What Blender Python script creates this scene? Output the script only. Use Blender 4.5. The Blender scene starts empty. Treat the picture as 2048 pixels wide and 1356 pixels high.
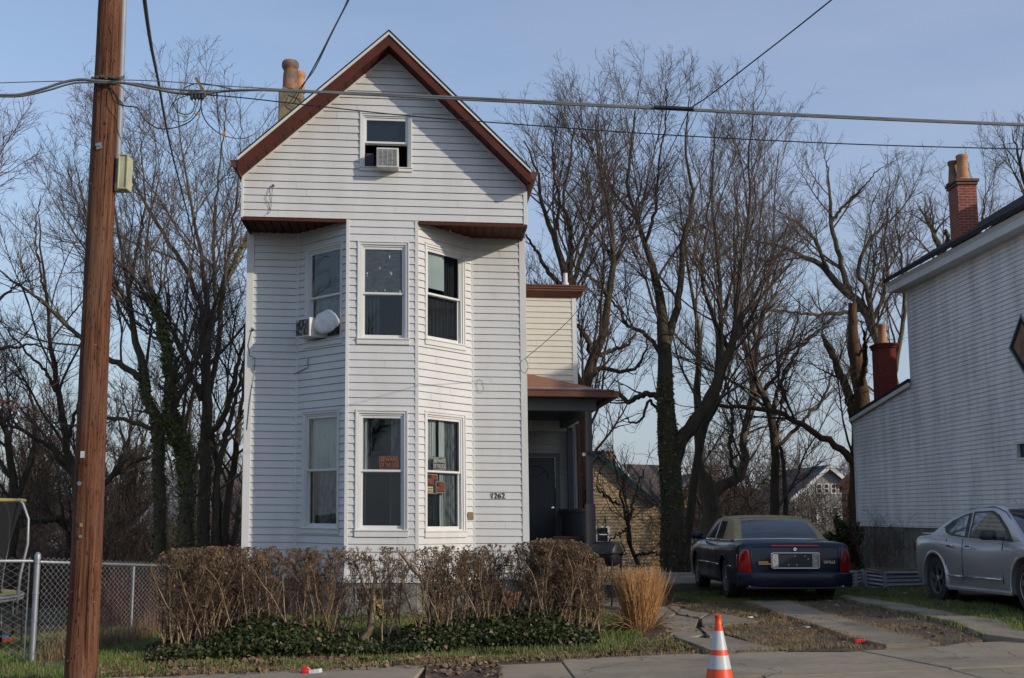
import bpy, bmesh, math, random
import numpy as np
from mathutils import Vector, Matrix
random.seed(7); RNG = np.random.default_rng(11)
scene = bpy.context.scene
COL = scene.collection
rad = math.radians
# ------------------------------------------------------------------ camera
F = 2400.0; EYE = 1.5
PITCH = math.atan(352.0 / F); CP, SP = math.cos(PITCH), math.sin(PITCH)
cam_data = bpy.data.cameras.new('camera'); cam = bpy.data.objects.new('camera', cam_data)
COL.objects.link(cam); scene.camera = cam
cam.location = (0, 0, EYE); cam.rotation_euler = (rad(90) + PITCH, 0, 0)
cam_data.sensor_width = 36; cam_data.lens = F / 2048 * 36
cam_data.clip_start = .1; cam_data.clip_end = 3000

def ray(px, py):
    u = (px - 1024) / F; v = (678 - py) / F
    return np.array([u, CP - v * SP, SP + v * CP])
def P(px, py, Y):
    d = ray(px, py); t = Y / d[1]
    return (d[0] * t, Y, EYE + d[2] * t)
def sm(a, b, x):
    t = min(1, max(0, (x - a) / (b - a))); return t * t * (3 - 2 * t)
def gz(X, Y):
    z = .035 * (min(8, max(-9, X)) - 1.7)
    z -= 2.6 * sm(24, 62, Y) + 5.0 * sm(60, 160, Y)
    z -= .25 * sm(-4, -10, X) * sm(14, 26, Y)
    if Y > 260: z += 24 * sm(260, 900, Y)
    return z
def PG(px, py):
    d = ray(px, py); Y = 15.0
    for _ in range(30):
        X = d[0] / d[1] * Y; z = gz(X, Y)
        t = (z - EYE) / d[2]; Y = .5 * Y + .5 * d[1] * t
    return (d[0] / d[1] * Y, Y, gz(d[0] / d[1] * Y, Y))

# ------------------------------------------------------------------ objects
def props(o, label=None, cat=None, group=None, kind=None):
    if label: o['label'] = label
    if cat: o['category'] = cat
    if group: o['group'] = group
    if kind: o['kind'] = kind
    return o
def thing(name, label, cat, loc=(0, 0, 0), group=None):
    o = bpy.data.objects.new(name, None); COL.objects.link(o)
    o.location = loc; o.empty_display_size = .2
    return props(o, label, cat, group)
def wloc(o):
    v = Vector((0, 0, 0))
    while o is not None:
        v += o.location; o = o.parent
    return v
def link(name, me, mat, parent=None):
    o = bpy.data.objects.new(name, me); COL.objects.link(o)
    if mat is not None:
        me.materials.append(mat)
    if parent is not None: o.parent = parent
    return o
class MB:
    def __init__(s, xf=None):
        s.v = []; s.f = []; s.xf = xf
    def add(s, vs, fs):
        n = len(s.v); s.v.extend(vs); s.f.extend([tuple(i + n for i in f) for f in fs])
    def poly(s, pts): s.add(list(pts), [tuple(range(len(pts)))])
    def box(s, x0, x1, y0, y1, z0, z1):
        if x0 > x1: x0, x1 = x1, x0
        if y0 > y1: y0, y1 = y1, y0
        if z0 > z1: z0, z1 = z1, z0
        s.add([(x0,y0,z0),(x1,y0,z0),(x1,y1,z0),(x0,y1,z0),(x0,y0,z1),(x1,y0,z1),(x1,y1,z1),(x0,y1,z1)],
              [(0,3,2,1),(4,5,6,7),(0,1,5,4),(1,2,6,5),(2,3,7,6),(3,0,4,7)])
    def obox(s, c, ax, ay, az):   # centre and three half-axis vectors
        c = Vector(c); ax = Vector(ax); ay = Vector(ay); az = Vector(az)
        vs = [tuple(c + i*ax + j*ay + k*az) for k in (-1,1) for (i,j) in ((-1,-1),(1,-1),(1,1),(-1,1))]
        s.add(vs, [(0,3,2,1),(4,5,6,7),(0,1,5,4),(1,2,6,5),(2,3,7,6),(3,0,4,7)])
    def bar(s, a, b, w, h=None, up=(0,0,1)):
        a = Vector(a); b = Vector(b); d = b - a; L = d.length; d.normalize(); h = h or w
        u = d.cross(Vector(up))
        if u.length < 1e-4: u = d.cross(Vector((1,0,0)))
        u.normalize(); n = u.cross(d)
        s.obox((a + b) / 2, d * L / 2, u * w / 2, n * h / 2)
    def tube(s, pts, r, m=6, cap=True):
        pts = [Vector(p) for p in pts]; n = len(pts)
        rs = r if hasattr(r, '__len__') else [r] * n
        vs = []; ref = Vector((.13, .21, 1)).normalized(); pu = None
        for i in range(n):
            t = (pts[min(i+1, n-1)] - pts[max(i-1, 0)]).normalized()
            if pu is None:
                u = t.cross(ref)
                if u.length < .1: u = t.cross(Vector((1,0,0)))
            else: u = pu - t * pu.dot(t)
            u.normalize(); pu = u; w = t.cross(u)
            for k in range(m):
                a = 2 * math.pi * k / m
                vs.append(tuple(pts[i] + (u * math.cos(a) + w * math.sin(a)) * rs[i]))
        fs = []
        for i in range(n - 1):
            for k in range(m):
                fs.append((i*m+k, i*m+(k+1)%m, (i+1)*m+(k+1)%m, (i+1)*m+k))
        if cap: fs += [tuple(reversed(range(m))), tuple((n-1)*m + k for k in range(m))]
        s.add(vs, fs)
    def lathe(s, prof, c=(0,0,0), axis='z', m=24, cap=True):
        vs = []; n = len(prof)
        for r, h in prof:
            for k in range(m):
                a = 2*math.pi*k/m; x, y = r*math.cos(a), r*math.sin(a)
                q = {'z': (x, y, h), 'y': (x, h, y), 'x': (h, x, y)}[axis]
                vs.append((c[0]+q[0], c[1]+q[1], c[2]+q[2]))
        fs = [(i*m+k, i*m+(k+1)%m, (i+1)*m+(k+1)%m, (i+1)*m+k) for i in range(n-1) for k in range(m)]
        if cap: fs += [tuple(range(m)), tuple((n-1)*m+k for k in range(m))]
        s.add(vs, fs)
    def prism(s, pts, a, b):     # outline in (x,z), extruded along y from a to b
        n = len(pts)
        s.add([(x, a, z) for x, z in pts] + [(x, b, z) for x, z in pts],
              [tuple(range(n)), tuple(reversed(range(n, 2*n)))] + [(i, i+n, (i+1)%n+n, (i+1)%n) for i in range(n)])
    def build(s, name, mat, parent=None, smooth=False, bevel=0, fix=True, angle=None):
        vs = [s.xf(p) for p in s.v] if s.xf else s.v
        base = wloc(parent) if parent is not None else Vector((0,0,0))
        own = Vector((0,0,0))
        if parent is None and vs:
            a = np.array(vs); own = Vector((float(a[:,0].mean()), float(a[:,1].mean()), float(a[:,2].min())))
        off = base + own
        vs = [(p[0]-off[0], p[1]-off[1], p[2]-off[2]) for p in vs]
        me = bpy.data.meshes.new(name); me.from_pydata(vs, [], s.f); me.update()
        if fix or bevel:
            bm = bmesh.new(); bm.from_mesh(me)
            if fix: bmesh.ops.recalc_face_normals(bm, faces=bm.faces)
            if bevel:
                es = [e for e in bm.edges if len(e.link_faces) == 2 and e.calc_face_angle(0) > .5]
                bmesh.ops.bevel(bm, geom=es, offset=bevel, segments=2, affect='EDGES', profile=.5, clamp_overlap=True)
            bm.to_mesh(me); bm.free()
        if smooth:
            me.polygons.foreach_set('use_smooth', [True]*len(me.polygons))
            if angle: me.set_sharp_from_angle(angle=rad(angle))
        o = link(name, me, mat, parent); o.location = own
        return o
def np_mesh(name, V, Q, mat, parent=None, smooth=False):
    """V (n,3) world, Q (m,k) faces"""
    me = bpy.data.meshes.new(name)
    base = wloc(parent) if parent is not None else Vector((0,0,0))
    V = V - np.array(base)
    V = np.ascontiguousarray(V, dtype=np.float32); Q = np.ascontiguousarray(Q, dtype=np.int32)
    me.vertices.add(len(V)); me.vertices.foreach_set('co', V.ravel())
    k = Q.shape[1]; me.loops.add(Q.size); me.loops.foreach_set('vertex_index', Q.ravel())
    me.polygons.add(len(Q)); me.polygons.foreach_set('loop_start', np.arange(0, Q.size, k, dtype=np.int32))
    if smooth: me.polygons.foreach_set('use_smooth', np.ones(len(Q), dtype=bool))
    me.update(calc_edges=True)
    return link(name, me, mat, parent)

# ------------------------------------------------------------------ materials
def nodes(name):
    m = bpy.data.materials.new(name); m.use_nodes = True
    nt = m.node_tree; b = nt.nodes['Principled BSDF']
    return m, nt, b
def ramp(nt, fac, stops):
    r = nt.nodes.new('ShaderNodeValToRGB'); el = r.color_ramp.elements
    while len(el) < len(stops): el.new(.5)
    for e, (p, c) in zip(el, stops): e.position = p; e.color = (*c, 1)
    nt.links.new(fac, r.inputs[0]); return r.outputs[0]
def noise(nt, scale, detail=4, stretch=(1,1,1), rough=.55, coord='Object'):
    tc = nt.nodes.new('ShaderNodeTexCoord'); mp = nt.nodes.new('ShaderNodeMapping')
    mp.inputs['Scale'].default_value = stretch
    nt.links.new(tc.outputs[coord], mp.inputs[0])
    n = nt.nodes.new('ShaderNodeTexNoise'); n.inputs['Scale'].default_value = scale
    n.inputs['Detail'].default_value = detail; n.inputs['Roughness'].default_value = rough
    nt.links.new(mp.outputs[0], n.inputs['Vector']); return n.outputs['Fac']
def bump(nt, b, fac, strength=.3, dist=.01):
    bp = nt.nodes.new('ShaderNodeBump'); bp.inputs['Strength'].default_value = strength
    bp.inputs['Distance'].default_value = dist
    nt.links.new(fac, bp.inputs['Height']); nt.links.new(bp.outputs[0], b.inputs['Normal'])
def mixc(nt, fac, a, b, mode='MIX'):
    m = nt.nodes.new('ShaderNodeMix'); m.data_type = 'RGBA'; m.blend_type = mode
    for i, x in ((0, fac), (6, a), (7, b)):
        if hasattr(x, 'is_linked') or hasattr(x, 'links'): nt.links.new(x, m.inputs[i])
        elif i == 0: m.inputs[0].default_value = x
        else: m.inputs[i].default_value = (*x, 1)
    return m.outputs[2]
def mk(name, c1, c2=None, scale=6, stretch=(1,1,1), rough=.7, metal=0, bstr=0, bdist=.01, bscale=None, lo=.35, hi=.65, spec=None, coat=0):
    m, nt, b = nodes(name)
    b.inputs['Roughness'].default_value = rough; b.inputs['Metallic'].default_value = metal
    if spec is not None: b.inputs['Specular IOR Level'].default_value = spec
    if coat: b.inputs['Coat Weight'].default_value = coat; b.inputs['Coat Roughness'].default_value = .06
    if c2 is None: c2 = tuple(x * .85 for x in c1)
    f = noise(nt, scale, 5, stretch)
    nt.links.new(ramp(nt, f, [(lo, c1), (hi, c2)]), b.inputs['Base Color'])
    if bstr: bump(nt, b, noise(nt, bscale or scale * 3, 4, stretch), bstr, bdist)
    return m
def brick_mat(name, c1, c2, mortar, bw=.2, bh=.067):
    m, nt, b = nodes(name)
    tc = nt.nodes.new('ShaderNodeTexCoord'); sx = nt.nodes.new('ShaderNodeSeparateXYZ'); nt.links.new(tc.outputs['Object'], sx.inputs[0])
    ad = nt.nodes.new('ShaderNodeMath'); nt.links.new(sx.outputs[0], ad.inputs[0]); nt.links.new(sx.outputs[1], ad.inputs[1])
    cx = nt.nodes.new('ShaderNodeCombineXYZ'); nt.links.new(ad.outputs[0], cx.inputs[0]); nt.links.new(sx.outputs[2], cx.inputs[1])
    br = nt.nodes.new('ShaderNodeTexBrick'); nt.links.new(cx.outputs[0], br.inputs['Vector'])
    br.inputs['Color1'].default_value = (*c1,1); br.inputs['Color2'].default_value = (*c2,1); br.inputs['Mortar'].default_value = (*mortar,1)
    br.inputs['Scale'].default_value = 1; br.inputs['Brick Width'].default_value = bw; br.inputs['Row Height'].default_value = bh; br.inputs['Mortar Size'].default_value = .007
    f = noise(nt, 5, 5)
    nt.links.new(mixc(nt, ramp(nt, f, [(.4,(0,0,0)),(.75,(.5,.5,.5))]), br.outputs['Color'], tuple(x*.45 for x in c1)), b.inputs['Base Color'])
    b.inputs['Roughness'].default_value = .85
    bump(nt, b, br.outputs['Fac'], -.5, .006)
    return m
def glass_mat(name, tint=(.80,.84,.84), refl=.02):
    m, nt, b = nodes(name); nt.nodes.remove(b); out = nt.nodes['Material Output']
    g = nt.nodes.new('ShaderNodeBsdfGlossy'); g.inputs['Roughness'].default_value = .01; g.inputs['Color'].default_value = (.9,.93,.95,1)
    t = nt.nodes.new('ShaderNodeBsdfTransparent'); t.inputs['Color'].default_value = (*tint,1)
    fr = nt.nodes.new('ShaderNodeFresnel'); fr.inputs['IOR'].default_value = 1.5
    a0 = nt.nodes.new('ShaderNodeMath'); a0.operation = 'ADD'; a0.inputs[1].default_value = refl; nt.links.new(fr.outputs[0], a0.inputs[0])
    ge = nt.nodes.new('ShaderNodeNewGeometry'); iv = nt.nodes.new('ShaderNodeMath'); iv.operation = 'SUBTRACT'; iv.inputs[0].default_value = 1; nt.links.new(ge.outputs['Backfacing'], iv.inputs[1])
    ad = nt.nodes.new('ShaderNodeMath'); ad.operation = 'MULTIPLY'; nt.links.new(a0.outputs[0], ad.inputs[0]); nt.links.new(iv.outputs[0], ad.inputs[1])
    # old panes are not quite flat
    bp = nt.nodes.new('ShaderNodeBump'); bp.inputs['Strength'].default_value = .12; bp.inputs['Distance'].default_value = .004
    nt.links.new(noise(nt, 2.2, 2), bp.inputs['Height']); nt.links.new(bp.outputs[0], g.inputs['Normal'])
    mx = nt.nodes.new('ShaderNodeMixShader'); nt.links.new(ad.outputs[0], mx.inputs[0]); nt.links.new(t.outputs[0], mx.inputs[1]); nt.links.new(g.outputs[0], mx.inputs[2])
    nt.links.new(mx.outputs[0], out.inputs['Surface']); return m
M = {}
def siding_mat(name, c, dirt, amt=.5):
    m, nt, b = nodes(name)
    f1 = noise(nt, 1.3, 6, (1.5,1.5,.35), .65); f2 = noise(nt, 14, 4, (1,1,3))
    col = mixc(nt, ramp(nt, f1, [(.42,(0,0,0)),(.8,(amt,)*3)]), c, dirt)
    col = mixc(nt, ramp(nt, f2, [(.35,(0,0,0)),(.75,(.12,)*3)]), col, (.35,.34,.32))
    nt.links.new(col, b.inputs['Base Color']); b.inputs['Roughness'].default_value = .5
    bump(nt, b, noise(nt, 60, 2, (.3,.3,3)), .08, .002)
    return m
M['siding'] = siding_mat('white_vinyl', (.66,.655,.64), (.42,.41,.38), .45)
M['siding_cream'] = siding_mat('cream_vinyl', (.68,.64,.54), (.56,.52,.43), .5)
M['siding_porch'] = siding_mat('shade_greyed_porch_siding', (.34,.335,.31), (.22,.215,.20), .6)  # porch shade put into the base colour; the second tone is dirt
M['siding_side'] = siding_mat('side_vinyl', (.88,.86,.83), (.46,.45,.42), .85)
M['siding_tan'] = siding_mat('tan_siding', (.50,.35,.18), (.36,.26,.14), .6)
M['siding_grey'] = siding_mat('grey_siding', (.27,.275,.255), (.2,.2,.19), .6)
M['siding_yellow'] = siding_mat('yellow_siding', (.60,.40,.10), (.45,.3,.1), .6)
M['trim'] = siding_mat('white_trim', (.70,.70,.68), (.45,.42,.36), .5)
M['brown'] = mk('brown_aluminium', (.105,.028,.017), (.075,.022,.014), 3, rough=.6, spec=.2)
M['brown_light'] = mk('brown_gutter', (.15,.062,.038), (.11,.045,.03), 3, rough=.5, spec=.3)
M['soffit'] = mk('brown_soffit', (.095,.024,.012), (.07,.02,.011), 3, rough=.65, spec=.15)
M['shingle'] = mk('dark_shingles', (.03,.029,.028), (.055,.052,.05), 12, bstr=.5, bdist=.01, rough=.95, spec=.1)
M['shingle_brown'] = mk('brown_shingles', (.085,.06,.045), (.05,.037,.03), 9, bstr=.5)
M['shingle_red'] = mk('orange_shingles', (.33,.14,.07), (.22,.10,.055), 10, (1,1,4), bstr=.4)
M['shingle_blue'] = mk('slate_shingles', (.04,.043,.05), (.06,.063,.07), 9, bstr=.4)
M['stone'] = mk('foundation_stone', (.20,.19,.165), (.11,.10,.09), 4, bstr=.8, bdist=.02)
M['parge'] = mk('parged_chimney', (.27,.205,.11), (.12,.10,.07), 5, bstr=.7, bdist=.02)
M['clay_dirty'] = mk('weathered_clay', (.33,.16,.08), (.11,.085,.065), 5, bstr=.2)
M['clay'] = mk('clay_pot', (.52,.25,.11), (.40,.20,.10), 8, rough=.75)
M['brick'] = brick_mat('red_brick', (.30,.062,.035), (.24,.05,.03), (.34,.25,.2))
M['brick_paint'] = brick_mat('red_painted_brick', (.27,.038,.022), (.20,.03,.02), (.15,.025,.016))
M['brick_cap'] = mk('dark_brick_cap', (.16,.07,.045), (.09,.05,.035), 9, bstr=.5)
M['glass'] = glass_mat('window_glass')
M['glass_clear'] = glass_mat('clear_window_glass', (.8,.82,.82), .02)
M['dark'] = mk('dark_interior', (.012,.012,.013), rough=.9)
M['curtain'] = mk('pale_curtain', (.74,.72,.68), (.55,.54,.52), 9, (6,6,.5), rough=.9)
M['curtain_cream'] = mk('cream_curtain', (.80,.74,.62), (.62,.58,.50), 9, (3,3,.5), rough=.9)
M['curtain_dark'] = mk('dark_drape', (.045,.04,.045), (.02,.02,.022), 7, (6,6,.5), rough=.9)
M['lace'] = mk('grey_lace', (.30,.30,.29), (.11,.11,.11), 11, (2,2,.5), rough=.9, lo=.42, hi=.6)
M['frost'] = mk('taped_glass_film', (.145,.14,.14), (.075,.075,.085), 7, (1.6,1.6,4), rough=.45, bstr=.5)
M['blind'] = mk('white_shade', (.74,.76,.76), (.58,.6,.6), 2, rough=.7)
M['white_plastic'] = mk('white_plastic', (.66,.66,.63), (.5,.5,.47), 8, rough=.45)
M['white_bag'] = mk('white_plastic_bag', (.74,.74,.74), (.6,.6,.61), 5, rough=.4, bstr=.5, bdist=.02)
M['grille'] = mk('grey_grille', (.10,.10,.10), (.22,.21,.20), 26, rough=.6, lo=.52, hi=.62)
M['grille_worn'] = mk('worn_grille', (.035,.03,.03), (.5,.5,.48), 16, rough=.7, lo=.5, hi=.6)
M['black'] = mk('black_paint', (.012,.012,.013), (.02,.02,.02), 6, rough=.4)
M['sign_black'] = mk('black_sign', (.014,.013,.013), rough=.5)
M['sign_orange'] = mk('orange_ink', (.40,.15,.085), rough=.6)
M['sign_red'] = mk('red_orange_ink', (.42,.075,.035), rough=.6)
M['sign_white'] = mk('white_ink', (.5,.52,.5), rough=.6)
M['sign_yellow'] = mk('yellow_panel', (.42,.38,.18), rough=.6)
M['slate_paint'] = mk('slate_blue_paint', (.052,.062,.078), (.04,.048,.06), 3, rough=.55)
M['grey_beam'] = mk('grey_beam_paint', (.12,.125,.13), (.09,.095,.1), 3, rough=.6)
M['door_paint'] = mk('dark_door', (.022,.026,.032), (.018,.02,.026), 3, rough=.4)
M['post_wood'] = mk('worn_post', (.045,.05,.058), (.075,.055,.05), 6, (1,1,.3), rough=.7, bstr=.3)
M['metal'] = mk('galvanised_steel', (.34,.36,.38), (.26,.28,.30), 9, rough=.5, metal=.6)
M['wire_metal'] = mk('chain_link_wire', (.40,.42,.43), (.3,.31,.32), 9, rough=.5, metal=.6)
M['chrome'] = mk('chrome', (.8,.8,.8), (.75,.75,.75), 3, rough=.12, metal=1)
M['gold'] = mk('gold_badge', (.55,.38,.12), (.5,.33,.1), 3, rough=.3, metal=.8)
M['flash'] = mk('grey_flashing', (.26,.27,.29), (.2,.21,.23), 5, rough=.5)
M['tin'] = mk('white_vent_pipe', (.72,.71,.68), (.5,.49,.46), 8, rough=.4)
M['cable'] = mk('grey_cable', (.18,.18,.17), (.12,.12,.12), 5, rough=.5)
M['cable_black'] = mk('black_cable', (.016,.017,.02), (.02,.02,.02), 5, rough=.5)
M['cable_green'] = mk('green_cable', (.01,.075,.075), (.01,.05,.05), 5, rough=.45)
M['conduit'] = mk('grey_conduit', (.30,.31,.33), (.24,.25,.27), 4, rough=.5)
M['box_cream'] = mk('pale_yellow_box', (.50,.49,.30), (.38,.37,.23), 6, rough=.5)
M['rust'] = mk('rusty_bolts', (.12,.09,.06), (.06,.055,.05), 20, rough=.7)
M['dirt'] = mk('dirt', (.125,.085,.05), (.06,.042,.027), 2.5, rough=.95, bstr=.8, bdist=.03, bscale=14)
M['lawn'] = mk('lawn_soil', (.055,.075,.018), (.085,.08,.035), 2.2, rough=.95, bstr=.6, bdist=.02, bscale=16)
M['asphalt'] = mk('asphalt', (.055,.055,.055), (.04,.04,.04), 30, rough=.9, bstr=.4)
M['cone_orange'] = mk('orange_plastic', (.86,.075,.012), (.8,.07,.012), 4, rough=.45)
M['cone_white'] = mk('reflective_collar', (.55,.56,.56), (.5,.51,.5), 60, rough=.35)
M['red_plastic'] = mk('red_plastic', (.75,.02,.015), (.7,.02,.015), 4, rough=.35)
M['grass'] = mk('grass_blades', (.095,.155,.02), (.17,.17,.05), 1.6, rough=.7)
M['grass_dry'] = mk('dry_grass', (.36,.235,.115), (.24,.15,.07), 3, rough=.8)
M['straw'] = mk('dead_grass', (.32,.215,.10), (.18,.125,.06), 2, rough=.85)
M['straw_pale'] = mk('fallen_leaves', (.30,.20,.11), (.085,.05,.03), 9, rough=.85)
M['orn'] = mk('tan_ornamental_grass', (.62,.34,.13), (.42,.22,.09), 5, rough=.75)
M['ivy'] = mk('ivy_leaves', (.016,.026,.007), (.06,.075,.02), 14, rough=.5, spec=.3)
M['ivy_young'] = mk('young_ivy', (.035,.055,.012), (.10,.115,.035), 9, rough=.55)
M['ivy_bright'] = mk('trunk_ivy_leaves', (.085,.11,.018), (.17,.185,.045), 6, rough=.55)
M['hedge'] = mk('hedge_twigs', (.25,.155,.088), (.10,.065,.04), 7, rough=.85)
M['hedge_dark'] = mk('hedge_stems', (.38,.27,.165), (.11,.072,.045), 9, rough=.85)
M['brush'] = mk('brush_twigs', (.17,.105,.07), (.10,.065,.047), .5, rough=.9)
M['redweed'] = mk('red_weeds', (.14,.04,.03), (.10,.06,.035), 2, rough=.9)
M['hill'] = mk('far_woods', (.10,.085,.085), (.07,.065,.07), .08, rough=1)
M['pot'] = mk('terracotta', (.2,.09,.05), rough=.8)
M['toy_blue'] = mk('blue_toy', (.03,.2,.45), rough=.4)
M['net'] = mk('black_netting', (.012,.012,.013), rough=.9)
M['yellow'] = mk('yellow_foam', (.34,.29,.10), (.27,.23,.08), 4, rough=.6)
M['wood_plank'] = mk('old_plank', (.23,.15,.09), (.16,.11,.07), 6, rough=.85)
M['box_red'] = mk('red_brown_paint', (.13,.06,.05), (.1,.05,.045), 4, rough=.7)
M['mud'] = mk('weathered_concrete', (.27,.25,.21), (.12,.115,.085), 2.2, (2.2,2.2,.5), rough=.95, bstr=.4)
M['rubber'] = mk('tyre_rubber', (.018,.018,.018), (.028,.026,.024), 8, rough=.8)
M['alloy'] = mk('alloy_rim', (.36,.37,.38), (.26,.26,.26), 9, rough=.35, metal=.8)
M['red_lens'] = mk('red_lens', (.22,.003,.005), (.15,.003,.004), 3, rough=.12, coat=1)
M['clear_lens'] = mk('clear_lens', (.5,.5,.5), (.2,.2,.2), 40, rough=.1, coat=1)
M['vinyl_top'] = mk('olive_vinyl_top', (.37,.30,.165), (.27,.22,.125), 7, rough=.65, bstr=.15)
M['car_plastic'] = mk('black_trim', (.016,.016,.018), rough=.45)
def bark(name, c1, c2, moss, mossamt, s=6):
    m, nt, b = nodes(name)
    f = noise(nt, s, 6, (1,1,.25), .7); g = noise(nt, 1.1, 4)
    col = ramp(nt, f, [(.3,c1),(.7,c2)])
    col = mixc(nt, ramp(nt, g, [(.5,(0,0,0)),(.72,(mossamt,)*3)]), col, moss)
    nt.links.new(col, b.inputs['Base Color']); b.inputs['Roughness'].default_value = .95
    b.inputs['Specular IOR Level'].default_value = .15
    bump(nt, b, noise(nt, s*4, 5, (1,1,.3)), .7, .02); return m
M['bark'] = bark('grey_brown_bark', (.165,.13,.09), (.06,.047,.034), (.10,.095,.035), .5)
M['bark2'] = bark('dark_bark', (.115,.087,.06), (.042,.033,.025), (.085,.075,.025), .6)
M['bark_red'] = bark('reddish_bark', (.15,.085,.05), (.07,.045,.03), (.09,.08,.03), .3)
M['twig'] = mk('fine_twigs', (.165,.122,.095), (.10,.078,.064), 1.2, rough=.9, spec=.1)
M['twig_dark'] = mk('dark_twigs', (.115,.085,.068), (.072,.056,.046), 1.2, rough=.9, spec=.1)
M['twig_red'] = mk('reddish_twigs', (.18,.085,.07), (.11,.06,.05), 1.2, rough=.9, spec=.1)
# utility pole timber
def pole_mat():
    m, nt, b = nodes('treated_pole_timber')
    f = noise(nt, 9, 8, (5.5,5.5,.14), .75); g = noise(nt, 26, 2, (2.4,2.4,.62), .35); h = noise(nt, 2.6, 5, (2,2,.5))
    col = ramp(nt, f, [(.34,(.018,.009,.006)),(.46,(.11,.042,.022)),(.58,(.19,.08,.042)),(.72,(.30,.16,.10))])
    col = mixc(nt, ramp(nt, g, [(.64,(0,0,0)),(.68,(.95,.95,.95))]), col, (.03,.014,.009))
    col = mixc(nt, ramp(nt, h, [(.45,(0,0,0)),(.8,(.35,.35,.35))]), col, (.26,.17,.12))
    ck = noise(nt, 9, 3, (6,6,.035), .5)
    col = mixc(nt, ramp(nt, ck, [(.655,(0,0,0)),(.675,(.95,.95,.95))]), col, (.012,.007,.005))
    wz = noise(nt, 1.4, 4, (1.5,1.5,.6)); col = mixc(nt, ramp(nt, wz, [(.52,(0,0,0)),(.75,(.5,.5,.5))]), col, (.13,.085,.06))
    nt.links.new(col, b.inputs['Base Color']); b.inputs['Roughness'].default_value = .88; b.inputs['Specular IOR Level'].default_value = .2
    bump(nt, b, f, 1.0, .02); return m
M['pole'] = pole_mat()
def conc(name, c1, c2, dark):
    m, nt, b = nodes(name)
    f = noise(nt, 1.6, 7, rough=.7); g = noise(nt, 90, 3); h = noise(nt, 5, 5)
    col = ramp(nt, f, [(.3,c1),(.72,c2)])
    col = mixc(nt, ramp(nt, g, [(.4,(0,0,0)),(.75,(.3,.3,.3))]), col, dark)
    col = mixc(nt, ramp(nt, h, [(.58,(0,0,0)),(.75,(.4,.4,.4))]), col, dark)
    nt.links.new(col, b.inputs['Base Color']); b.inputs['Roughness'].default_value = .92
    # hairline cracks and darker stains
    tc = nt.nodes.new('ShaderNodeTexCoord'); vd = nt.nodes.new('ShaderNodeTexVoronoi'); vd.feature = 'DISTANCE_TO_EDGE'; vd.inputs['Scale'].default_value = .55
    nz = nt.nodes.new('ShaderNodeTexNoise'); nz.inputs['Scale'].default_value = 3; nz.inputs['Detail'].default_value = 5; nt.links.new(tc.outputs['Object'], nz.inputs['Vector'])
    va = nt.nodes.new('ShaderNodeVectorMath'); va.operation = 'MULTIPLY_ADD'; nt.links.new(nz.outputs['Color'], va.inputs[0]); va.inputs[1].default_value = (.6,.6,.6); nt.links.new(tc.outputs['Object'], va.inputs[2]); nt.links.new(va.outputs[0], vd.inputs['Vector'])
    col = mixc(nt, ramp(nt, vd.outputs['Distance'], [(.0,(.75,.75,.75)),(.012,(0,0,0))]), col, tuple(x*.4 for x in dark))
    col = mixc(nt, ramp(nt, noise(nt, .7, 6, rough=.75), [(.5,(0,0,0)),(.68,(.55,.55,.55))]), col, tuple(x*.8 for x in dark))
    nt.links.new(col, b.inputs['Base Color'])
    bump(nt, b, g, .35, .004); return m
M['concrete'] = conc('sidewalk_concrete', (.375,.30,.205), (.265,.21,.145), (.13,.11,.08))
M['concrete2'] = conc('driveway_concrete', (.35,.285,.20), (.18,.145,.10), (.07,.06,.045))
def ground_mat():
    m, nt, b = nodes('ground_litter')
    f = noise(nt, .35, 6, rough=.7); g = noise(nt, 3.0, 6, rough=.75); h = noise(nt, 26, 4, rough=.7)
    col = ramp(nt, f, [(.35,(.045,.058,.018)),(.5,(.07,.06,.03)),(.62,(.10,.072,.045))])
    col = mixc(nt, ramp(nt, g, [(.42,(0,0,0)),(.66,(.8,.8,.8))]), col, (.12,.085,.055))
    col = mixc(nt, ramp(nt, h, [(.5,(0,0,0)),(.68,(.7,.7,.7))]), col, (.035,.028,.02))
    nt.links.new(col, b.inputs['Base Color']); b.inputs['Roughness'].default_value = 1
    b.inputs['Specular IOR Level'].default_value = .1
    bump(nt, b, g, .6, .05); return m
M['ground'] = ground_mat()

# ------------------------------------------------------------------ numpy branches
def tubes(PT, R, m):
    """PT (B,n,3), R (B,n) -> verts, quads"""
    B, n, _ = PT.shape
    T = np.empty_like(PT); T[:, 1:-1] = PT[:, 2:] - PT[:, :-2]; T[:, 0] = PT[:, 1] - PT[:, 0]; T[:, -1] = PT[:, -1] - PT[:, -2]
    T /= np.linalg.norm(T, axis=2, keepdims=True) + 1e-9
    ref = np.zeros((B, 1, 3)); D = PT[:, -1] - PT[:, 0]
    k = np.argmin(np.abs(D), axis=1); ref[np.arange(B), 0, k] = 1
    U = np.cross(T, np.broadcast_to(ref, T.shape)); U /= np.linalg.norm(U, axis=2, keepdims=True) + 1e-9
    W = np.cross(T, U)
    a = np.arange(m) * 2 * np.pi / m
    V = PT[:, :, None, :] + R[:, :, None, None] * (U[:, :, None, :] * np.cos(a)[None, None, :, None] + W[:, :, None, :] * np.sin(a)[None, None, :, None])
    idx = np.arange(B * n * m).reshape(B, n, m)
    nx = np.roll(idx, -1, axis=2)
    Q = np.stack([idx[:, :-1], nx[:, :-1], nx[:, 1:], idx[:, 1:]], axis=-1).reshape(-1, 4)
    return V.reshape(-1, 3), Q
def merge(parts):
    vs, qs, n = [], [], 0
    for v, q in parts:
        vs.append(v); qs.append(q + n); n += len(v)
    return np.concatenate(vs), np.concatenate(qs)
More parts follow.
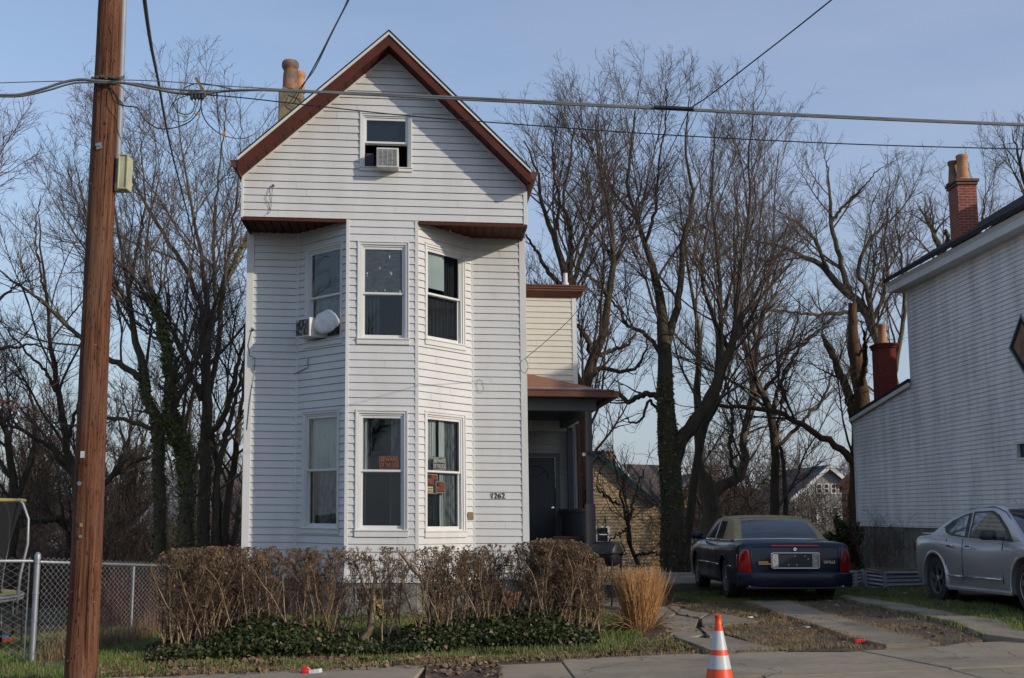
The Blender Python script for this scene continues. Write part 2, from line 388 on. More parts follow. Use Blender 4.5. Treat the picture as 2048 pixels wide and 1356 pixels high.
def walk(p0, d0, L, r0, r1, n, jit, trop, rng):
    B = len(p0); PT = np.empty((B, n, 3)); PT[:, 0] = p0; d = d0.copy(); st = (L / (n - 1))[:, None]
    for i in range(1, n):
        d = d + rng.normal(0, jit, (B, 3)); d[:, 2] += trop
        d /= np.linalg.norm(d, axis=1, keepdims=True); PT[:, i] = PT[:, i - 1] + d * st
    t = np.linspace(0, 1, n)[None, :]
    return PT, r0[:, None] * (1 - t) + r1[:, None] * t
def children(PT, R, K, tmin, tmax, ang, rng, lfac, rfac, tropd=.15, lmin=.3, wl=None):
    B, n, _ = PT.shape
    Ls = np.linalg.norm(np.diff(PT, axis=1), axis=2).sum(1)
    w = Ls / Ls.sum() if wl is None else wl / wl.sum()
    b = rng.choice(B, K, p=w); t = tmin + (tmax - tmin) * rng.random(K) ** .8
    s = t * (n - 1); i = np.minimum(s.astype(int), n - 2); fr = (s - i)[:, None]
    p = PT[b, i] * (1 - fr) + PT[b, i + 1] * fr
    r = R[b, i] * (1 - fr[:, 0]) + R[b, i + 1] * fr[:, 0]
    T = PT[b, i + 1] - PT[b, i]; T /= np.linalg.norm(T, axis=1, keepdims=True) + 1e-9
    q = rng.normal(size=(K, 3)); q -= T * (q * T).sum(1, keepdims=True); q /= np.linalg.norm(q, axis=1, keepdims=True) + 1e-9
    a = np.radians(rng.normal(ang, 9, K))[:, None]
    d = T * np.cos(a) + q * np.sin(a); d[:, 2] += tropd; d /= np.linalg.norm(d, axis=1, keepdims=True)
    L = Ls[b] * lfac * (1.15 - .75 * t) * rng.uniform(.6, 1.3, K); L = np.maximum(L, lmin)
    return p, d, L, r * rfac
def smooth_limb(pts, n, rng, wob=.03):
    """pts list of (x,y,z,r); Catmull-Rom resample"""
    A = np.array(pts, float)
    if len(A) < 2: return None
    E = np.vstack([2*A[0]-A[1], A, 2*A[-1]-A[-2]])
    u = np.linspace(0, len(A)-1-1e-6, n); i = u.astype(int); f = (u-i)[:, None]
    p0, p1, p2, p3 = E[i], E[i+1], E[i+2], E[i+3]
    C = .5*((2*p1)+(-p0+p2)*f+(2*p0-5*p1+4*p2-p3)*f**2+(-p0+3*p1-3*p2+p3)*f**3)
    C[1:, :3] += rng.normal(0, wob, (n-1, 3)); C[:, 3] = np.maximum(C[:, 3], .006)
    return C
# ================================================================== ground
def terrain():
    xs = np.concatenate([np.linspace(-700, -40, 24), np.linspace(-38, 38, 153), np.linspace(42, 700, 24)])
    ys = np.concatenate([np.linspace(-60, 4, 9), np.linspace(5, 60, 120), np.linspace(64, 1100, 46)])
    V = np.empty((len(ys), len(xs), 3))
    for j, y in enumerate(ys):
        for i, x in enumerate(xs):
            b = 0
            if y > 17.5 and y < 60: b = .03 * math.sin(x*1.7+y*.6) * math.sin(y*1.3-x*.4)
            if y > 300: b = 5*math.sin(x*.011+1)+3*math.sin(x*.037+y*.004)
            V[j, i] = (x, y, gz(x, y) + b - (.05 if 8 < y < 17.5 else 0))
    n, m = len(ys), len(xs); idx = np.arange(n*m).reshape(n, m)
    Q = np.stack([idx[:-1, :-1], idx[:-1, 1:], idx[1:, 1:], idx[1:, :-1]], -1).reshape(-1, 4)
    me = np_mesh('ground', V.reshape(-1, 3), Q, M['ground'], smooth=True); props(me, kind='structure')
    return me
terrain()
def sheet(name, pxs, mat, dz=.006, kind='structure', th=0.0, sub=1):
    """flat piece lying on the ground, its corners measured on the ground"""
    pts = [PG(*p) for p in pxs]; g = MB(); n = len(pts)
    top = [(x, y, z + dz) for x, y, z in pts]
    g.add(top + [(x, y, z - .12) for x, y, z in pts], [tuple(range(n)), tuple(reversed(range(n, 2*n)))] + [(i, i+n, (i+1)%n+n, (i+1)%n) for i in range(n)])
    o = g.build(name, mat, bevel=.006 if th else 0); props(o, kind=kind); return o
# pavement slabs (far edge measured), each a slab of its own inside one sheet set
def far_edge(px): return 1340 - (px - 600) * .0408
g = MB(); gk = MB(); ga_ = MB()
joints = [-900, -520, -140, 290, 378, 543, 855, 998, 1120, 1400, 1693, 2048, 2420, 2900]
for k, (a, b) in enumerate(zip(joints[:-1], joints[1:])):
    A = PG(a, far_edge(a)); B = PG(b, far_edge(b)); ga = .008
    ja = .24*np.clip((a-1000)/600, -.2, 1); jb = .24*np.clip((b-1000)/600, -.2, 1); L = 1.88
    A = (A[0]+ga, A[1]); B = (B[0]-ga, B[1]); C = (B[0]+jb*L, B[1]-L); E = (A[0]+ja*L, A[1]-L)
    t = .012 * ((k*7) % 3 - 1) * .5
    def blk(m_, Q, dz):
        q = [(p[0], p[1], gz(p[0], min(p[1], 23)) + dz) for p in Q]
        m_.add(q + [(x, y, z-.15) for x, y, z in q], [(0,1,2,3),(7,6,5,4),(0,4,5,1),(1,5,6,2),(2,6,7,3),(3,7,4,0)])
    if a != 855: blk(g, (A, B, C, E), t)    # one slab has crumbled away
    C2 = (C[0]+.0, C[1]-.015); E2 = (E[0], E[1]-.015); C3 = (C[0]+jb*.5, C[1]-1.3); E3 = (E[0]+ja*.5, E[1]-1.3)
    blk(gk, (E2, C2, C3, E3), -.012)
o = g.build('pavement', M['concrete'], bevel=.008); props(o, kind='structure')
o = gk.build('kerb', M['concrete'], bevel=.008); props(o, kind='structure')
g = MB(); g.add([(-80, -5, -.60), (80, -5, -.05), (80, 12.5, -.02), (-80, 9.5, -.62)], [(0,1,2,3)])
# road lies under the camera, below the kerb
o = g.build('road', M['asphalt'], fix=False); props(o, kind='structure')
# driveway strips
def strip(pl, pr, name='driveway_strip', dz=.042, mat='concrete2'):
    g = MB(); n = len(pl)
    L = [PG(*p) for p in pl]; R = [PG(*p) for p in pr]
    V = [(x, y, z+dz) for x, y, z in L] + [(x, y, z+dz) for x, y, z in R] + [(x, y, z-.1) for x, y, z in L] + [(x, y, z-.1) for x, y, z in R]
    Fc = []
    for i in range(n-1):
        Fc += [(i, i+1, n+i+1, n+i), (i, 2*n+i, 2*n+i+1, i+1), (n+i+1, 3*n+i+1, 3*n+i, n+i)]
    Fc += [(0, n, 3*n, 2*n), (n-1, 3*n-1, 4*n-1, 2*n-1)]
    g.add(V, Fc); o = g.build(name, M[mat], bevel=.008); props(o, kind='structure')
strip([(1492, 1206), (1560, 1232), (1640, 1258), (1700, 1280), (1772, 1297)], [(1577, 1206), (1660, 1232), (1740, 1256), (1810, 1276), (1880, 1293)])
strip([(1675, 1198), (1780, 1222), (1850, 1237), (1907, 1249), (1966, 1275), (2048, 1286), (2200, 1280)], [(1692, 1194), (1830, 1216), (1930, 1236), (1997, 1245), (2048, 1270), (2100, 1275), (2250, 1268)])
# bare dirt between the strips, cracked slabs of the old walk
sheet('dirt', [(1440, 1262), (1470, 1250), (1585, 1247), (1640, 1262), (1772, 1299), (1690, 1303), (1580, 1303), (1520, 1290)], M['dirt'], .004)
sheet('dirt', [(1590, 1205), (1672, 1201), (1780, 1228), (1905, 1255), (1965, 1280), (1890, 1292), (1800, 1270), (1700, 1238)], M['dirt'], .004)
slabs = [[(1252, 1222), (1330, 1214), (1352, 1228), (1330, 1240), (1262, 1238)], [(1335, 1213), (1395, 1210), (1432, 1224), (1400, 1236), (1357, 1229)],
    [(1300, 1243), (1352, 1231), (1398, 1239), (1392, 1254), (1330, 1257)], [(1402, 1239), (1436, 1228), (1520, 1246), (1462, 1250), (1404, 1256)],
    [(1345, 1261), (1395, 1257), (1410, 1270), (1372, 1276), (1338, 1270)], [(1400, 1258), (1430, 1260), (1448, 1272), (1420, 1278), (1412, 1270)],
    [(1345, 1277), (1418, 1281), (1452, 1275), (1510, 1291), (1560, 1302), (1420, 1306), (1400, 1297)], [(1196, 1200), (1290, 1196), (1318, 1205), (1240, 1218), (1190, 1214)],
    [(1600, 1262), (1640, 1266), (1690, 1280), (1660, 1284), (1620, 1274)]]
g = MB()
for k, s in enumerate(slabs):
    pts = [PG(*p) for p in s]; c = np.mean(pts, axis=0); n = len(pts)
    pts = [tuple(np.array(p)*.975 + c*.025) for p in pts]; t = .006 + .007*((k*5) % 4)
    g.add([(x, y, z+t+.01*math.sin(k+x)) for x, y, z in pts] + [(x, y, z-.1) for x, y, z in pts], [tuple(range(n)), tuple(reversed(range(n, 2*n)))] + [(i, i+n, (i+1)%n+n, (i+1)%n) for i in range(n)])
o = g.build('cracked_path', M['concrete2'], bevel=.008); props(o, kind='structure')
g = MB(); A = P(1100, 1165, 25.5); g.box(2.6, 4.6, 25.3, 30, gz(3.5,26)-.3, P(1350, 1166, 25.3)[2]); o = g.build('parking_slab', M['concrete2'], bevel=.02); props(o, kind='structure')
sheet('dirt', [(1215, 1218), (1250, 1240), (1330, 1262), (1400, 1300), (1200, 1322), (1000, 1330), (860, 1344), (1000, 1312), (1180, 1290), (1190, 1230)], M['dirt'], .003)
sheet('lawn', [(640, 1246), (900, 1246), (1195, 1232), (1250, 1250), (1290, 1278), (1180, 1300), (700, 1310), (560, 1290)], M['lawn'], .007)
sheet('lawn', [(196, 1262), (330, 1258), (350, 1300), (250, 1338), (200, 1352), (0, 1356), (0, 1300), (100, 1290)], M['lawn'], .007)

sheet('dirt', [(852, far_edge(852)-1), (1000, far_edge(1000)-1), (1004, 1366), (850, 1366)], M['dirt'], -.008)
# ------------------------------------------------------------------ scattered small stuff
def in_poly(P2, poly):
    poly = np.array(poly); x, y = P2[:, 0], P2[:, 1]; ins = np.zeros(len(P2), bool); j = len(poly)-1
    for i in range(len(poly)):
        xi, yi = poly[i]; xj, yj = poly[j]
        ins ^= ((yi > y) != (yj > y)) & (x < (xj-xi)*(y-yi)/(yj-yi+1e-12)+xi); j = i
    return ins
def scatter(pxs, n, rng, frac=1.0):
    poly = np.array([PG(*p)[:2] for p in pxs]); lo, hi = poly.min(0), poly.max(0)
    Q = lo + (hi-lo)*rng.random((int(n*3), 2)); Q = Q[in_poly(Q, poly)][:n]
    return np.column_stack([Q, [gz(x, y) for x, y in Q]])
def blades(name, pts, h, w, lean, mat, label, rng, hv=.5, clump=True, parent=None, curve=.3, seg=2):
    B = len(pts)
    H = h * (1 - hv*rng.random(B)); a = rng.random(B)*6.283; l = lean*rng.random(B)
    d = np.column_stack([np.cos(a)*np.sin(l), np.sin(a)*np.sin(l), np.cos(l)])
    s = np.column_stack([-np.sin(a+rng.normal(0,.6,B)), np.cos(a), np.zeros(B)]) * (w*.5)
    rows = []; p = pts.copy(); dd = d.copy()
    for i in range(seg+1):
        f = 1 - i/seg*.85
        rows += [p - s*f, p + s*f]
        dd[:, 2] -= curve*rng.random(B)*l; dd /= np.linalg.norm(dd, axis=1, keepdims=True)
        p = p + dd*(H/seg)[:, None]
    V = np.stack(rows, 1).reshape(-1, 3); k = 2*(seg+1); b = (np.arange(B)*k)[:, None, None]
    Q = (b + np.array([[2*i, 2*i+1, 2*i+3, 2*i+2] for i in range(seg)])[None]).reshape(-1, 4)
    o = np_mesh(name, V, Q, mat, parent)
    if parent is None: props(o, label, 'grass', kind='stuff')
    return o
def leaves(name, C, size, mat, label, rng, up=.6, parent=None, cat='leaves', kind='stuff', aspect=.75):
    B = len(C); n = rng.normal(size=(B, 3)); n[:, 2] = np.abs(n[:, 2]) + up*3; n /= np.linalg.norm(n, axis=1, keepdims=True)
    t = np.cross(n, rng.normal(size=(B, 3))); t /= np.linalg.norm(t, axis=1, keepdims=True); b = np.cross(n, t)
    s = (size*(.45+1.15*rng.random(B)**1.4))[:, None]
    V = np.stack([C - t*s*.5, C - b*s*.5*aspect + n*s*.12, C + t*s*.1 + n*s*.02, C + b*s*.5*aspect + n*s*.12, C + t*s*.62 - n*s*.1], 1)
    # kite: tail, side, centre, side, tip
    V = V.reshape(-1, 3); k = (np.arange(B)*5)[:, None, None]
    Q = (k + np.array([[0, 1, 2, 3], [1, 4, 3, 2]])[None]).reshape(-1, 4)
    o = np_mesh(name, V, Q, mat, parent)
    if parent is None: props(o, label, cat, kind=kind)
    elif kind: props(o, kind=kind)
    return o
def clumped(pts, rng, s=2.0, thr=0.0):
    v = np.sin(pts[:,0]*s+1.3)*np.sin(pts[:,1]*s*1.3+.4)+np.sin(pts[:,0]*s*2.7+pts[:,1]*s*1.9)*.6+rng.normal(0,.5,len(pts))
    return pts[v > thr]
r = np.random.default_rng(3)
yard = [(560, 1236), (900, 1232), (1195, 1222), (1240, 1236), (1290, 1275), (1180, 1302), (700, 1310), (520, 1290)]
blades('lawn_grass', scatter(yard, 48000, r), .08, .010, .8, M['grass'], 'short green lawn grass in the yard behind and beside the hedge', r)
left = [(190, 1262), (350, 1250), (350, 1300), (260, 1340), (200, 1356), (-60, 1356), (-60, 1290), (100, 1270)]
blades('verge_grass', clumped(scatter(left, 20000, r), r, 2.2, -.3), .085, .010, .9, M['grass'], 'patchy green grass around the foot of the utility pole', r)
verge = [(330, 1300), (700, 1315), (1180, 1298), (1330, 1270), (1395, 1302), (1180, 1316), (850, 1332), (500, 1345), (100, 1362), (180, 1320)]
pv = scatter(verge, 26000, r)
blades('verge_grass', clumped(pv, r, 2.6, .1), .06, .009, 1.0, M['grass'], 'low green weeds between the ivy and the pavement edge', r)
blades('dead_verge_grass', clumped(scatter(verge, 16000, r), r, 1.9, -.1), .055, .007, 1.35, M['straw'], 'flattened straw coloured dead grass along the pavement edge', r)
drv = [(1330, 1205), (1480, 1200), (1560, 1232), (1640, 1262), (1770, 1298), (1580, 1302), (1500, 1290), (1440, 1262), (1470, 1248), (1400, 1225)]
blades('driveway_dead_grass', clumped(scatter(drv, 22000, r), r, 2.5, -.2), .05, .007, 1.35, M['straw'], 'dry brown grass growing over the broken driveway slabs', r)
drv2 = [(1580, 1205), (1672, 1201), (1905, 1252), (1965, 1280), (1890, 1290), (1700, 1238)]
blades('driveway_dead_grass', clumped(scatter(drv2, 9000, r), r, 2.1, .3), .045, .007, 1.35, M['straw'], 'sparse dry grass in the dirt between the two concrete strips', r)
drv3 = [(1330, 1190), (1480, 1180), (1690, 1180), (1860, 1172), (2048, 1225), (2048, 1262), (1800, 1212), (1690, 1192), (1560, 1204), (1400, 1206)]
blades('parking_grass', clumped(scatter(drv3, 30000, r), r, 1.7, -.2), .07, .010, .9, M['grass'], 'shaded green grass under and around the parked cars', r)
blades('garden_grass', clumped(scatter([(-80, 1190), (330, 1190), (340, 1250), (180, 1290), (-80, 1330)], 24000, r), r, 1.4, .1), .08, .011, 1.0, M['straw'], 'worn yellow-brown grass in the fenced garden', r)
# grass creeping over the slab edges
def edge_tufts(pxs, n, mat, label, h=.07, w=.05):
    pts = [np.array(PG(*p)) for p in pxs]; out = []
    for a, b in zip(pts[:-1], pts[1:]):
        m_ = int(n*np.linalg.norm(b-a)); t = r.random((m_, 1)); q = a+(b-a)*t; q[:, :2] += r.normal(0, w, (m_, 2)); out.append(q)
    q = clumped(np.concatenate(out), r, 3.1, -.2); q[:, 2] += .01; blades('edge_grass', q, h, .008, 1.0, mat, label, r)
edge_tufts([(1492, 1206), (1560, 1232), (1640, 1258), (1700, 1280), (1772, 1297)], 520, M['straw'], 'dry grass creeping over the left edge of the first driveway strip')
edge_tufts([(1577, 1206), (1660, 1232), (1740, 1256), (1810, 1276), (1880, 1293)], 480, M['straw'], 'dry grass creeping over the right edge of the first driveway strip')
edge_tufts([(1675, 1198), (1780, 1222), (1850, 1237), (1907, 1249), (1966, 1275)], 480, M['grass'], 'grass creeping over the left edge of the second driveway strip')
edge_tufts([(1692, 1194), (1830, 1216), (1930, 1236), (1997, 1245), (2048, 1270)], 520, M['grass'], 'grass creeping over the right edge of the second driveway strip', .09)
edge_tufts([(400, far_edge(400)), (700, far_edge(700)), (1000, far_edge(1000)), (1400, far_edge(1400)), (1700, far_edge(1700))], 420, M['straw'], 'dry grass and weeds spilling over the far edge of the pavement', .06, .07)
L = scatter([(852, 1330), (1000, 1324), (1004, 1356), (850, 1356)], 160, r); L[:, 2] += .01; leaves('fallen_leaves', L, .06, M['straw_pale'], 'dead leaves in the gap of the missing pavement slab', r)
# tall tufts under the fence
fp = []
for k in range(2600):
    t = r.random()*7.6; fp.append((-5.62+.105*t+r.normal(0,.09), 14.95+t+r.normal(0,.12)))
fp = np.array([(x, y, gz(x, y)) for x, y in fp])
blades('fence_tufts', fp, .42, .008, .7, M['straw_pale'], 'tall pale dry grass tufts along the foot of the chain link fence', r, hv=.75, seg=4, curve=.5)
# fallen leaves
allp = [(-60, 1290), (330, 1250), (560, 1240), (1190, 1230), (1330, 1200), (1480, 1195), (1700, 1205), (2048, 1240), (2048, 1270), (1400, 1302), (1100, 1318), (100, 1360), (-60, 1360)]
L = scatter(allp, 1700, r); L[:, 2] += .012
leaves('fallen_leaves', L, .055, M['straw_pale'], 'scattered brown fallen leaves on the ground', r)
L = scatter([(300, 1306), (900, 1318), (1395, 1296), (1395, 1306), (900, 1336), (100, 1362)], 1300, r); L[:, 2] += .015
leaves('fallen_leaves', L, .06, M['straw_pale'], 'drift of curled dead leaves along the near pavement edge', r, up=.2)
L = scatter([(1200, 1310), (1330, 1280), (1390, 1300), (1180, 1316), (1000, 1328)], 900, r); L[:, 2] += .01
leaves('bark_mulch', L, .05, M['bark_red'], 'dark reddish mulch beside the end of the hedge', r, up=.3)

# ------------------------------------------------------------------ hedge and ivy
def hedge():
    rng = np.random.default_rng(5)
    hd = thing('hedge', 'leafless brown clipped hedge along the front of the yard', 'hedge', (-1.4, 15.7, -.1))
    def top(x):   # height of the clipped top, by pixel column at this distance
        px = 1024 + x/15.4*F
        a = np.interp(px, [345, 365, 470, 490, 700, 860, 1020, 1080, 1130, 1170, 1200], [1108, 1097, 1093, 1096, 1095, 1095, 1090, 1079, 1078, 1088, 1118])
        return EYE - (a-1030)/F*15.4*1.0
    xs = []
    for (p0, p1, n) in ((352, 480, 80), (480, 640, 50), (640, 706, 18), (706, 850, 13), (850, 960, 46), (960, 1060, 30), (1060, 1195, 78)):
        xs.append(rng.uniform(p0, p1, int(n*1.12)))
    px = np.concatenate(xs); Y = 15.55 + rng.uniform(-.42, .40, len(px)); X = (px-1024)/F*15.6
    p0 = np.column_stack([X, Y, [gz(x, y)-.03 for x, y in zip(X, Y)]])
    B = len(px); L = top(X) - p0[:, 2] - .02; d = np.column_stack([rng.normal(0, .08, B), rng.normal(0, .10, B), np.ones(B)])
    PT, R = walk(p0, d/np.linalg.norm(d, axis=1, keepdims=True), L, rng.uniform(.007, .015, B), np.full(B, .003), 10, .15, .08, rng)
    PT[:, :, 0] = np.clip(PT[:, :, 0], (348-1024)/F*15.6, (1190-1024)/F*15.6); tp = top(PT[:, :, 0]) + rng.normal(0, .012, PT.shape[:2]); PT[:, :, 2] = np.minimum(PT[:, :, 2], tp)
    v1 = tubes(PT, R, 5)
    # a few old thick crooked stems
    olds = []
    for pts in ([(706+10, 1290, 14), (742, 1260, 13), (745, 1205, 11), (748, 1160, 9), (742, 1120, 5)], [(745, 1200, 8), (770, 1165, 6), (800, 1125, 4)], [(742, 1200, 7), (720, 1150, 5), (706, 1110, 3)],
                [(800, 1105, 6), (835, 1150, 8), (875, 1200, 10), (885, 1240, 10)], [(1010, 1290, 7), (1020, 1240, 6), (1000, 1170, 5)], [(392, 1300, 8), (402, 1240, 7), (405, 1160, 5)], [(430, 1280, 7), (440, 1230, 6), (450, 1160, 5)], [(925, 1270, 7), (930, 1210, 6), (945, 1150, 4)],
                [(1180, 1290, 7), (1190, 1220, 6), (1196, 1160, 5)], [(1165, 1280, 6), (1175, 1200, 5), (1160, 1130, 4)]):
        q = [(*P(a, b, 15.35), w/F*15.4/2) for a, b, w in pts]; C = smooth_limb(q, 10, rng, .008); olds.append(tubes(C[None, :, :3], C[None, :, 3], 6))
    v, q = merge([v1] + olds); np_mesh('stem', v, q, M['hedge_dark'], hd, True)
    p, d, L, rr = children(PT, R, 4800, .15, 1, 62, rng, .28, .6, .1, .10)
    L = np.minimum(L, .34); P1, R1 = walk(p, d, L, np.maximum(rr, .003), np.full(len(L), .0018), 6, .28, .12, rng)
    zt = top(P1[:, :, 0]); P1[:, :, 2] = np.where(P1[:, :, 2] > zt, zt - rng.random(P1.shape[:2])*.02, P1[:, :, 2]); P1[:, :, 1] = np.clip(P1[:, :, 1], 15.0, 16.12); lim = (lambda A: np.clip(A[:, :, 0], (338-1024)/F*15.6, (1196-1024)/F*15.9)); P1[:, :, 0] = lim(P1)
    hgt = P1[:, -1, 2] - p0[:, 2].mean(); w = np.clip(hgt, .1, 1.2)**2.2
    p, d, L, rr = children(P1, R1, 36000, .1, 1, 50, rng, .5, .7, .4, .045, wl=w)
    L = np.minimum(L, .11); P2, R2 = walk(p, d, L, np.full(len(L), .0028), np.full(len(L), .0016), 4, .35, .1, rng)
    zt = top(P2[:, :, 0]) + .012; P2[:, :, 2] = np.where(P2[:, :, 2] > zt, zt, P2[:, :, 2]); P2[:, :, 0] = np.minimum(P2[:, :, 0], (1200-1024)/F*15.9+rng.random(P2.shape[:2])*.03)
    # clipped tips make a dense shell at the top
    v, q = merge([tubes(P1, R1, 3), tubes(P2, R2, 3)]); np_mesh('twigs', v, q, M['hedge'], hd)
    C = P2[rng.choice(len(P2), 9000), 3]; C = C[rng.random(len(C)) < np.clip((C[:, 2]-.2)/.9, .05, 1)]
    leaves('dry_leaves', C, .028, M['hedge'], None, rng, up=0, parent=hd, kind='stuff')
    C = P2[rng.choice(len(P2), 600), 3]; leaves('green_leaves', C, .035, M['ivy_bright'], None, rng, up=0, parent=hd, kind='stuff')
hedge()
def ivybed():
    rng = np.random.default_rng(9); n = 52000
    px = rng.uniform(312, 1195, n); v = rng.random(n)
    hgt = np.interp(px, [315, 350, 450, 520, 620, 700, 720, 780, 850, 900, 1040, 1100, 1180, 1195], [.03, .12, .18, .34, .34, .28, .08, .06, .26, .22, .30, .34, .20, .05])
    hgt = hgt * (1.05 + .35*np.sin(px*.013+1.5) + .10*np.sin(px*.07+1) + .12*np.sin(px*.023+2) + .12*rng.normal(size=n))
    Yb = rng.uniform(14.35, 16.1, n); X = (px-1024)/F*Yb
    prof = np.sqrt(np.clip(1-((Yb-15.4)/1.25)**2, 0.02, 1))
    z = np.array([gz(x, y) for x, y in zip(X, Yb)]) + hgt*.82*prof**1.5*(v**.8) + np.abs(rng.normal(0, .025, n))
    C = np.column_stack([X, Yb, z])
    q = np.sin(C[:, 0]*5.1+C[:, 2]*7)*np.sin(C[:, 0]*2.3+C[:, 1]*4+1)+rng.normal(0, .5, n)
    leaves('ivy_bed', C[q > -.55], .047, M['ivy'], 'dark green ivy growing over the foot of the hedge', rng, up=.0, cat='ivy')
    k = rng.choice(n, 4200); leaves('ivy_bed', C[k]+[0, -.02, .012], .04, M['ivy_young'], 'lighter young ivy leaves scattered through the dark ivy bed', rng, up=.1, cat='ivy')
    k = rng.choice(n, 1500); leaves('caught_leaves', C[k]+[0, -.02, .015], .045, M['straw_pale'], 'dead brown leaves caught in the ivy bed', rng, up=.1)
ivybed()
def ornamental():
    rng = np.random.default_rng(21); c = PG(1280, 1262)
    t = thing('ornamental_grass', 'clump of tall tan dried ornamental grass beside the path', 'grass clump', c)
    n = 1500; a = rng.random(n)*6.283; rr = .19*np.sqrt(rng.random(n)); pts = np.column_stack([c[0]+rr*np.cos(a), c[1]+rr*np.sin(a), np.full(n, c[2])])
    H = rng.uniform(.45, .86, n); l = np.abs(rng.normal(.11, .09, n)); d = np.column_stack([np.cos(a)*np.sin(l), np.sin(a)*np.sin(l), np.cos(l)])
    PT, R = walk(pts, d, H, np.full(n, .0035), np.full(n, .0015), 7, .07, -.02, rng)
    m = 110; a = rng.random(m)*6.283; l = rng.uniform(.35, .8, m); p2 = np.column_stack([c[0]+.18*np.cos(a), c[1]+.18*np.sin(a), np.full(m, c[2])])
    P2, R2 = walk(p2, np.column_stack([np.cos(a)*np.sin(l), np.sin(a)*np.sin(l), np.cos(l)]), rng.uniform(.3, .62, m), np.full(m, .004), np.full(m, .002), 9, .1, -.17, rng)
    v, q = tubes(PT, R, 3); np_mesh('upright_blades', v, q, M['orn'], t); v, q = tubes(P2, R2, 3); np_mesh('drooping_blades', v, q, M['grass_dry'], t)
ornamental()

# ================================================================== trees
DENS = (.55, .55, .46, .50)
def tree(label, limbs, Y, seed, K=(60, 700, 4000), barkm='bark', twigm='twig', ivy=None, ang=42, lf=(.46, .45, .40), tmin=.16, group=None, name='bare_tree', up=.16, top_r=.012, cap=None, depthwob=1.2, trunk_n=26):
    rng = np.random.default_rng(seed); base = P(*limbs[0][0][:2], Y); base = (base[0], Y, gz(base[0], Y))
    t = thing(name, label, 'tree', base, group)
    trs = []; PTs = []; Rs = []; N = trunk_n
    for li, lim in enumerate(limbs):
        n = len(lim); dy = rng.uniform(-1, 1)*depthwob if li else 0
        pts = []
        for k, p in enumerate(lim):
            px, py, w = p[:3]; y = Y + dy*(k/(n-1))*2 + (p[3] if len(p) > 3 else 0)
            q = P(px, py, y); pts.append((*q, w*(1-.28*(k/(n-1))*(py < 700))/F*y/2))
        if li == 0 and pts[0][2] > base[2]: pts.insert(0, (base[0] + (pts[0][0]-base[0]), Y, base[2]-.2, pts[0][3]*1.15))
        C = smooth_limb(pts, N, rng, .022); PTs.append(C[:, :3]); Rs.append(C[:, 3])
    K = [int(k*DENS[min(i, 3)]) for i, k in enumerate(K)]; PT = np.stack(PTs); R = np.stack(Rs)
    v, q = tubes(PT, R, 8); np_mesh('trunk', v, q, M[barkm], t, True)
    Lall = np.linalg.norm(np.diff(PT, axis=1), axis=2).sum(1)
    crown = []
    w = Lall.copy(); w[0] *= .6 if len(limbs) > 2 else 1
    p, d, L, r0 = children(PT, R, K[0], tmin, 1, ang, rng, lf[0], .5, up, .5, wl=w)
    ztop = PT[:, :, 2].max(); rem = ztop+.7-p[:, 2]; L = np.minimum(np.minimum(L*1.25, 4.6), np.maximum(.5, rem*1.0+.4)); P1, R1 = walk(p, d, L, np.clip(r0*.9, .008, .045), np.full(len(L), .0045), 14, .085, .045, rng); crown.append(tubes(P1, R1, 5))
    # limb tips continue as leaders
    tipd = PT[:, -1]-PT[:, -3]; tipd /= np.linalg.norm(tipd, axis=1, keepdims=True)
    nb = max(3, K[0]//12); b = rng.integers(0, len(PT), nb); dd = tipd[b] + rng.normal(0, .3, (nb, 3)); dd /= np.linalg.norm(dd, axis=1, keepdims=True)
    P1b, R1b = walk(PT[b, -1], dd, rng.uniform(.4, 1.3, nb), np.clip(R[b, -1], .01, .05)*.8, np.full(nb, .0045), 14, .12, .04, rng); crown.append(tubes(P1b, R1b, 5))
    P1 = np.concatenate([P1, P1b]); R1 = np.concatenate([R1, R1b])
    p, d, L, r0 = children(P1, R1, K[1], .22, 1, ang, rng, lf[1], .6, up*.8, .3); P2, R2 = walk(p, d, L, np.clip(r0, .005, .016), np.full(len(L), .0034), 9, .11, .035, rng); crown.append(tubes(P2, R2, 4))
    p, d, L, r0 = children(P2, R2, K[2], .1, 1, ang, rng, lf[2], .65, up*.6, .2); L = np.minimum(L, 1.0); P3, R3 = walk(p, d, L, np.clip(r0, .0036, .006), np.full(len(L), .0025), 5, .17, .03, rng); crown.append(tubes(P3, R3, 3))
    if len(K) > 3:
        p, d, L, r0 = children(P3, R3, K[3], .1, 1, ang, rng, .55, .7, .05, .12); L = np.minimum(L, .45); P4, R4 = walk(p, d, L, np.full(len(L), .0026), np.full(len(L), .0018), 4, .2, .02, rng); crown.append(tubes(P4, R4, 3))
    v, q = merge(crown); np_mesh('crown', v, q, M[twigm], t)
    if ivy:
        for (li, t0, t1, n, rad_) in ivy:
            i = rng.uniform(t0, t1, n)*(N-1); k = np.minimum(i.astype(int), N-2); f = (i-k)[:, None]
            c = PT[li, k]*(1-f)+PT[li, k+1]*f; rr = R[li, k]
            u = rng.normal(size=(n, 3)); u[:, 2] *= .5; u /= np.linalg.norm(u, axis=1, keepdims=True)
            lump = .6+.8*np.abs(np.sin(i*1.7+u[:, 0]*3)); c = c + u*(rr*.9 + .7*rad_*lump*rng.random(n)**1.8)[:, None]
            leaves('ivy', c, .075, M['ivy_bright'], None, rng, up=0, parent=t, kind='stuff')
    return t
S = 1
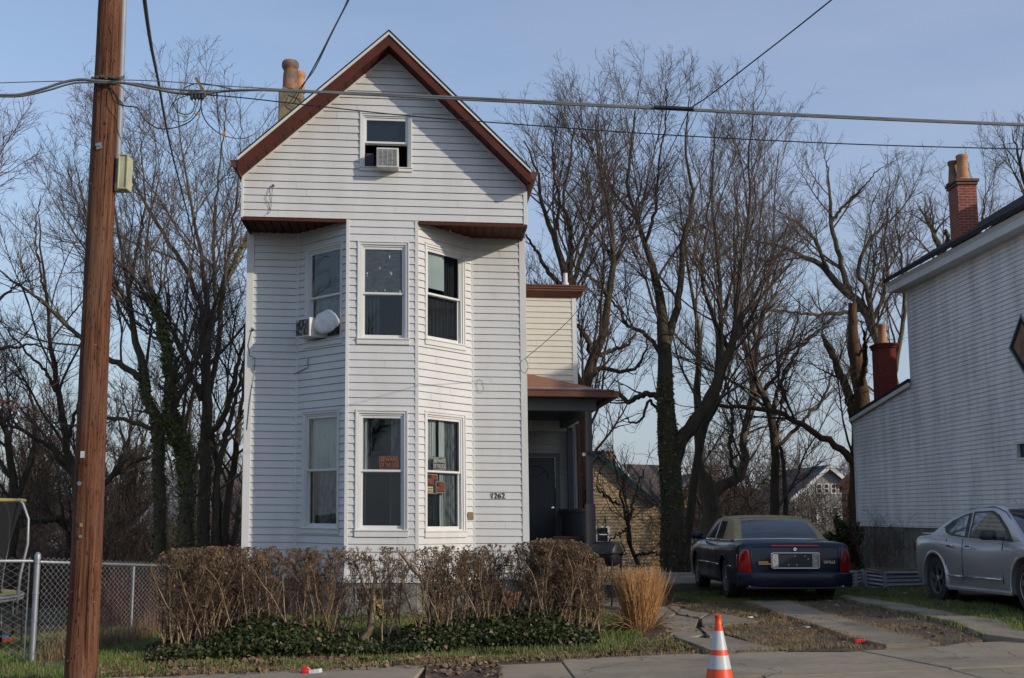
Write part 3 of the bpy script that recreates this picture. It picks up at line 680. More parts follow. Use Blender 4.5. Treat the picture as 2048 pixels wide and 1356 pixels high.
tree('ivy-clad forked tree just right of the utility pole', [
    [(320, 1105, 26), (318, 932, 25), (314, 849, 22), (290, 770, 18), (275, 700, 15), (262, 620, 13), (250, 540, 10), (238, 470, 8), (225, 380, 5), (215, 290, 3)],
    [(314, 855, 17), (335, 830, 15), (359, 791, 13), (397, 713, 9), (430, 640, 7), (450, 540, 5), (455, 440, 3)],
    [(285, 760, 14), (250, 735, 12), (211, 715, 11), (153, 669, 10), (95, 610, 8), (41, 572, 6), (0, 540, 4), (-40, 500, 2)],
    [(312, 858, 10), (270, 845, 9), (215, 835, 7), (150, 850, 5), (90, 840, 3)],
    [(262, 620, 10), (230, 560, 8), (195, 500, 6), (170, 420, 4), (150, 330, 3)],
    [(256, 580, 9), (275, 500, 7), (290, 420, 5), (285, 330, 4), (278, 250, 3)],
    [(95, 610, 6), (80, 540, 5), (70, 460, 4), (85, 390, 2)]], 30.5, 1, (95, 1300, 7000, 9000), ivy=[(0, .0, .45, 2600, .07)])
tree('bare tree standing right behind the utility pole', [
    [(172, 1110, 26), (160, 1010, 22), (146, 940, 18), (130, 870, 15), (120, 800, 13), (105, 710, 10), (95, 620, 8), (85, 520, 6), (78, 430, 3)],
    [(160, 985, 16), (205, 969, 13), (256, 928, 11), (306, 911, 7), (340, 880, 4)],
    [(146, 948, 12), (100, 895, 9), (40, 858, 7), (-20, 840, 5), (-60, 800, 3)],
    [(120, 800, 8), (90, 740, 6), (40, 690, 5), (0, 640, 3)],
    [(135, 880, 8), (160, 800, 7), (190, 740, 5), (200, 660, 3)]], 33.5, 2, (60, 800, 4200, 6000), barkm='bark2', twigm='twig_dark')
tree('ivy-covered leaning tree between the pole and the house', [
    [(376, 1105, 32), (372, 973, 30), (368, 911, 27), (352, 857, 24), (342, 808, 21), (343, 746, 18), (337, 696, 16), (322, 650, 13), (305, 590, 10), (295, 500, 8), (300, 420, 5), (310, 330, 3)],
    [(368, 900, 12), (340, 880, 10), (332, 850, 8), (310, 830, 5), (270, 820, 3)],
    [(342, 760, 9), (365, 690, 7), (372, 600, 6), (380, 500, 4), (390, 400, 3)],
    [(335, 690, 8), (300, 670, 6), (265, 640, 5), (240, 590, 3)]], 29.5, 3, (60, 800, 4800, 6500), ivy=[(0, .03, .75, 5600, .15), (1, .0, .6, 500, .08)])
tree('large many-stemmed tree against the left side of the house', [
    [(407, 1105, 26), (407, 1000, 25), (409, 930, 24), (413, 849, 22), (413, 746, 20), (413, 684, 17), (415, 600, 13), (402, 520, 10), (388, 440, 8), (372, 360, 6), (362, 280, 4), (355, 205, 3)],
    [(413, 700, 14), (398, 601, 12), (367, 533, 10), (320, 458, 9), (265, 363, 6), (242, 300, 4), (215, 230, 3)],
    [(414, 690, 12), (430, 600, 10), (425, 500, 8), (432, 400, 6), (444, 300, 4), (450, 215, 3)],
    [(413, 880, 14), (440, 845, 13), (458, 800, 12), (471, 746, 10), (487, 684, 8), (500, 600, 6), (510, 520, 4)],
    [(413, 800, 12), (438, 700, 11), (446, 577, 10), (470, 520, 9), (496, 465, 7), (512, 400, 5)],
    [(405, 800, 13), (380, 740, 12), (351, 672, 11), (320, 630, 10), (273, 560, 7), (235, 520, 5), (205, 470, 3)],
    [(446, 600, 7), (462, 480, 6), (475, 380, 5), (480, 290, 3), (482, 220, 2)],
    [(430, 1090, 14), (432, 980, 13), (445, 900, 12), (462, 830, 9), (480, 760, 7), (492, 700, 5)]], 31.5, 4, (150, 2000, 10500, 15000), ivy=[(4, .5, .9, 400, .10), (0, .0, .35, 700, .04)])
tree('thin dark trees crowding the left corner of the house', [
    [(452, 1105, 16), (455, 1000, 15), (470, 930, 13), (478, 850, 10), (486, 780, 7), (490, 700, 4)],
    [(465, 1100, 12), (478, 1020, 10), (490, 960, 8), (500, 880, 5)],
    [(440, 1100, 12), (436, 960, 10), (420, 860, 8), (405, 760, 6), (398, 660, 4)]], 33, 5, (50, 600, 3000), barkm='bark2', twigm='twig_dark')
tree('low dark tree at the left edge of the garden', [
    [(20, 1120, 24), (30, 1010, 20), (22, 930, 16), (10, 860, 12), (-10, 790, 8), (-20, 700, 4)],
    [(30, 1000, 14), (60, 930, 11), (70, 860, 8), (60, 780, 5)], [(26, 960, 10), (-20, 900, 8), (-60, 840, 5)],
    [(140, 1130, 20), (138, 1060, 17), (118, 1037, 14), (80, 1042, 10), (40, 1030, 6)]], 36, 6, (80, 1000, 6000, 7000), barkm='bark2', twigm='twig_dark')
tree('reddish twigged tree reaching in from the left edge', [
    [(-160, 1150, 40), (-150, 900, 34), (-120, 700, 26), (-90, 560, 20), (-60, 430, 12), (-30, 300, 6)],
    [(-140, 820, 20), (-70, 740, 14), (-10, 700, 9), (60, 690, 5), (110, 700, 3)], [(-120, 700, 16), (-60, 650, 11), (10, 590, 7), (60, 560, 4)], [(-140, 860, 12), (-80, 830, 8), (0, 800, 5), (80, 830, 3)],
    [(-60, 430, 8), (-30, 380, 6), (0, 350, 3)]], 24, 7, (60, 700, 3600, 3500), barkm='bark_red', twigm='twig_red')
# right of the house
tree('leaning tree rising behind the porch roof', [
    [(1150, 1090, 30), (1155, 960, 28), (1160, 860, 26), (1173, 764, 22), (1189, 712, 20), (1212, 635, 18), (1227, 532, 15), (1224, 480, 13), (1212, 400, 10), (1198, 320, 7), (1190, 240, 4)],
    [(1186, 715, 12), (1168, 665, 11), (1140, 640, 9), (1100, 600, 7), (1070, 560, 5)],
    [(1176, 755, 10), (1205, 738, 9), (1232, 742, 8), (1270, 738, 6), (1290, 700, 4), (1296, 660, 3)],
    [(1190, 715, 9), (1225, 700, 8), (1255, 690, 7), (1278, 660, 4)],
    [(1218, 590, 9), (1190, 560, 8), (1160, 540, 6), (1130, 500, 4)],
    [(1226, 540, 8), (1250, 470, 7), (1275, 400, 5), (1290, 330, 3)]], 31.5, 8, (85, 1100, 5500, 6000), barkm='bark2', twigm='twig_dark')
tree('fan-shaped tree behind the right roof edge of the house', [
    [(1130, 1000, 30), (1130, 760, 26), (1133, 640, 22), (1132, 560, 18), (1110, 480, 14), (1085, 410, 10), (1075, 350, 7), (1050, 280, 4)],
    [(1130, 620, 16), (1138, 540, 14), (1140, 470, 11), (1128, 400, 8), (1140, 320, 6), (1150, 240, 4)],
    [(1128, 580, 12), (1095, 540, 10), (1072, 500, 8), (1050, 470, 5)],
    [(1140, 600, 12), (1160, 520, 10), (1190, 450, 8), (1225, 400, 6), (1230, 320, 4)],
    [(1110, 480, 8), (1118, 400, 7), (1105, 320, 5), (1115, 230, 3)]], 36, 9, (80, 1100, 6000, 7000), barkm='bark2')
tree('tallest tree with a thick ivy-wrapped trunk in the middle', [
    [(1348, 1165, 52), (1345, 1050, 48), (1342, 960, 45), (1337, 880, 40), (1331, 780, 32), (1328, 700, 28), (1322, 610, 23), (1308, 545, 19), (1288, 485, 14), (1272, 430, 11), (1255, 370, 8), (1262, 290, 6), (1270, 220, 3)],
    [(1331, 700, 18), (1352, 620, 16), (1362, 560, 14), (1368, 480, 12), (1385, 400, 9), (1376, 330, 7), (1372, 260, 5), (1380, 190, 3)],
    [(1326, 712, 10), (1292, 668, 9), (1256, 650, 8), (1240, 620, 7), (1218, 596, 5), (1190, 590, 3)],
    [(1330, 803, 12), (1308, 790, 12), (1280, 790, 11), (1258, 803, 10), (1240, 790, 9), (1222, 786, 5)],
    [(1345, 925, 34), (1364, 880, 30), (1385, 850, 28), (1418, 800, 25), (1442, 745, 21), (1458, 700, 18), (1471, 650, 15), (1478, 570, 12), (1490, 480, 9), (1500, 400, 7), (1496, 310, 5), (1508, 210, 3)],
    [(1342, 900, 8), (1325, 850, 7), (1300, 800, 6), (1278, 845, 5), (1250, 838, 3)],
    [(1290, 490, 8), (1310, 420, 7), (1318, 340, 5), (1330, 250, 4), (1335, 180, 3)],
    [(1458, 700, 10), (1430, 640, 9), (1405, 560, 7), (1412, 470, 5), (1420, 380, 4), (1430, 270, 3)],
    [(1270, 430, 6), (1225, 380, 5), (1200, 310, 4), (1190, 230, 2)]], 33, 10, (150, 2000, 11000, 15000), barkm='bark2', ivy=[(0, .0, .36, 3600, .05), (4, .0, .12, 300, .04)])
tree('slim straight tree between the ivy trunk and the dark saloon', [
    [(1372, 1162, 19), (1383, 996, 17), (1406, 872, 16), (1429, 790, 16), (1439, 687, 14), (1440, 583, 11), (1430, 480, 8), (1424, 380, 6), (1430, 280, 4)],
    [(1432, 780, 9), (1460, 700, 8), (1500, 640, 6), (1540, 560, 4)], [(1439, 640, 8), (1465, 560, 6), (1475, 460, 5), (1468, 360, 3)]], 35, 11, (60, 800, 4500, 5000), barkm='bark2')
tree('tree with two low upward-curving forks behind the dark saloon', [
    [(1420, 1150, 38), (1420, 1050, 35), (1420, 985, 32), (1400, 920, 22), (1398, 850, 18), (1392, 780, 15), (1400, 690, 12), (1385, 600, 9), (1372, 500, 7), (1360, 400, 4)],
    [(1418, 995, 28), (1442, 972, 24), (1475, 957, 20), (1490, 915, 17), (1488, 870, 14), (1505, 790, 12), (1512, 700, 10), (1530, 610, 8), (1545, 500, 6), (1550, 390, 4), (1560, 300, 2)],
    [(1500, 800, 8), (1545, 760, 7), (1580, 690, 6), (1600, 610, 4)],
    [(1512, 690, 7), (1505, 600, 6), (1515, 500, 5), (1525, 400, 4), (1530, 290, 2)],
    [(1475, 957, 9), (1460, 900, 8), (1465, 840, 6), (1450, 760, 4)]], 38, 12, (95, 1200, 7500, 9000), barkm='bark')
tree('twin thin trees in front of the grey gabled house', [
    [(1553, 1130, 20), (1550, 1000, 18), (1545, 850, 16), (1520, 780, 13), (1492, 700, 11), (1472, 630, 9), (1468, 540, 7), (1470, 440, 5), (1480, 350, 3)],
    [(1546, 860, 10), (1555, 780, 8), (1590, 710, 7), (1640, 660, 5)], [(1575, 1120, 12), (1570, 1000, 10), (1565, 920, 8), (1555, 860, 6), (1570, 780, 4)],
    [(1548, 900, 9), (1600, 850, 7), (1650, 790, 5), (1665, 740, 3)]], 37, 13, (60, 800, 5000, 5500), barkm='bark2')
tree('broken-topped snag with a splintered side spur', [
    [(1716, 1120, 40), (1716, 1000, 36), (1718, 900, 34), (1722, 800, 32), (1712, 720, 28), (1706, 650, 26), (1705, 604, 24)],
    [(1715, 860, 24), (1700, 800, 20), (1680, 745, 17), (1660, 700, 14), (1643, 668, 9)],
    [(1716, 935, 16), (1690, 905, 15), (1641, 872, 13), (1585, 838, 11), (1540, 821, 10), (1456, 813, 8), (1400, 818, 5)],
    [(1722, 780, 14), (1730, 720, 11), (1727, 660, 7)]], 36.5, 14, (34, 400, 2200), barkm='bark_red', tmin=.35, twigm='twig_dark')
tree('spreading oak-like tree behind the two chimneys', [
    [(1800, 1100, 34), (1795, 850, 30), (1782, 760, 27), (1755, 680, 24), (1730, 620, 22), (1700, 590, 20), (1660, 553, 17), (1640, 530, 15), (1600, 510, 12), (1550, 490, 8), (1500, 478, 5)],
    [(1770, 720, 14), (1742, 640, 13), (1735, 580, 11), (1715, 540, 10), (1740, 480, 8), (1790, 430, 5), (1830, 380, 3)],
    [(1700, 590, 13), (1682, 530, 12), (1664, 450, 10), (1660, 400, 8), (1657, 350, 5), (1655, 320, 3)],
    [(1664, 440, 7), (1690, 410, 6), (1730, 370, 4), (1760, 335, 3)],
    [(1660, 553, 9), (1630, 480, 8), (1600, 450, 6), (1570, 430, 4)],
    [(1720, 620, 9), (1650, 630, 8), (1580, 625, 6), (1520, 620, 4)],
    [(1785, 770, 12), (1800, 680, 10), (1810, 600, 8), (1800, 500, 6), (1790, 430, 3)],
    [(1745, 650, 9), (1775, 560, 8), (1770, 480, 6), (1780, 400, 4)]], 42, 15, (120, 1500, 9000, 9000), up=.08)
tree('pale stub of a broken tree beside the brick chimney', [
    [(1905, 900, 26), (1900, 700, 24), (1885, 560, 22), (1880, 500, 18), (1866, 465, 13), (1852, 437, 11)], [(1882, 540, 10), (1895, 480, 11), (1890, 462, 9)]], 44, 16, (26, 300, 1800), barkm='bark')
tree('bare tree beyond the right hand house roof', [
    [(2120, 1000, 40), (2110, 700, 34), (2090, 500, 26), (2060, 400, 16), (2040, 330, 9), (2030, 280, 4)], [(1960, 900, 20), (1950, 620, 14), (1950, 520, 9), (1965, 440, 6), (1970, 390, 3)]], 46, 17, (45, 550, 3600, 3000), barkm='bark2')
tree('small dark bare sapling in front of the tan house', [
    [(1287, 1165, 9), (1268, 1110, 8), (1255, 1075, 7), (1257, 1050, 6.5), (1245, 1010, 5), (1238, 975, 4), (1232, 935, 3), (1225, 900, 2)],
    [(1256, 1050, 7), (1262, 1015, 6), (1275, 975, 4), (1290, 940, 3)], [(1238, 1010, 5), (1215, 995, 4), (1195, 980, 3)], [(1272, 1110, 5), (1300, 1105, 4), (1330, 1112, 2)], [(1256, 1055, 4), (1235, 1070, 3), (1215, 1085, 2)]], 25.5, 18, (26, 220, 700), barkm='bark2', twigm='twig_dark', depthwob=.5)
tree('crooked bare tree mass behind the porch post', [
    [(1163, 1120, 26), (1163, 1000, 26), (1166, 900, 25), (1168, 820, 22), (1162, 760, 16)], [(1168, 1100, 10), (1172, 1000, 8), (1180, 930, 5)]], 29, 19, (20, 200, 900), barkm='bark_red', twigm='twig_red')

# woodland further off: a few templates, copied
def far_tree(seed, H=12.0):
    rng = np.random.default_rng(seed); t = thing('woodland_tree', 'tmp', 'tree', (0, 0, 0), 'far bare woodland trees'); N = 16
    limbs = []; 
    for k in range(5):
        a = rng.random()*6.28; s = rng.uniform(.05, .3)*(k > 0)
        z0 = 0 if k == 0 else rng.uniform(.15, .4)*H; L = H*.85 - z0
        pts = [(0, 0, -.5, .2)] if k == 0 else []
        for u in np.linspace(0, 1, 6): pts.append((math.cos(a)*s*L*u**1.2+rng.normal(0,.12), math.sin(a)*s*L*u**1.2+rng.normal(0,.12), z0+L*u, (.17 if k == 0 else .09)*(1-u*.85)))
        limbs.append(smooth_limb(pts, N, rng, .03))
    PT = np.stack([l[:, :3] for l in limbs]); R = np.stack([l[:, 3] for l in limbs])
    v, q = tubes(PT, R, 6); np_mesh('trunk', v, q, M['bark2'], t, True)
    p, d, L, r0 = children(PT, R, 70, .15, 1, 42, rng, .32, .5, .2, .6); P1, R1 = walk(p, d, L, np.clip(r0, .015, .05), np.full(len(L), .01), 9, .15, .05, rng)
    p, d, L, r0 = children(P1, R1, 600, .1, 1, 42, rng, .42, .6, .15, .3); P2, R2 = walk(p, d, L, np.clip(r0, .008, .02), np.full(len(L), .007), 6, .16, .04, rng)
    p, d, L, r0 = children(P2, R2, 3000, .1, 1, 42, rng, .5, .6, .1, .25); P3, R3 = walk(p, d, L, np.full(len(L), .007), np.full(len(L), .005), 4, .2, .03, rng)
    v, q = merge([tubes(P1, R1, 4), tubes(P2, R2, 3), tubes(P3, R3, 3)]); np_mesh('crown', v, q, M['twig_dark' if seed % 2 else 'twig'], t); return t
protos = [far_tree(101), far_tree(102), far_tree(103)]
def copy_thing(src, loc, rz, sc, label):
    c = src.copy(); COL.objects.link(c); c.location = loc; c.rotation_euler = (0, 0, rz); c.scale = (sc,)*3; c['label'] = label
    for ch in src.children:
        d = ch.copy(); COL.objects.link(d); d.parent = c
    return c
rr = random.Random(17); used = set()
for k in range(64):
    Y = 48 + 70*(k/64)**1.3; px = rr.uniform(-60, 1800)
    if k % 3 == 0: px = rr.uniform(0, 480)
    if k % 3 == 1: px = rr.uniform(1180, 1760)
    if 1330 < px < 1740 and Y < 100: Y = 80+k*.6
    X = (px-1024)/F*Y; ht = rr.uniform(.55, .95)
    if 1190 < px < 1300 and Y < 66: Y += 25; X = (px-1024)/F*Y
    lab = 'grey-brown bare tree in the distant woodland behind the houses'
    if k < 3: o = protos[k]; o.location = (X, Y, gz(X, Y)-.1); o.rotation_euler = (0, 0, rr.random()*6); o.scale = (ht,)*3; o['label'] = lab
    else: copy_thing(protos[k % 3], (X, Y, gz(X, Y)-.1), rr.random()*6, ht, lab)
# trees across the street: seen mirrored in the window panes
for k, (x, y, s) in enumerate(((-8, -20, 1.15), (-1.5, -24, 1.1), (-15, -21, 1.2), (4, -27, 1.1))):
    copy_thing(protos[k % 3], (x, y, -.4), k*1.3, s, 'bare street tree across the road, mirrored in the windows')
# brush and thickets
def brush(name, label, regions, mat, seed, h, sub, r0=.012, dens=1.0, spread=.35):
    rng = np.random.default_rng(seed); pts = []
    for (p0, p1, y0, y1, n) in regions:
        px = rng.uniform(p0, p1, n); Y = rng.uniform(y0, y1, n); X = (px-1024)/F*Y; pts.append(np.column_stack([X, Y, [gz(x, y)-.05 for x, y in zip(X, Y)]]))
    p = np.concatenate(pts); B = len(p); d = np.column_stack([rng.normal(0, spread, B), rng.normal(0, spread, B), np.ones(B)]); d /= np.linalg.norm(d, axis=1, keepdims=True)
    P0, R0 = walk(p, d, h*rng.uniform(.4, 1.1, B), np.full(B, r0), np.full(B, r0*.4), 8, .16, .02, rng)
    p, d, L, r = children(P0, R0, sub, .1, 1, 45, rng, .5, .6, .1, .2); P1, R1 = walk(p, d, L, np.full(len(L), r0*.5), np.full(len(L), r0*.32), 5, .2, .02, rng)
    p, d, L, r = children(P1, R1, sub*3, .1, 1, 45, rng, .55, .6, .05, .15); P2, R2 = walk(p, d, L, np.full(len(L), r0*.38), np.full(len(L), r0*.28), 4, .22, .02, rng)
    v, q = merge([tubes(P0, R0, 4), tubes(P1, R1, 3), tubes(P2, R2, 3)]); o = np_mesh(name, v, q, mat); props(o, label, 'brush', kind='stuff')
brush('thicket', 'dense brown leafless thicket behind the trees on the left', [(-60, 500, 38, 62, 1500), (100, 480, 35, 40, 300)], M['brush'], 31, 3.3, 6500, .016)
brush('thicket', 'brown leafless brush under the trees behind the parked cars', [(1180, 1330, 60, 75, 150), (1340, 1760, 42, 50, 260), (1340, 1600, 75, 100, 700), (1480, 1590, 48, 65, 120), (1000, 1200, 40, 60, 300)], M['brush'], 32, 2.4, 3600, .016)
brush('understory', 'thin young trees and tall brush among the trunks behind the parked cars', [(1335, 1720, 40, 62, 75)], M['twig_dark'], 36, 6.5, 1500, .022, spread=.28)
brush('understory', 'thin young trees and tall brush among the trunks left of the house', [(180, 500, 36, 50, 60)], M['twig_dark'], 37, 5.5, 1200, .02, spread=.28)
brush('distant_woods', 'grey-brown haze of bare woods on the far slope', [(-200, 2000, 90, 220, 3400), (1200, 1720, 100, 160, 900)], M['hill'], 33, 8.5, 8000, .04)
brush('weeds', 'dark red dead weeds growing through the fence behind the pole', [(200, 480, 19.5, 24, 340)], M['redweed'], 34, 1.0, 900, .006)
brush('vine_tangle', 'thin dry vine stems hanging off the foundation of the right house', [(1722, 1850, 30, 34.4, 60)], M['brush'], 35, 1.7, 300, .007)
# ================================================================== main house
YAW = rad(4.3); LEAN = -.0125; SAG = .008
HU = np.array([math.cos(YAW), math.sin(YAW)]); HV = np.array([-math.sin(YAW), math.cos(YAW)])
HO = np.array(P(763, 1030, 20.0)[:2])
def HX(p):
    x = p[0] + LEAN * (p[2] - 1.5); z = p[2] - SAG * p[0]
    w = HO + HU * x + HV * p[1]
    return (float(w[0]), float(w[1]), float(z))
def HI(w):
    d = np.array(w[:2]) - HO; X = float(d @ HU); y = float(d @ HV); Z = w[2]
    # x + LEAN*(z-1.5) = X ; z - SAG*x = Z
    x = (X - LEAN * (Z - 1.5)) / (1 + LEAN * SAG); return (x, y, Z + SAG * x)
def hit(px, py, A, B):
    """where the sight line crosses the vertical plane A-B of the house: (distance along, height)"""
    a = np.array(HI((0, 0, EYE))); b = np.array(HI(P(px, py, 20.0))); d = b - a
    A = np.array(A); B = np.array(B); t = (B - A) / np.linalg.norm(B - A); n = np.array([t[1], -t[0]])
    k = ((A - a[:2]) @ n) / (d[:2] @ n); q = a + d * k
    return float((q[:2] - A) @ t), float(q[2])
def hy(px, py, y):            # plane parallel to the front at depth y -> (x, z)
    s, z = hit(px, py, (0, y), (1, y)); return s, z

LWR = random.Random(4)
def lap_wall(mb, A, B, lf, rf, z0, z1, holes=(), e=.127, t=.017, breaks=(), off=0.0, GF=.095):
    A = np.array(A, float); B = np.array(B, float); T = (B - A) / np.linalg.norm(B - A); N = np.array([T[1], -T[0]])
    if not callable(lf): l_ = lf; lf = lambda z: l_
    if not callable(rf): r_ = rf; rf = lambda z: r_
    def pt(s, z, o): q = A + T * s + N * (o + off); return (q[0], q[1], z)
    k = math.floor(z0 / e)
    while k * e < z1:
        zb, zt = max(k * e, z0), min((k + 1) * e, z1); cj = LWR.uniform(-.0022, .0022); seams = sorted(LWR.uniform(-3, 5) for _ in range(3)); G = GF * e
        cuts = sorted({zb, zt} | ({k*e+G} if zb < k*e+G < zt else set()) | {c for h in holes for c in h[2:4] if zb < c < zt} | {c for c in breaks if zb < c < zt})
        for za, zc in zip(cuts[:-1], cuts[1:]):
            if zc - za < 1e-5: continue
            zm = (za + zc) / 2; act = sorted([h for h in holes if h[2] < zm < h[3]])
            segs = []; cur = ('l',)
            for h in act:
                segs.append((cur, h[0])); cur = h[1]
            segs.append((cur, ('r',)))
            gro = zc <= k * e + G + 1e-6
            oa = t * (1 - (za - k * e) / e); oc = t * (1 - (zc - k * e) / e)
            if gro: oa = oc = -.010
            else: oa += cj; oc += cj
            for a, b in segs:
                def X(q, z): return lf(z) if q == ('l',) else rf(z) if q == ('r',) else q
                if X(b, zm) - X(a, zm) < .004: continue
                cs = [q for q in seams if X(a, zm)+.3 < q < X(b, zm)-.3] if (not gro and e > .125) else []
                ends = [a] + cs + [b]
                for si, (u, w) in enumerate(zip(ends[:-1], ends[1:])):
                    so_ = .0035*(si % 2); mb.poly([pt(X(u, za), za, oa+so_), pt(X(w, za), za, oa+so_), pt(X(w, zc), zc, oc+so_), pt(X(u, zc), zc, oc+so_)])
                    if so_: mb.poly([pt(X(w, za), za, oa), pt(X(w, za), za, oa+so_), pt(X(w, zc), zc, oc+so_), pt(X(w, zc), zc, oc)])
                if abs(za - k*e - G) < 1e-6:
                    mb.poly([pt(X(a, za), za, -.010), pt(X(b, za), za, -.010), pt(X(b, za), za, oa), pt(X(a, za), za, oa)])
        k += 1
class Plane:
    """helper that places boxes on a wall plane: s along, z up, o outwards"""
    def __init__(s, A, B, xf):
        s.A = np.array(A, float); B = np.array(B, float); s.T = (B - s.A) / np.linalg.norm(B - s.A)
        s.N = np.array([s.T[1], -s.T[0]]); s.xf = xf
    def pt(s, a, z, o): q = s.A + s.T * a + s.N * o; return (float(q[0]), float(q[1]), z)
    def box(s, mb, s0, s1, z0, z1, o0, o1):
        v = [s.pt(a, z, o) for z in (z0, z1) for (a, o) in ((s0, o0), (s1, o0), (s1, o1), (s0, o1))]
        mb.add(v, [(0,3,2,1),(4,5,6,7),(0,1,5,4),(1,2,6,5),(2,3,7,6),(3,0,4,7)])
    def frame(s, mb, s0, s1, z0, z1, w, o0, o1, wt=None, wb=None):
        wt = w if wt is None else wt; wb = w if wb is None else wb
        s.box(mb, s0, s0 + w, z0, z1, o0, o1); s.box(mb, s1 - w, s1, z0, z1, o0, o1)
        s.box(mb, s0 + w, s1 - w, z1 - wt, z1, o0, o1)
        if wb: s.box(mb, s0 + w, s1 - w, z0, z0 + wb, o0, o1)
    def wavy(s, mb, s0, s1, z0, z1, o, amp=.02, waves=6, n=40):
        vs = []
        for i in range(n + 1):
            a = s0 + (s1 - s0) * i / n; d = o + amp * math.sin(i / n * waves * 2 * math.pi + .7 * math.sin(i * .5))
            vs += [s.pt(a, z0, d), s.pt(a + .01 * math.sin(i), z1, d * .6 + o * .4)]
        mb.add(vs, [(2*i, 2*i+2, 2*i+3, 2*i+1) for i in range(n)])
def letter(name, txt, pl, s, z, o, size, mat, parent, bold=.012, xs=1.0, rot=0, xf=None, center=False, spacing=1.0):
    cu = bpy.data.curves.new(name, 'FONT'); cu.body = txt; cu.size = size; cu.offset = bold * size; cu.extrude = .0015
    cu.space_character = spacing; cu.resolution_u = 3
    if center: cu.align_x = 'CENTER'
    tmp = bpy.data.objects.new('tmp', cu); COL.objects.link(tmp)
    dg = bpy.context.evaluated_depsgraph_get(); me = bpy.data.meshes.new_from_object(tmp.evaluated_get(dg))
    bpy.data.objects.remove(tmp); mb = MB(xf or pl.xf)
    cr, sr = math.cos(rot), math.sin(rot)
    for v in me.vertices:
        x, y = v.co.x * xs, v.co.y; x, y = x * cr - y * sr, x * sr + y * cr
        mb.v.append(pl.pt(s + x, z + y, o + v.co.z))
    mb.f = [tuple(p.vertices) for p in me.polygons]
    bpy.data.meshes.remove(me)
    return mb.build(name, mat, parent, fix=False)
def window(parent, pl, s0, s1, z0, z1, zm, sill=.10, casing=.07, lower=None, upper=None, depth=.35, glass='glass', name='window', xf=HX, open_bottom=0):
    f = MB(xf)
    pl.frame(f, s0, s1, z0 + sill, z1, .022, -.02, .028, wb=0)
    pl.frame(f, s0+.022, s1-.022, z0 + sill, z1-.022, casing*.55, -.05, .012, wb=0)
    pl.frame(f, s0+.022+casing*.55, s1-.022-casing*.55, z0 + sill, z1-.022-casing*.55, casing*.45, -.08, -.012, wb=.02)
    w = f.build('window', M['trim'], parent)
    if sill:
        g = MB(xf); pl.box(g, s0-.008, s1+.008, z0, z0+sill*.82, -.02, .034); pl.box(g, s0-.012, s1+.012, z0+sill*.82, z0+sill, -.05, .052); g.build('sill', M['trim'], w, bevel=.004)
    a0 = s0+.022+casing; a1 = s1-.022-casing; zb = z0+sill+.02; zt = z1-.022-casing
    g = MB(xf); pl.frame(g, a0, a1, zm-.018, zt, .03, -.062, -.03, wt=.045, wb=.034); g.build('sash', M['trim'], w)
    g = MB(xf); pl.box(g, a0+.03, a1-.03, zm+.016, zt-.045, -.05, -.046); g.build('pane', M[glass], w)
    lb = zb + open_bottom
    g = MB(xf); pl.frame(g, a0, a1, lb, zm+.0, .03, -.098, -.066, wt=.03, wb=.05); g.build('sash', M['trim'], w)
    g = MB(xf); pl.box(g, a0+.03, a1-.03, lb+.05, zm-.03, -.084, -.080); g.build('pane', M[glass], w)
    g = MB(xf)      # dark room behind the panes
    i0, i1, j0, j1, o0, o1 = a0-.01, a1+.01, zb-.01, zt+.01, -.10, -.10-depth
    c = [pl.pt(a, z, o) for o in (o0, o1) for (a, z) in ((i0,j0),(i1,j0),(i1,j1),(i0,j1))]
    g.add(c, [(4,5,6,7),(0,1,5,4),(1,2,6,5),(2,3,7,6),(3,0,4,7)]); g.build('room_interior', M['dark'], w, fix=False)
    for kind, zz0, zz1 in ((upper, zm, zt), (lower, zb, zm)):
        for c in (kind or []):
            g = MB(xf); k, u0, u1, mat = c[:4]; q0 = a0 + (a1-a0)*u0; q1 = a0 + (a1-a0)*u1
            if k == 'flat': pl.box(g, q0, q1, zz0+(c[4] if len(c)>4 else 0)*(zz1-zz0), zz1, -.118, -.112); nm = 'window_shade'
            elif k == 'film': pl.box(g, q0+.03, q1-.03, zz0+.02, zz1-.045, -.058, -.054); nm = 'window_film'
            else: pl.wavy(g, q0, q1, zz0, zz1, -.14 if len(c) < 5 else c[4], .018, max(2, (q1-q0)*16)); nm = 'curtain'
            g.build(nm, M[mat], w, fix=False)
    return w

house = thing('clapboard_house', 'tall narrow white sided house with brown rakes and two-storey bay, number 1262', 'house', HX((0, 1, -.1)))
D = 1.08
xl = hy(486, 1000, D)[0]; xr = hy(1056.5, 1040, D)[0]
xc = hy(590, 1000, D)[0]; xd = hy(947, 1000, D)[0]
xa = hy(692, 1000, 0)[0]; xb = hy(834, 1000, 0)[0]
XL = hy(483.5, 400, 0)[0]; XR = hy(1053, 410, 0)[0]
zS = (hy(483, 433, 0)[1] + hy(1052, 449, 0)[1]) / 2
z0h = (hy(763, 1167, 0)[1] + hy(540, 1156, D)[1]) / 2
OV = .40
pk = hy(778, 63, -OV); el = hy(475.5, 314, -OV); er = hy(1061.5, 339, -OV)
T = pk[1] - hy(776, 108, 0)[1]
W = 6.0
def roofz(x, d=0.0):
    if x <= pk[0]: return pk[1] + (x - pk[0]) * (pk[1]-el[1])/(pk[0]-el[0]) - d
    return pk[1] - (x - pk[0]) * (pk[1]-er[1])/(er[0]-pk[0]) - d
slL = (pk[1]-el[1])/(pk[0]-el[0]); slR = (pk[1]-er[1])/(er[0]-pk[0])
PF = Plane((0, 0), (1, 0), HX); PB = Plane((0, D), (1, D), HX)
PLc = Plane((xc, D), (xa, 0), HX); PRc = Plane((xb, 0), (xd, D), HX)
Lc = math.hypot(xa-xc, D); Rc = math.hypot(xd-xb, D)
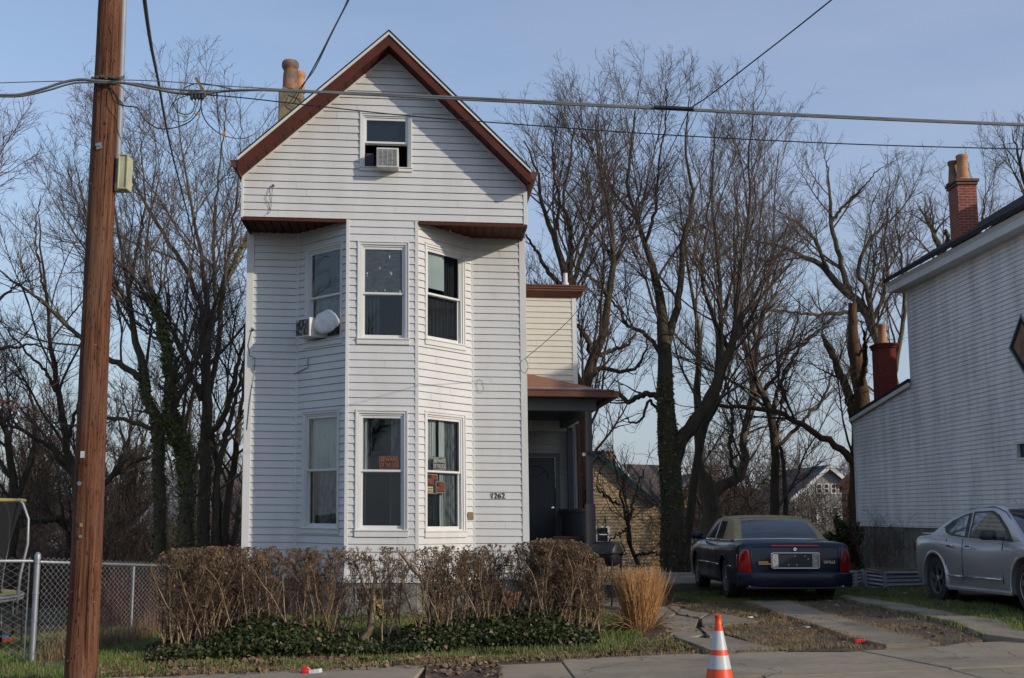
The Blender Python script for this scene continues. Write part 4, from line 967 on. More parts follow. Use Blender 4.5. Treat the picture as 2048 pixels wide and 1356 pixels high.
def hole(Apt, Bpt, pxs):
    q = [hit(px, py, Apt, Bpt) for px, py in pxs]
    return (sum(p[0] for p in q[:len(q)//2])/(len(q)//2), sum(p[0] for p in q[len(q)//2:])/(len(q)//2))
def rect(Apt, Bpt, l, r, tl, tr, bl, br):
    a = hit(l, (tl+bl)/2, Apt, Bpt)[0]; b = hit(r, (tr+br)/2, Apt, Bpt)[0]
    t = (hit(l, tl, Apt, Bpt)[1]+hit(r, tr, Apt, Bpt)[1])/2; c = (hit(l, bl, Apt, Bpt)[1]+hit(r, br, Apt, Bpt)[1])/2
    return [a, b, c, t]
F0, F1 = (0, 0), (1, 0)
wG = rect(F0, F1, 720, 824, 225, 227, 342, 344)
wCU = rect(F0, F1, 715, 818.5, 481, 484, 688, 690)
wCL = rect(F0, F1, 710.5, 816, 819, 820, 1073, 1075)
LA, LB, RA, RB = (xc, D), (xa, 0), (xb, 0), (xd, D)
wLU = rect(LA, LB, 611.5, 685.5, 496, 482, 694, 690)
wLL = rect(LA, LB, 605, 679, 822, 817, 1064, 1071)
wRU = rect(RA, RB, 849, 929, 486, 503, 689, 701)
wRL = rect(RA, RB, 848.5, 930.5, 822, 828, 1074, 1076)
# front wall over the bay
g = MB(HX)
gl = lambda z: max(XL, pk[0] - (pk[1]-T-z)/slL) if z > roofz(XL, T) else XL
gr_ = lambda z: min(XR, pk[0] + (pk[1]-T-z)/slR) if z > roofz(XR, T) else XR
lap_wall(g, F0, F1, gl, gr_, zS, pk[1]-T-.005, [wG], breaks=(roofz(XL, T), roofz(XR, T)))
g.build('gable_wall', M['siding'], house, fix=False)
g = MB(HX); lap_wall(g, F0, F1, xa, xb, z0h, zS, [wCU, wCL]); g.build('bay_front_wall', M['siding'], house, fix=False)
g = MB(HX); lap_wall(g, LA, LB, 0, Lc, z0h, zS, [wLU, wLL]); g.build('bay_side_wall', M['siding'], house, fix=False)
g = MB(HX); lap_wall(g, RA, RB, 0, Rc, z0h, zS, [wRU, wRL]); g.build('bay_side_wall', M['siding'], house, fix=False)
g = MB(HX); lap_wall(g, (0, D), (1, D), xl, xc, z0h, zS); g.build('front_wall', M['siding'], house, fix=False)
g = MB(HX); lap_wall(g, (0, D), (1, D), xd, xr, z0h, zS); g.build('front_wall', M['siding'], house, fix=False)
LEN = 8.2
g = MB(HX); lap_wall(g, (xr, D), (xr, LEN), 0, W-D, z0h, zS)
lap_wall(g, (xr, D), (xr, LEN), 0, LEN-D, zS, roofz(xr, .3)); lap_wall(g, (XR, 0), (XR, LEN), 0, D+.4, zS, roofz(XR, .2)); g.build('side_wall', M['siding'], house, fix=False)
g = MB(HX); lap_wall(g, (xl, LEN), (xl, D), 0, LEN-D, z0h, zS); lap_wall(g, (XL, LEN), (XL, 0), 0, LEN, zS, roofz(XL, .2)); g.build('side_wall', M['siding'], house, fix=False)
g = MB(HX); g.add([(xl, LEN, z0h), (xr, LEN, z0h), (XR, LEN, roofz(XR, .2)), (pk[0], LEN, pk[1]-.2), (XL, LEN, roofz(XL, .2))], [(0,1,2,3,4)]); g.build('back_wall', M['siding'], house, fix=False)
# corner boards
g = MB(HX)
def post(x0, x1, y, z0, z1, o=.022, y1=None): g.box(x0, x1, y - o, (y + .03) if y1 is None else y1, z0, z1)
post(xl-.012, xl+.115, D, z0h, zS-.002); post(xr-.10, xr+.014, D, z0h, zS-.002)
post(XL-.012, XL+.028, 0, zS-.02, roofz(XL, T)-.01); post(XR-.055, XR+.012, 0, zS-.02, roofz(XR, T)-.01)
post(xa-.028, xa+.03, 0, z0h, zS+.0, .018); post(xb-.03, xb+.028, 0, z0h, zS+.0, .018)
post(xc-.02, xc+.03, D-.005, z0h, zS-.002, .022); post(xd-.03, xd+.02, D-.005, z0h, zS-.002, .022)
g.build('corner_trim', M['trim'], house, bevel=.003)
# thin j-channel where siding meets the rake
g = MB(HX)
for (a, b) in (((XL, roofz(XL, T)), (pk[0], pk[1]-T)), ((XR, roofz(XR, T)), (pk[0], pk[1]-T))):
    g.bar((a[0], -.012, a[1]-.012), (b[0], -.012, b[1]-.012), .02, .028)
g.build('rake_channel', M['trim'], house)
# foundation
fz = -.75
g = MB(HX)
def fwall(A, B, zt, d=.16):
    A = np.array(A); B = np.array(B); t = (B-A)/np.linalg.norm(B-A); n = np.array([t[1], -t[0]]); 
    a = A - n*.01; b = B - n*.01; c = b - n*d; e = a - n*d
    g.add([(a[0],a[1],fz),(b[0],b[1],fz),(c[0],c[1],fz),(e[0],e[1],fz),(a[0],a[1],zt),(b[0],b[1],zt),(c[0],c[1],zt),(e[0],e[1],zt)], [(0,3,2,1),(4,5,6,7),(0,1,5,4),(1,2,6,5),(2,3,7,6),(3,0,4,7)])
zf = z0h - .003
for A, B in (((xl, D), (xc, D)), (LA, LB), ((xa, 0), (xb, 0)), (RA, RB), ((xd, D), (xr, D)), ((xr, D), (xr, LEN)), ((xl, LEN), (xl, D))): fwall(A, B, zf)
g.build('foundation', M['stone'], house)
g = MB(HX); PF.frame(g, xa+.16, xb-.4, z0h-.30, z0h-.06, .03, -.012, .012); g.build('basement_window', M['flash'], house)
g = MB(HX); PF.box(g, xa+.19, xb-.43, z0h-.27, z0h-.09, -.008, -.002); g.build('pane', M['black'], house.children[-1])
# overhang soffits: narrow boards with open joints
def soffit(poly_fn, x0, x1, name='soffit'):
    g = MB(HX); x = x0; wdt = .147
    while x < x1 - .01:
        xe = min(x + wdt, x1); a, b = x + .006, xe - .006
        ya0, ya1 = poly_fn(a); yb0, yb1 = poly_fn(b)
        if max(ya1-ya0, yb1-yb0) > .02:
            g.add([(a, ya0, zS-.004), (b, yb0, zS-.022), (b, yb1, zS-.022), (a, ya1, zS-.004),
                   (a, ya0, zS+.02), (b, yb0, zS+.02), (b, yb1, zS+.02), (a, ya1, zS+.02)], [(0,3,2,1),(4,5,6,7),(0,1,5,4),(1,2,6,5),(2,3,7,6),(3,0,4,7)])
        x = xe
    return g.build(name, M['soffit'], house)
soffit(lambda x: (.0, D if x < xc else max(.0, D*(xa-x)/(xa-xc)-.01)), XL+.02, xa)
soffit(lambda x: (.0, D if x > xd else max(.0, D*(x-xb)/(xd-xb)-.01)), xb, XR-.02)
g = MB(HX)
g.box(XL, xa-.03, -.03, .03, zS-.055, zS-.012); g.box(XL-.012, XL+.03, .03, D, zS-.05, zS+.02); g.build('overhang_edge', M['brown'], house); g = MB(HX); g.box(xb+.03, XR, -.03, .03, zS-.055, zS-.012)
g.box(XR-.03, XR+.012, .03, D, zS-.05, zS+.02)
g.build('overhang_edge', M['brown'], house)
# roof
g = MB(HX)
def slab(pa, pb, y0, y1, d0, d1, m=None):
    (m or g).add([(pa[0], y0, pa[1]-d1), (pb[0], y0, pb[1]-d1), (pb[0], y1, pb[1]-d1), (pa[0], y1, pa[1]-d1),
           (pa[0], y0, pa[1]-d0), (pb[0], y0, pb[1]-d0), (pb[0], y1, pb[1]-d0), (pa[0], y1, pa[1]-d0)], [(0,3,2,1),(4,5,6,7),(0,1,5,4),(1,2,6,5),(2,3,7,6),(3,0,4,7)])
slab(el, pk, -OV-.03, LEN+.3, -.028, .0); slab(pk, er, -OV-.03, LEN+.3, -.03, .0)
g.build('roof', M['shingle'], house); roof_o = house.children[-1]
g = MB(HX); slab(el, pk, -OV-.022, -OV+.02, .002, .055); slab(pk, er, -OV-.022, -OV+.02, .002, .055); g.build('drip_edge', M['trim'], roof_o)
g = MB(HX); slab(el, pk, -OV, -OV+.03, .056, T); slab(pk, er, -OV, -OV+.03, .056, T); g.build('rake_board', M['brown'], roof_o)
def rake_soffit(pa, pb):
    g = MB(HX); n = 17
    for i in range(n):
        t0, t1 = i/n, (i+1)/n
        a = (pa[0]+(pb[0]-pa[0])*t0, pa[1]+(pb[1]-pa[1])*t0); b = (pa[0]+(pb[0]-pa[0])*(t1-.004), pa[1]+(pb[1]-pa[1])*(t1-.004))
        g.add([(a[0], -OV+.03, a[1]-T+.012), (b[0], -OV+.03, b[1]-T+.009), (b[0], .02, b[1]-T+.009), (a[0], .02, a[1]-T+.012),
               (a[0], -OV+.03, a[1]-T+.04), (b[0], -OV+.03, b[1]-T+.04), (b[0], .02, b[1]-T+.04), (a[0], .02, a[1]-T+.04)], [(0,3,2,1),(4,5,6,7),(0,1,5,4),(1,2,6,5),(2,3,7,6),(3,0,4,7)])
    g.build('rake_soffit', M['soffit'], roof_o)
rake_soffit(el, pk); rake_soffit(pk, er)
g = MB(HX)   # sheathing under the shingles
slab((el[0]+.05, roofz(el[0]+.05)), pk, -.02, LEN+.2, .002, .12); slab(pk, (er[0]-.05, roofz(er[0]-.05)), -.02, LEN+.2, .002, .12)
g.box(el[0]+.0, XL, -OV+.03, LEN, el[1]-T-.02, el[1]-.04); g.box(XR, er[0]-.0, -OV+.03, LEN, er[1]-T-.02, er[1]-.04)
g.build('eave_board', M['brown'], roof_o)
def gutter(x0, z, y0, y1, side, name='gutter', parent=house, w=.125):
    g = MB(HX); pr = [(0, 0), (side*.05, -.005), (side*w*.8, .045), (side*w*.86, .085), (side*w, .11), (side*w, .125), (0, .125)]
    g.prism([(x0+a, z+b) for a, b in pr], y0, y1); return g.build(name, M['brown_light'], parent)
gutter(er[0]+.002, er[1]-.16, -OV+.02, LEN, 1); gutter(el[0]-.002, el[1]-.17, -OV+.02, LEN, -1)
# windows
zm = lambda A, B, px, py: hit(px, py, A, B)[1]
window(house, PF, *wG, zm(F0, F1, 768, 284), sill=.07, casing=.06, upper=[('flat', 0, 1, 'dark', .0)], depth=.5, open_bottom=.40)
window(house, PF, *wCU, zm(F0, F1, 768, 586), upper=[('film', 0, 1, 'frost')], lower=[('wavy', .05, .4, 'curtain_dark')])
tr_w = house.children[-1]
for (px, py, s_) in ((779, 513, .035), (783, 548, .04), (780, 545, .03), (760, 536, .02), (734, 547, .03), (735, 552, .02), (770, 580, .025), (752, 582, .02), (800, 583, .03)):
    q = hy(px, py, .04); g = MB(HX); rg_ = random.Random(px); n_ = 7
    g.add([PF.pt(q[0]+s_*rg_.uniform(.2, 1)*math.cos(6.28*i/n_)*.5, q[1]+s_*rg_.uniform(.4, 1.2)*math.sin(6.28*i/n_), -.036-.01*rg_.random()) for i in range(n_)], [tuple(range(n_))]); g.build('torn_film', M['white_bag'], tr_w, fix=False)
window(house, PF, *wCL, zm(F0, F1, 768, 941), sill=.115,
       upper=[('wavy', 0, .16, 'curtain'), ('wavy', .72, 1, 'lace'), ('wavy', .16, .28, 'curtain_dark')], lower=[('wavy', .68, .98, 'curtain_dark'), ('wavy', 0, .14, 'curtain_dark')])
window(house, PLc, *wLU, zm(LA, LB, 655, 590), upper=[('wavy', .6, 1, 'curtain_dark')], lower=[('wavy', 0, 1, 'lace')], open_bottom=.0)
window(house, PLc, *wLL, zm(LA, LB, 650, 939), sill=.10, upper=[('flat', 0, 1, 'curtain_cream')], lower=[('wavy', .22, 1, 'lace'), ('wavy', .1, .25, 'curtain_dark')])
window(house, PRc, *wRU, zm(RA, RB, 882, 591), upper=[('flat', 0, .62, 'blind', .15), ('wavy', .62, 1, 'curtain_dark')], lower=[('wavy', .0, 1, 'curtain_dark')])
window(house, PRc, *wRL, zm(RA, RB, 882, 943), sill=.115, upper=[('wavy', 0, .4, 'curtain'), ('flat', .46, .62, 'curtain', .0), ('wavy', .62, 1, 'lace')], lower=[('wavy', .5, .62, 'curtain'), ('wavy', .62, 1, 'lace'), ('wavy', 0, .45, 'curtain_dark')])
# house number with small serifs
sN, zN = hy(980, 994.5, D); zN = math.floor(zN/.127)*.127+.024; numb = letter('house_number', '1262', PB, sN, zN, .0215, .142, M['black'], house, bold=.012, xs=.95)
# small meter plate on the right of the bay
pA = hit(934, 1024, RA, RB); pB = hit(945, 1040, RA, RB)
g = MB(HX); PRc.box(g, pA[0], pB[0], pB[1], pA[1], .014, .022); g.build('wall_patch', M['wood_plank'], house)
# hooks and cable stubs on the siding
def cab(name, pts, r, mat, parent=None, m=5): 
    g = MB(); g.tube(pts, r, m); return g.build(name, mat, parent, smooth=True)
def hp(px, py, y, o=.03): x, z = hy(px, py, y); return HX((x, y - o, z))
g = MB(); g.tube([hp(547, 372, 0, .0), hp(547, 372, 0, .05)], .02, 8); g.build('cable_bushing', M['rust'], house)
cab('cable_stub', [hp(546, 374, 0, .045), hp(544, 392, 0, .03), hp(543, 412, 0, .03), hp(541, 424, 0, .035), hp(535, 430, 0, .05)], .005, M['cable'], house)
cab('cable_stub', [hp(545, 373, 0, .045), hp(537, 385, 0, .03), hp(532, 398, 0, .03), hp(538, 410, 0, .025), hp(541, 420, 0, .03)], .004, M['cable'], house)
cab('cable_stub', [HX(PLc.pt(*hit(a, b, LA, LB), .03)) for a, b in ((620, 716), (618, 724), (619, 735), (606, 741), (592, 748))], .007, M['rust'], house)
cab('cable_stub', [hp(505, 655, D), hp(497, 690, D), hp(500, 712, D), hp(511, 716, D), hp(508, 750, D), hp(500, 800, D), hp(494, 860, D)], .005, M['cable_black'], house)
cab('cable_stub', [hp(507, 660, D, .0), hp(507, 660, D, .06)], .022, M['rust'], house, 8)
# ---- rear wing and porch
PW = Plane((0, W), (1, W), HX)
xw = hy(1153, 700, W)[0]; zwt = hy(1100, 596, W)[1]; zwg = hy(1100, 571, W-.12)[1]
xdr = hy(1111.5, 1000, W)[0]; zdt = hy(1085, 914.5, W)[1]; zfl = zdt - 2.04; xdl = xdr - .87
zC = hy(1100, 862, W)[1]
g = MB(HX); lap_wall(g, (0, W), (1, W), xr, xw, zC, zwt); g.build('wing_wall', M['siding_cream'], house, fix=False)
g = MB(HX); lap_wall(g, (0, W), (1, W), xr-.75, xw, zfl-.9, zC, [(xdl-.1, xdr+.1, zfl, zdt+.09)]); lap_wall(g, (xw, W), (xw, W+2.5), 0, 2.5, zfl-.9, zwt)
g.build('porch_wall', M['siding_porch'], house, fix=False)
g = MB(HX); g.box(xw-.085, xw+.012, W-.025, W+.03, zfl-.9, zwt); g.build('corner_trim', M['trim'], house)
g = MB(HX); g.box(xr, xw+.03, W-.03, W+.2, zwt, zwt+.17); g.build('wing_frieze', M['brown'], house)
g = MB(HX); zg = zwt+.13
g.add([(xr, W-.16, zg), (xw+.17, W-.16, zg), (xw+.03, W+.0, zwt-.0), (xr, W+.0, zwt-.0), (xr, W-.17, zg+.13), (xw+.18, W-.17, zg+.13), (xw+.18, W+2.5, zg+.13), (xr, W+2.5, zg+.13), (xw+.05, W+2.5, zwt)],
      [(0,1,5,4),(1,8,6,5)[:4],(0,3,2,1),(4,5,6,7),(1,2,8)])
g.build('wing_cornice', M['brown_light'], house, fix=False)
g = MB(HX)
for k, (a, b) in enumerate(((0, .03), (.05, .045), (.10, .055))): g.box(xr, xw+.185, W-.17-b, W-.165, zg+a, zg+a+.035)
g.build('gutter', M['brown_light'], house)
vx, vz = hy(1131, 568, W+.6); g = MB(HX); g.lathe([(.075, vz-.3), (.075, vz+.02), (.05, vz+.05), (.05, vz+.24), (.052, vz+.25), (.0, vz+.26)], (vx, W+.6, 0), m=14); g.build('vent_pipe', M['tin'], house, smooth=True, angle=40)
# door
g = MB(HX); PW.box(g, xdr, xdr+.1, zfl, zdt+.09, -.03, .03); PW.box(g, xdl-.1, xdl, zfl, zdt+.09, -.03, .03); PW.box(g, xdl, xdr, zdt, zdt+.09, -.03, .03); g.build('door_casing', M['grey_beam'], house)
g = MB(HX); PW.box(g, xdl, xdr, zfl, zdt, -.08, -.045); g.build('door', M['door_paint'], house); door = house.children[-1]
g = MB(HX)
for i in range(2):
    for (a, b) in ((.25, .78), (.92, 1.42)):
        x0 = xdl + .12 + i*.36; PW.frame(g, x0, x0+.27, zfl+a, zfl+b, .02, -.048, -.036)
g.build('door_panel', M['door_paint'], door)
g = MB(HX); cx = (xdl+xdr)/2; cz = zfl+1.58
g.tube([PW.pt(cx+.29*math.cos(t), cz+.27*math.sin(t), -.04) for t in np.linspace(0, math.pi, 17)], .011, 5); PW.box(g, cx-.3, cx+.3, cz-.012, cz+.012, -.046, -.03)
for t in (.7, 1.57, 2.44): g.tube([PW.pt(cx, cz, -.04), PW.pt(cx+.28*math.cos(t), cz+.26*math.sin(t), -.04)], .007, 4)
g.build('fanlight', M['slate_paint'], door)
g = MB(HX); g.lathe([(.0, 0), (.03, 0), (.03, -.05), (.0, -.055)], PW.pt(xdr-.07, zfl+.95, -.0), 'y', 12); g.build('handle', M['chrome'], door)
# porch
yp = 1.52; xp = hy(1181, 1000, yp)[0]
zbt = hy(1120, 797, yp)[1]; zbb = hy(1120, 820.5, yp)[1]; xbe = hy(1192.5, 810, yp)[0]
g = MB(HX); g.box(xr, xbe, yp, yp+.14, zbb, zbt); g.box(xbe-.16, xbe-.02, yp+.14, W-.03, zbb, zbt-.01); g.build('porch_beam', M['grey_beam'], house, bevel=.004)
g = MB(HX); g.box(xr, xbe-.16, yp+.14, W-.03, zbb+.16, zbb+.18); g.build('porch_ceiling', M['slate_paint'], house)
g = MB(HX); g.box(xp-.06, xp+.06, yp+.01, yp+.13, zfl+1.0, zbb); g.box(xp-.085, xp+.085, yp-.015, yp+.155, -.3, zfl+1.0); g.build('porch_post', M['post_wood'], house, bevel=.004)
xq = hy(1141, 960, W-.2)[0]
g = MB(HX); g.box(xq-.06, xq+.06, W-.26, W-.13, zfl, zbb); g.build('porch_post', M['slate_paint'], house, bevel=.004)
xd2 = hy(1157.5, 950, W)[0]; g = MB(HX); g.box(xd2-.03, xd2+.045, W-.09, W-.02, zfl-.8, zbb+.1); g.build('downspout', M['brown_light'], house, bevel=.006)
# porch floor, knee wall
g = MB(HX); g.box(xr, xp+.1, yp, W-.03, zfl-.12, zfl); g.build('porch_floor', M['slate_paint'], house)
g = MB(HX)
for i in range(44):
    y = yp+.17+i*.105
    if y > W-.4: break
    g.box(xp-.03, xp+.02, y+.004, y+.099, -.3, zfl+.86)
g.box(xp-.02, xp+.035, yp+.16, W-.1, -.3, zfl+.86)
g.build('knee_wall', M['slate_paint'], house)
g = MB(HX); g.box(xp-.07, xp+.07, yp+.16, W-.1, zfl+.86, zfl+.92); g.build('knee_wall_cap', M['slate_paint'], house, bevel=.005)
# porch roof with hip
exf, ezf = hy(1224, 789, yp-.28); zef = (hy(1100, 776, yp-.28)[1]+ezf)/2
hx0, hz0 = hy(1051, 743, yp+1.1)
hx0 = xr + .003
g = MB(HX); th = .02
g.add([(xr, yp-.30, zef), (exf, yp-.30, zef), (hx0, yp+1.15, hz0), (exf, W-.03, zef), (hx0, W-.03, hz0)], [(0,1,2),(1,3,4,2)])
g.build('porch_roof', M['shingle_red'], house, fix=False); pr_o = house.children[-1]
g = MB(HX); g.box(xr, exf-.02, yp-.25, W-.04, zef-.07, zef-.01); g.build('porch_soffit', M['slate_paint'], pr_o)
g = MB(HX); g.box(xr, xbe+.05, yp-.02, yp+.1, zbt, zef-.07); g.build('porch_frieze', M['slate_paint'], pr_o)
g = MB(HX); g.box(xr, exf, yp-.44, yp-.31, zef-.115, zef+.0); g.box(xr, exf+.02, yp-.455, yp-.435, zef-.01, zef+.022); g.box(exf-.04, exf+.1, yp-.44, W-.1, zef-.11, zef+.0); g.build('gutter', M['brown_light'], pr_o, bevel=.006)
g = MB(HX); k = (hz0-zef)/(1.45); g.add([(xr, yp-.30, zef+.006), (exf+.0, yp-.30, zef+.006), (exf-.22, yp-.1, zef+.2*k+.008), (xr, yp-.1, zef+.2*k+.008)], [(0,1,2,3)]); g.build('flashing', M['flash'], pr_o, fix=False)
# camera and lamp on the porch post
q = hy(1186, 905, yp); g = MB(HX); g.box(q[0]-.06, q[0]+.05, yp-.04, yp+.13, q[1]-.03, q[1]+.03); g.tube([(q[0]+.05, yp+.05, q[1]), (q[0]+.13, yp, q[1]-.01)], .012, 6); g.tube([(q[0]+.10, yp+.02, q[1]-.035), (q[0]+.18, yp-.06, q[1]+.04)], .026, 8)
g.build('security_light', M['black'], house)
q = hy(1170, 909, yp); g = MB(HX); g.box(q[0]-.04, q[0]+.04, yp+.02, yp+.1, q[1]-.025, q[1]+.03); g.build('junction_box', M['box_cream'], house)
# concrete pier of the porch steps
a0 = hy(1194, 1190, .75); a1 = hy(1204.5, 1190, .75)
g = MB(HX); g.box(a0[0]-.35, a1[0], .72, 1.0, -.3, hy(1200, 1162, .72)[1]); g.build('step_pier', M['concrete2'], house, bevel=.01)
g = MB(HX); g.box(a0[0]-.1, a1[0]-.01, .74, .98, hy(1200, 1162, .72)[1]+.002, hy(1200, 1134, .72)[1]); g.build('newel_block', M['slate_paint'], house, bevel=.01)
# chimney of the house
cxy = HI(P(581, 200, 25.2)); cx0 = HI(P(557, 230, 25.0))[0]; cx1 = HI(P(606, 230, 25.0))[0]; zt = HI(P(581, 183, 25.0))[2]
cy = min(cxy[1], 7.2); cw = (cx1-cx0)/2; cm = (cx0+cx1)/2
g = MB(HX); g.box(cx0, cx1, cy-cw, cy+cw, roofz(cx0)-.4, zt); g.build('chimney', M['parge'], house, bevel=.03); ch = house.children[-1]
g = MB(HX); g.add([(cx0+.02, cy-cw+.02, zt-.005), (cx1-.02, cy-cw+.02, zt-.005), (cx1-.02, cy+cw-.02, zt-.005), (cx0+.02, cy+cw-.02, zt-.005), (cm-.12, cy-.12, zt+.22), (cm+.2, cy-.12, zt+.16), (cm+.2, cy+.12, zt+.16), (cm-.12, cy+.12, zt+.22)], [(0,3,2,1),(4,5,6,7),(0,1,5,4),(1,2,6,5),(2,3,7,6),(3,0,4,7)]); g.build('mortar_cap', M['clay_dirty'], ch, bevel=.03)
potp = [(.165, 0), (.155, .32), (.14, .40), (.165, .44), (.19, .5), (.185, .56), (.16, .60), (.12, .60), (.1, .4)]
g = MB(HX); g.lathe([(a, zt+.08+b*1.1) for a, b in potp], (cm-.04, cy-.05, 0), m=16); g.build('chimney_pot', M['clay_dirty'], ch, smooth=True, angle=40)
g = MB(HX); g.lathe([(a*.72, zt+.1+b*.8) for a, b in potp], (cm+.14, cy+.16, 0), m=16); g.build('chimney_pot', M['clay'], ch, smooth=True, angle=40)

# ---- loose things on the house
def aircon(label, pl, s, z, w, h, out, mat, side=None):
    t = thing('air_conditioner', label, 'air conditioner', HX(pl.pt(s + w/2, z, 0)))
    g = MB(HX); pl.box(g, s, s+w, z, z+h, -.1, out); g.build('housing', M['white_plastic'], t, bevel=.012)
    g = MB(HX); pl.box(g, s+.03, s+w-.03, z+.03, z+h-.03, out+.001, out+.006); g.build('grille', M[mat], t)
    g = MB(HX)
    for i in range(13): zz = z+.035+(h-.07)*i/12; pl.box(g, s+.03, s+w-.03, zz-.002, zz+.002, out+.006, out+.010)
    for i in range(5): a = s+.03+(w-.06)*i/4; pl.box(g, a-.003, a+.003, z+.03, z+h-.03, out+.010, out+.013)
    g.build('louvre', M['white_plastic'] if mat == 'grille' else M['rust'], t); return t
q0 = hy(752.5, 333, -.3); q1 = hy(797, 295, -.3)
aircon('white window air conditioner below the attic window sash in the gable', PF, q0[0], q0[1], q1[0]-q0[0], q1[1]-q0[1], .28, 'grille')
g = MB(HX); a = hy(731, 306, 0); b = hy(748, 332, 0); c = thing('foam_filler', 'dark purple cloth stuffed left of the attic window air conditioner', 'cloth', HX((a[0], 0, b[1])))
g.box(a[0], b[0], -.0, .05, b[1], a[1]); g.build('cloth', mk('purple_cloth', (.07,.045,.07), rough=.9), c, bevel=.02)
qa = hit(621, 680, LA, LB); 
aircon('worn window air conditioner sticking out of the upper left bay window', PLc, qa[0]-.02, qa[1], .40, .33, .30, 'grille_worn')
# plastic-wrapped bundle beside it
qb = hit(664, 652, LA, LB); c = PLc.pt(qb[0]+.02, qb[1]+.01, .15)
bmv = bmesh.new(); bmesh.ops.create_icosphere(bmv, subdivisions=4, radius=1); g = MB(HX)
for v in bmv.verts:
    n = v.co.normalized(); k = 1 + .06*math.sin(5*n.x+3*n.z) + .04*math.sin(9*n.y+4*n.x)
    k = 1+.05*math.sin(7*n.x+4*n.z+2)+.03*math.sin(11*n.y-9*n.z); w_ = .75+.35*(n.z > -.2)*(1-abs(n.x)); p = Vector((n.x*.30*(1-.25*max(0,-n.z)), n.y*.14, n.z*.20*w_ + (.03 if n.z > 0 else 0)))*k
    g.v.append((c[0]+p.x*.75-p.y*.5, c[1]-p.x*.6+p.y*.7, c[2]+p.z))
g.f = [tuple(v.index for v in f.verts) for f in bmv.faces]; bmv.free()
o = g.build('plastic_bundle', M['white_bag'], smooth=True); props(o, 'white plastic bundle stuffed beside the worn air conditioner in the bay', 'bundle')
def signboard(label, pl, s, z, w, h, o, tilt, mats, lines, ymat=None):
    t = thing('warning_sign', label, 'sign', HX(pl.pt(s + w/2, z, o)))
    c, sn = math.cos(tilt), math.sin(tilt)
    R = lambda a, b: (s + a*c - b*sn, z + a*sn + b*c)
    def quad(mb, a0, a1, b0, b1, o0, o1):
        v = [pl.pt(*R(a, b), oo) for b in (b0, b1) for (a, oo) in ((a0, o0), (a1, o0), (a1, o1), (a0, o1))]
        mb.add(v, [(0,3,2,1),(4,5,6,7),(0,1,5,4),(1,2,6,5),(2,3,7,6),(3,0,4,7)])
    g = MB(HX); quad(g, 0, w, 0, h, o-.003, o); g.build('panel', M[mats[0]], t)
    g = MB(HX); m = .012
    for a0, a1, b0, b1 in ((m, w-m, m, m+.005), (m, w-m, h-m-.005, h-m), (m, m+.005, m, h-m), (w-m-.005, w-m, m, h-m)): quad(g, a0, a1, b0, b1, o+.0005, o+.0015)
    g.build('border', M[mats[1]], t)
    for (txt, a, b, size, xs, mt) in lines:
        u = R(a*w, b*h); letter('lettering', txt, pl, u[0], u[1], o+.001, size, M[mt or mats[1]], t, bold=.0, xs=xs, rot=tilt)
    return t
q = hy(758, 939, .075); signboard('dark sign with orange BEWARE OF THE DOG lettering in the middle bay window', PF, q[0], q[1], .335, .225, -.03, .045, ('sign_black', 'sign_orange'), [('BEWARE', .09, .56, .105, .70, None), ('OF THE DOG', .075, .15, .105, .485, None)])
q = hit(868, 940, RA, RB); signboard('black sign with white BEWARE OF THE DOG lettering in the right bay window', PRc, q[0], q[1], .33, .23, -.024, 0, ('sign_black', 'sign_white'), [('BEWARE', .09, .56, .105, .70, None), ('OF THE DOG', .075, .15, .105, .485, None)])
q = hit(625, 938, LA, LB); signboard('faded BEWARE OF THE DOG sign behind the lower left bay window glass', PLc, q[0]-.03, q[1]+.0, .34, .24, -.105, 0, ('curtain', 'curtain_cream'), [('BEWARE', .05, .56, .112, .8, 'sign_white'), ('OF THE DOG', .05, .12, .112, .56, 'sign_white')])
q = hit(858, 988.5, RA, RB); signboard('larger NO TRESPASSING sign with yellow notice, partly covered, right bay window', PRc, q[0], q[1], .30, .35, -.064, 0, ('sign_black', 'sign_yellow'), [('NO', .45, .76, .10, .9, 'sign_red'), ('TRES', .06, .50, .125, .66, 'sign_red')])
g = MB(HX); PRc.box(g, q[0]+.03, q[0]+.17, q[1]+.03, q[1]+.13, -.0645, -.0625); g.build('notice', M['sign_yellow'], bpy.data.objects['warning_sign.003'])
letter('lettering', 'VIOLATORS WILL', PRc, q[0]+.04, q[1]+.085, -.062, .03, M['sign_black'], bpy.data.objects['warning_sign.003'], bold=.02, xs=.5)
letter('lettering', 'BE PROSECUTED', PRc, q[0]+.04, q[1]+.045, -.062, .03, M['sign_black'], bpy.data.objects['warning_sign.003'], bold=.02, xs=.5)
q = hit(876, 987, RA, RB); signboard('small NO TRESPASSING sign overlapping the larger one, right bay window', PRc, q[0], q[1], .26, .215, -.058, 0, ('sign_black', 'sign_white'), [('NO', .40, .56, .10, .75, 'sign_red'), ('TRESPASSING', .06, .18, .105, .355, 'sign_red')])
q = hy(1113, 1094, 2.2); q2 = hy(1154, 1073, 2.2); t = thing('porch_box', 'red-brown wooden box standing at the front of the porch', 'box', HX(((q[0]+q2[0])/2, 2.3, zfl)))
g = MB(HX); g.box(q[0], q2[0], 2.2, 2.5, zfl, q2[1]-.03); g.build('body', M['box_red'], t, bevel=.008); g = MB(HX); g.box(q[0]-.02, q2[0]+.02, 2.18, 2.52, q2[1]-.03, q2[1]); g.build('lid', M['box_red'], t, bevel=.005)
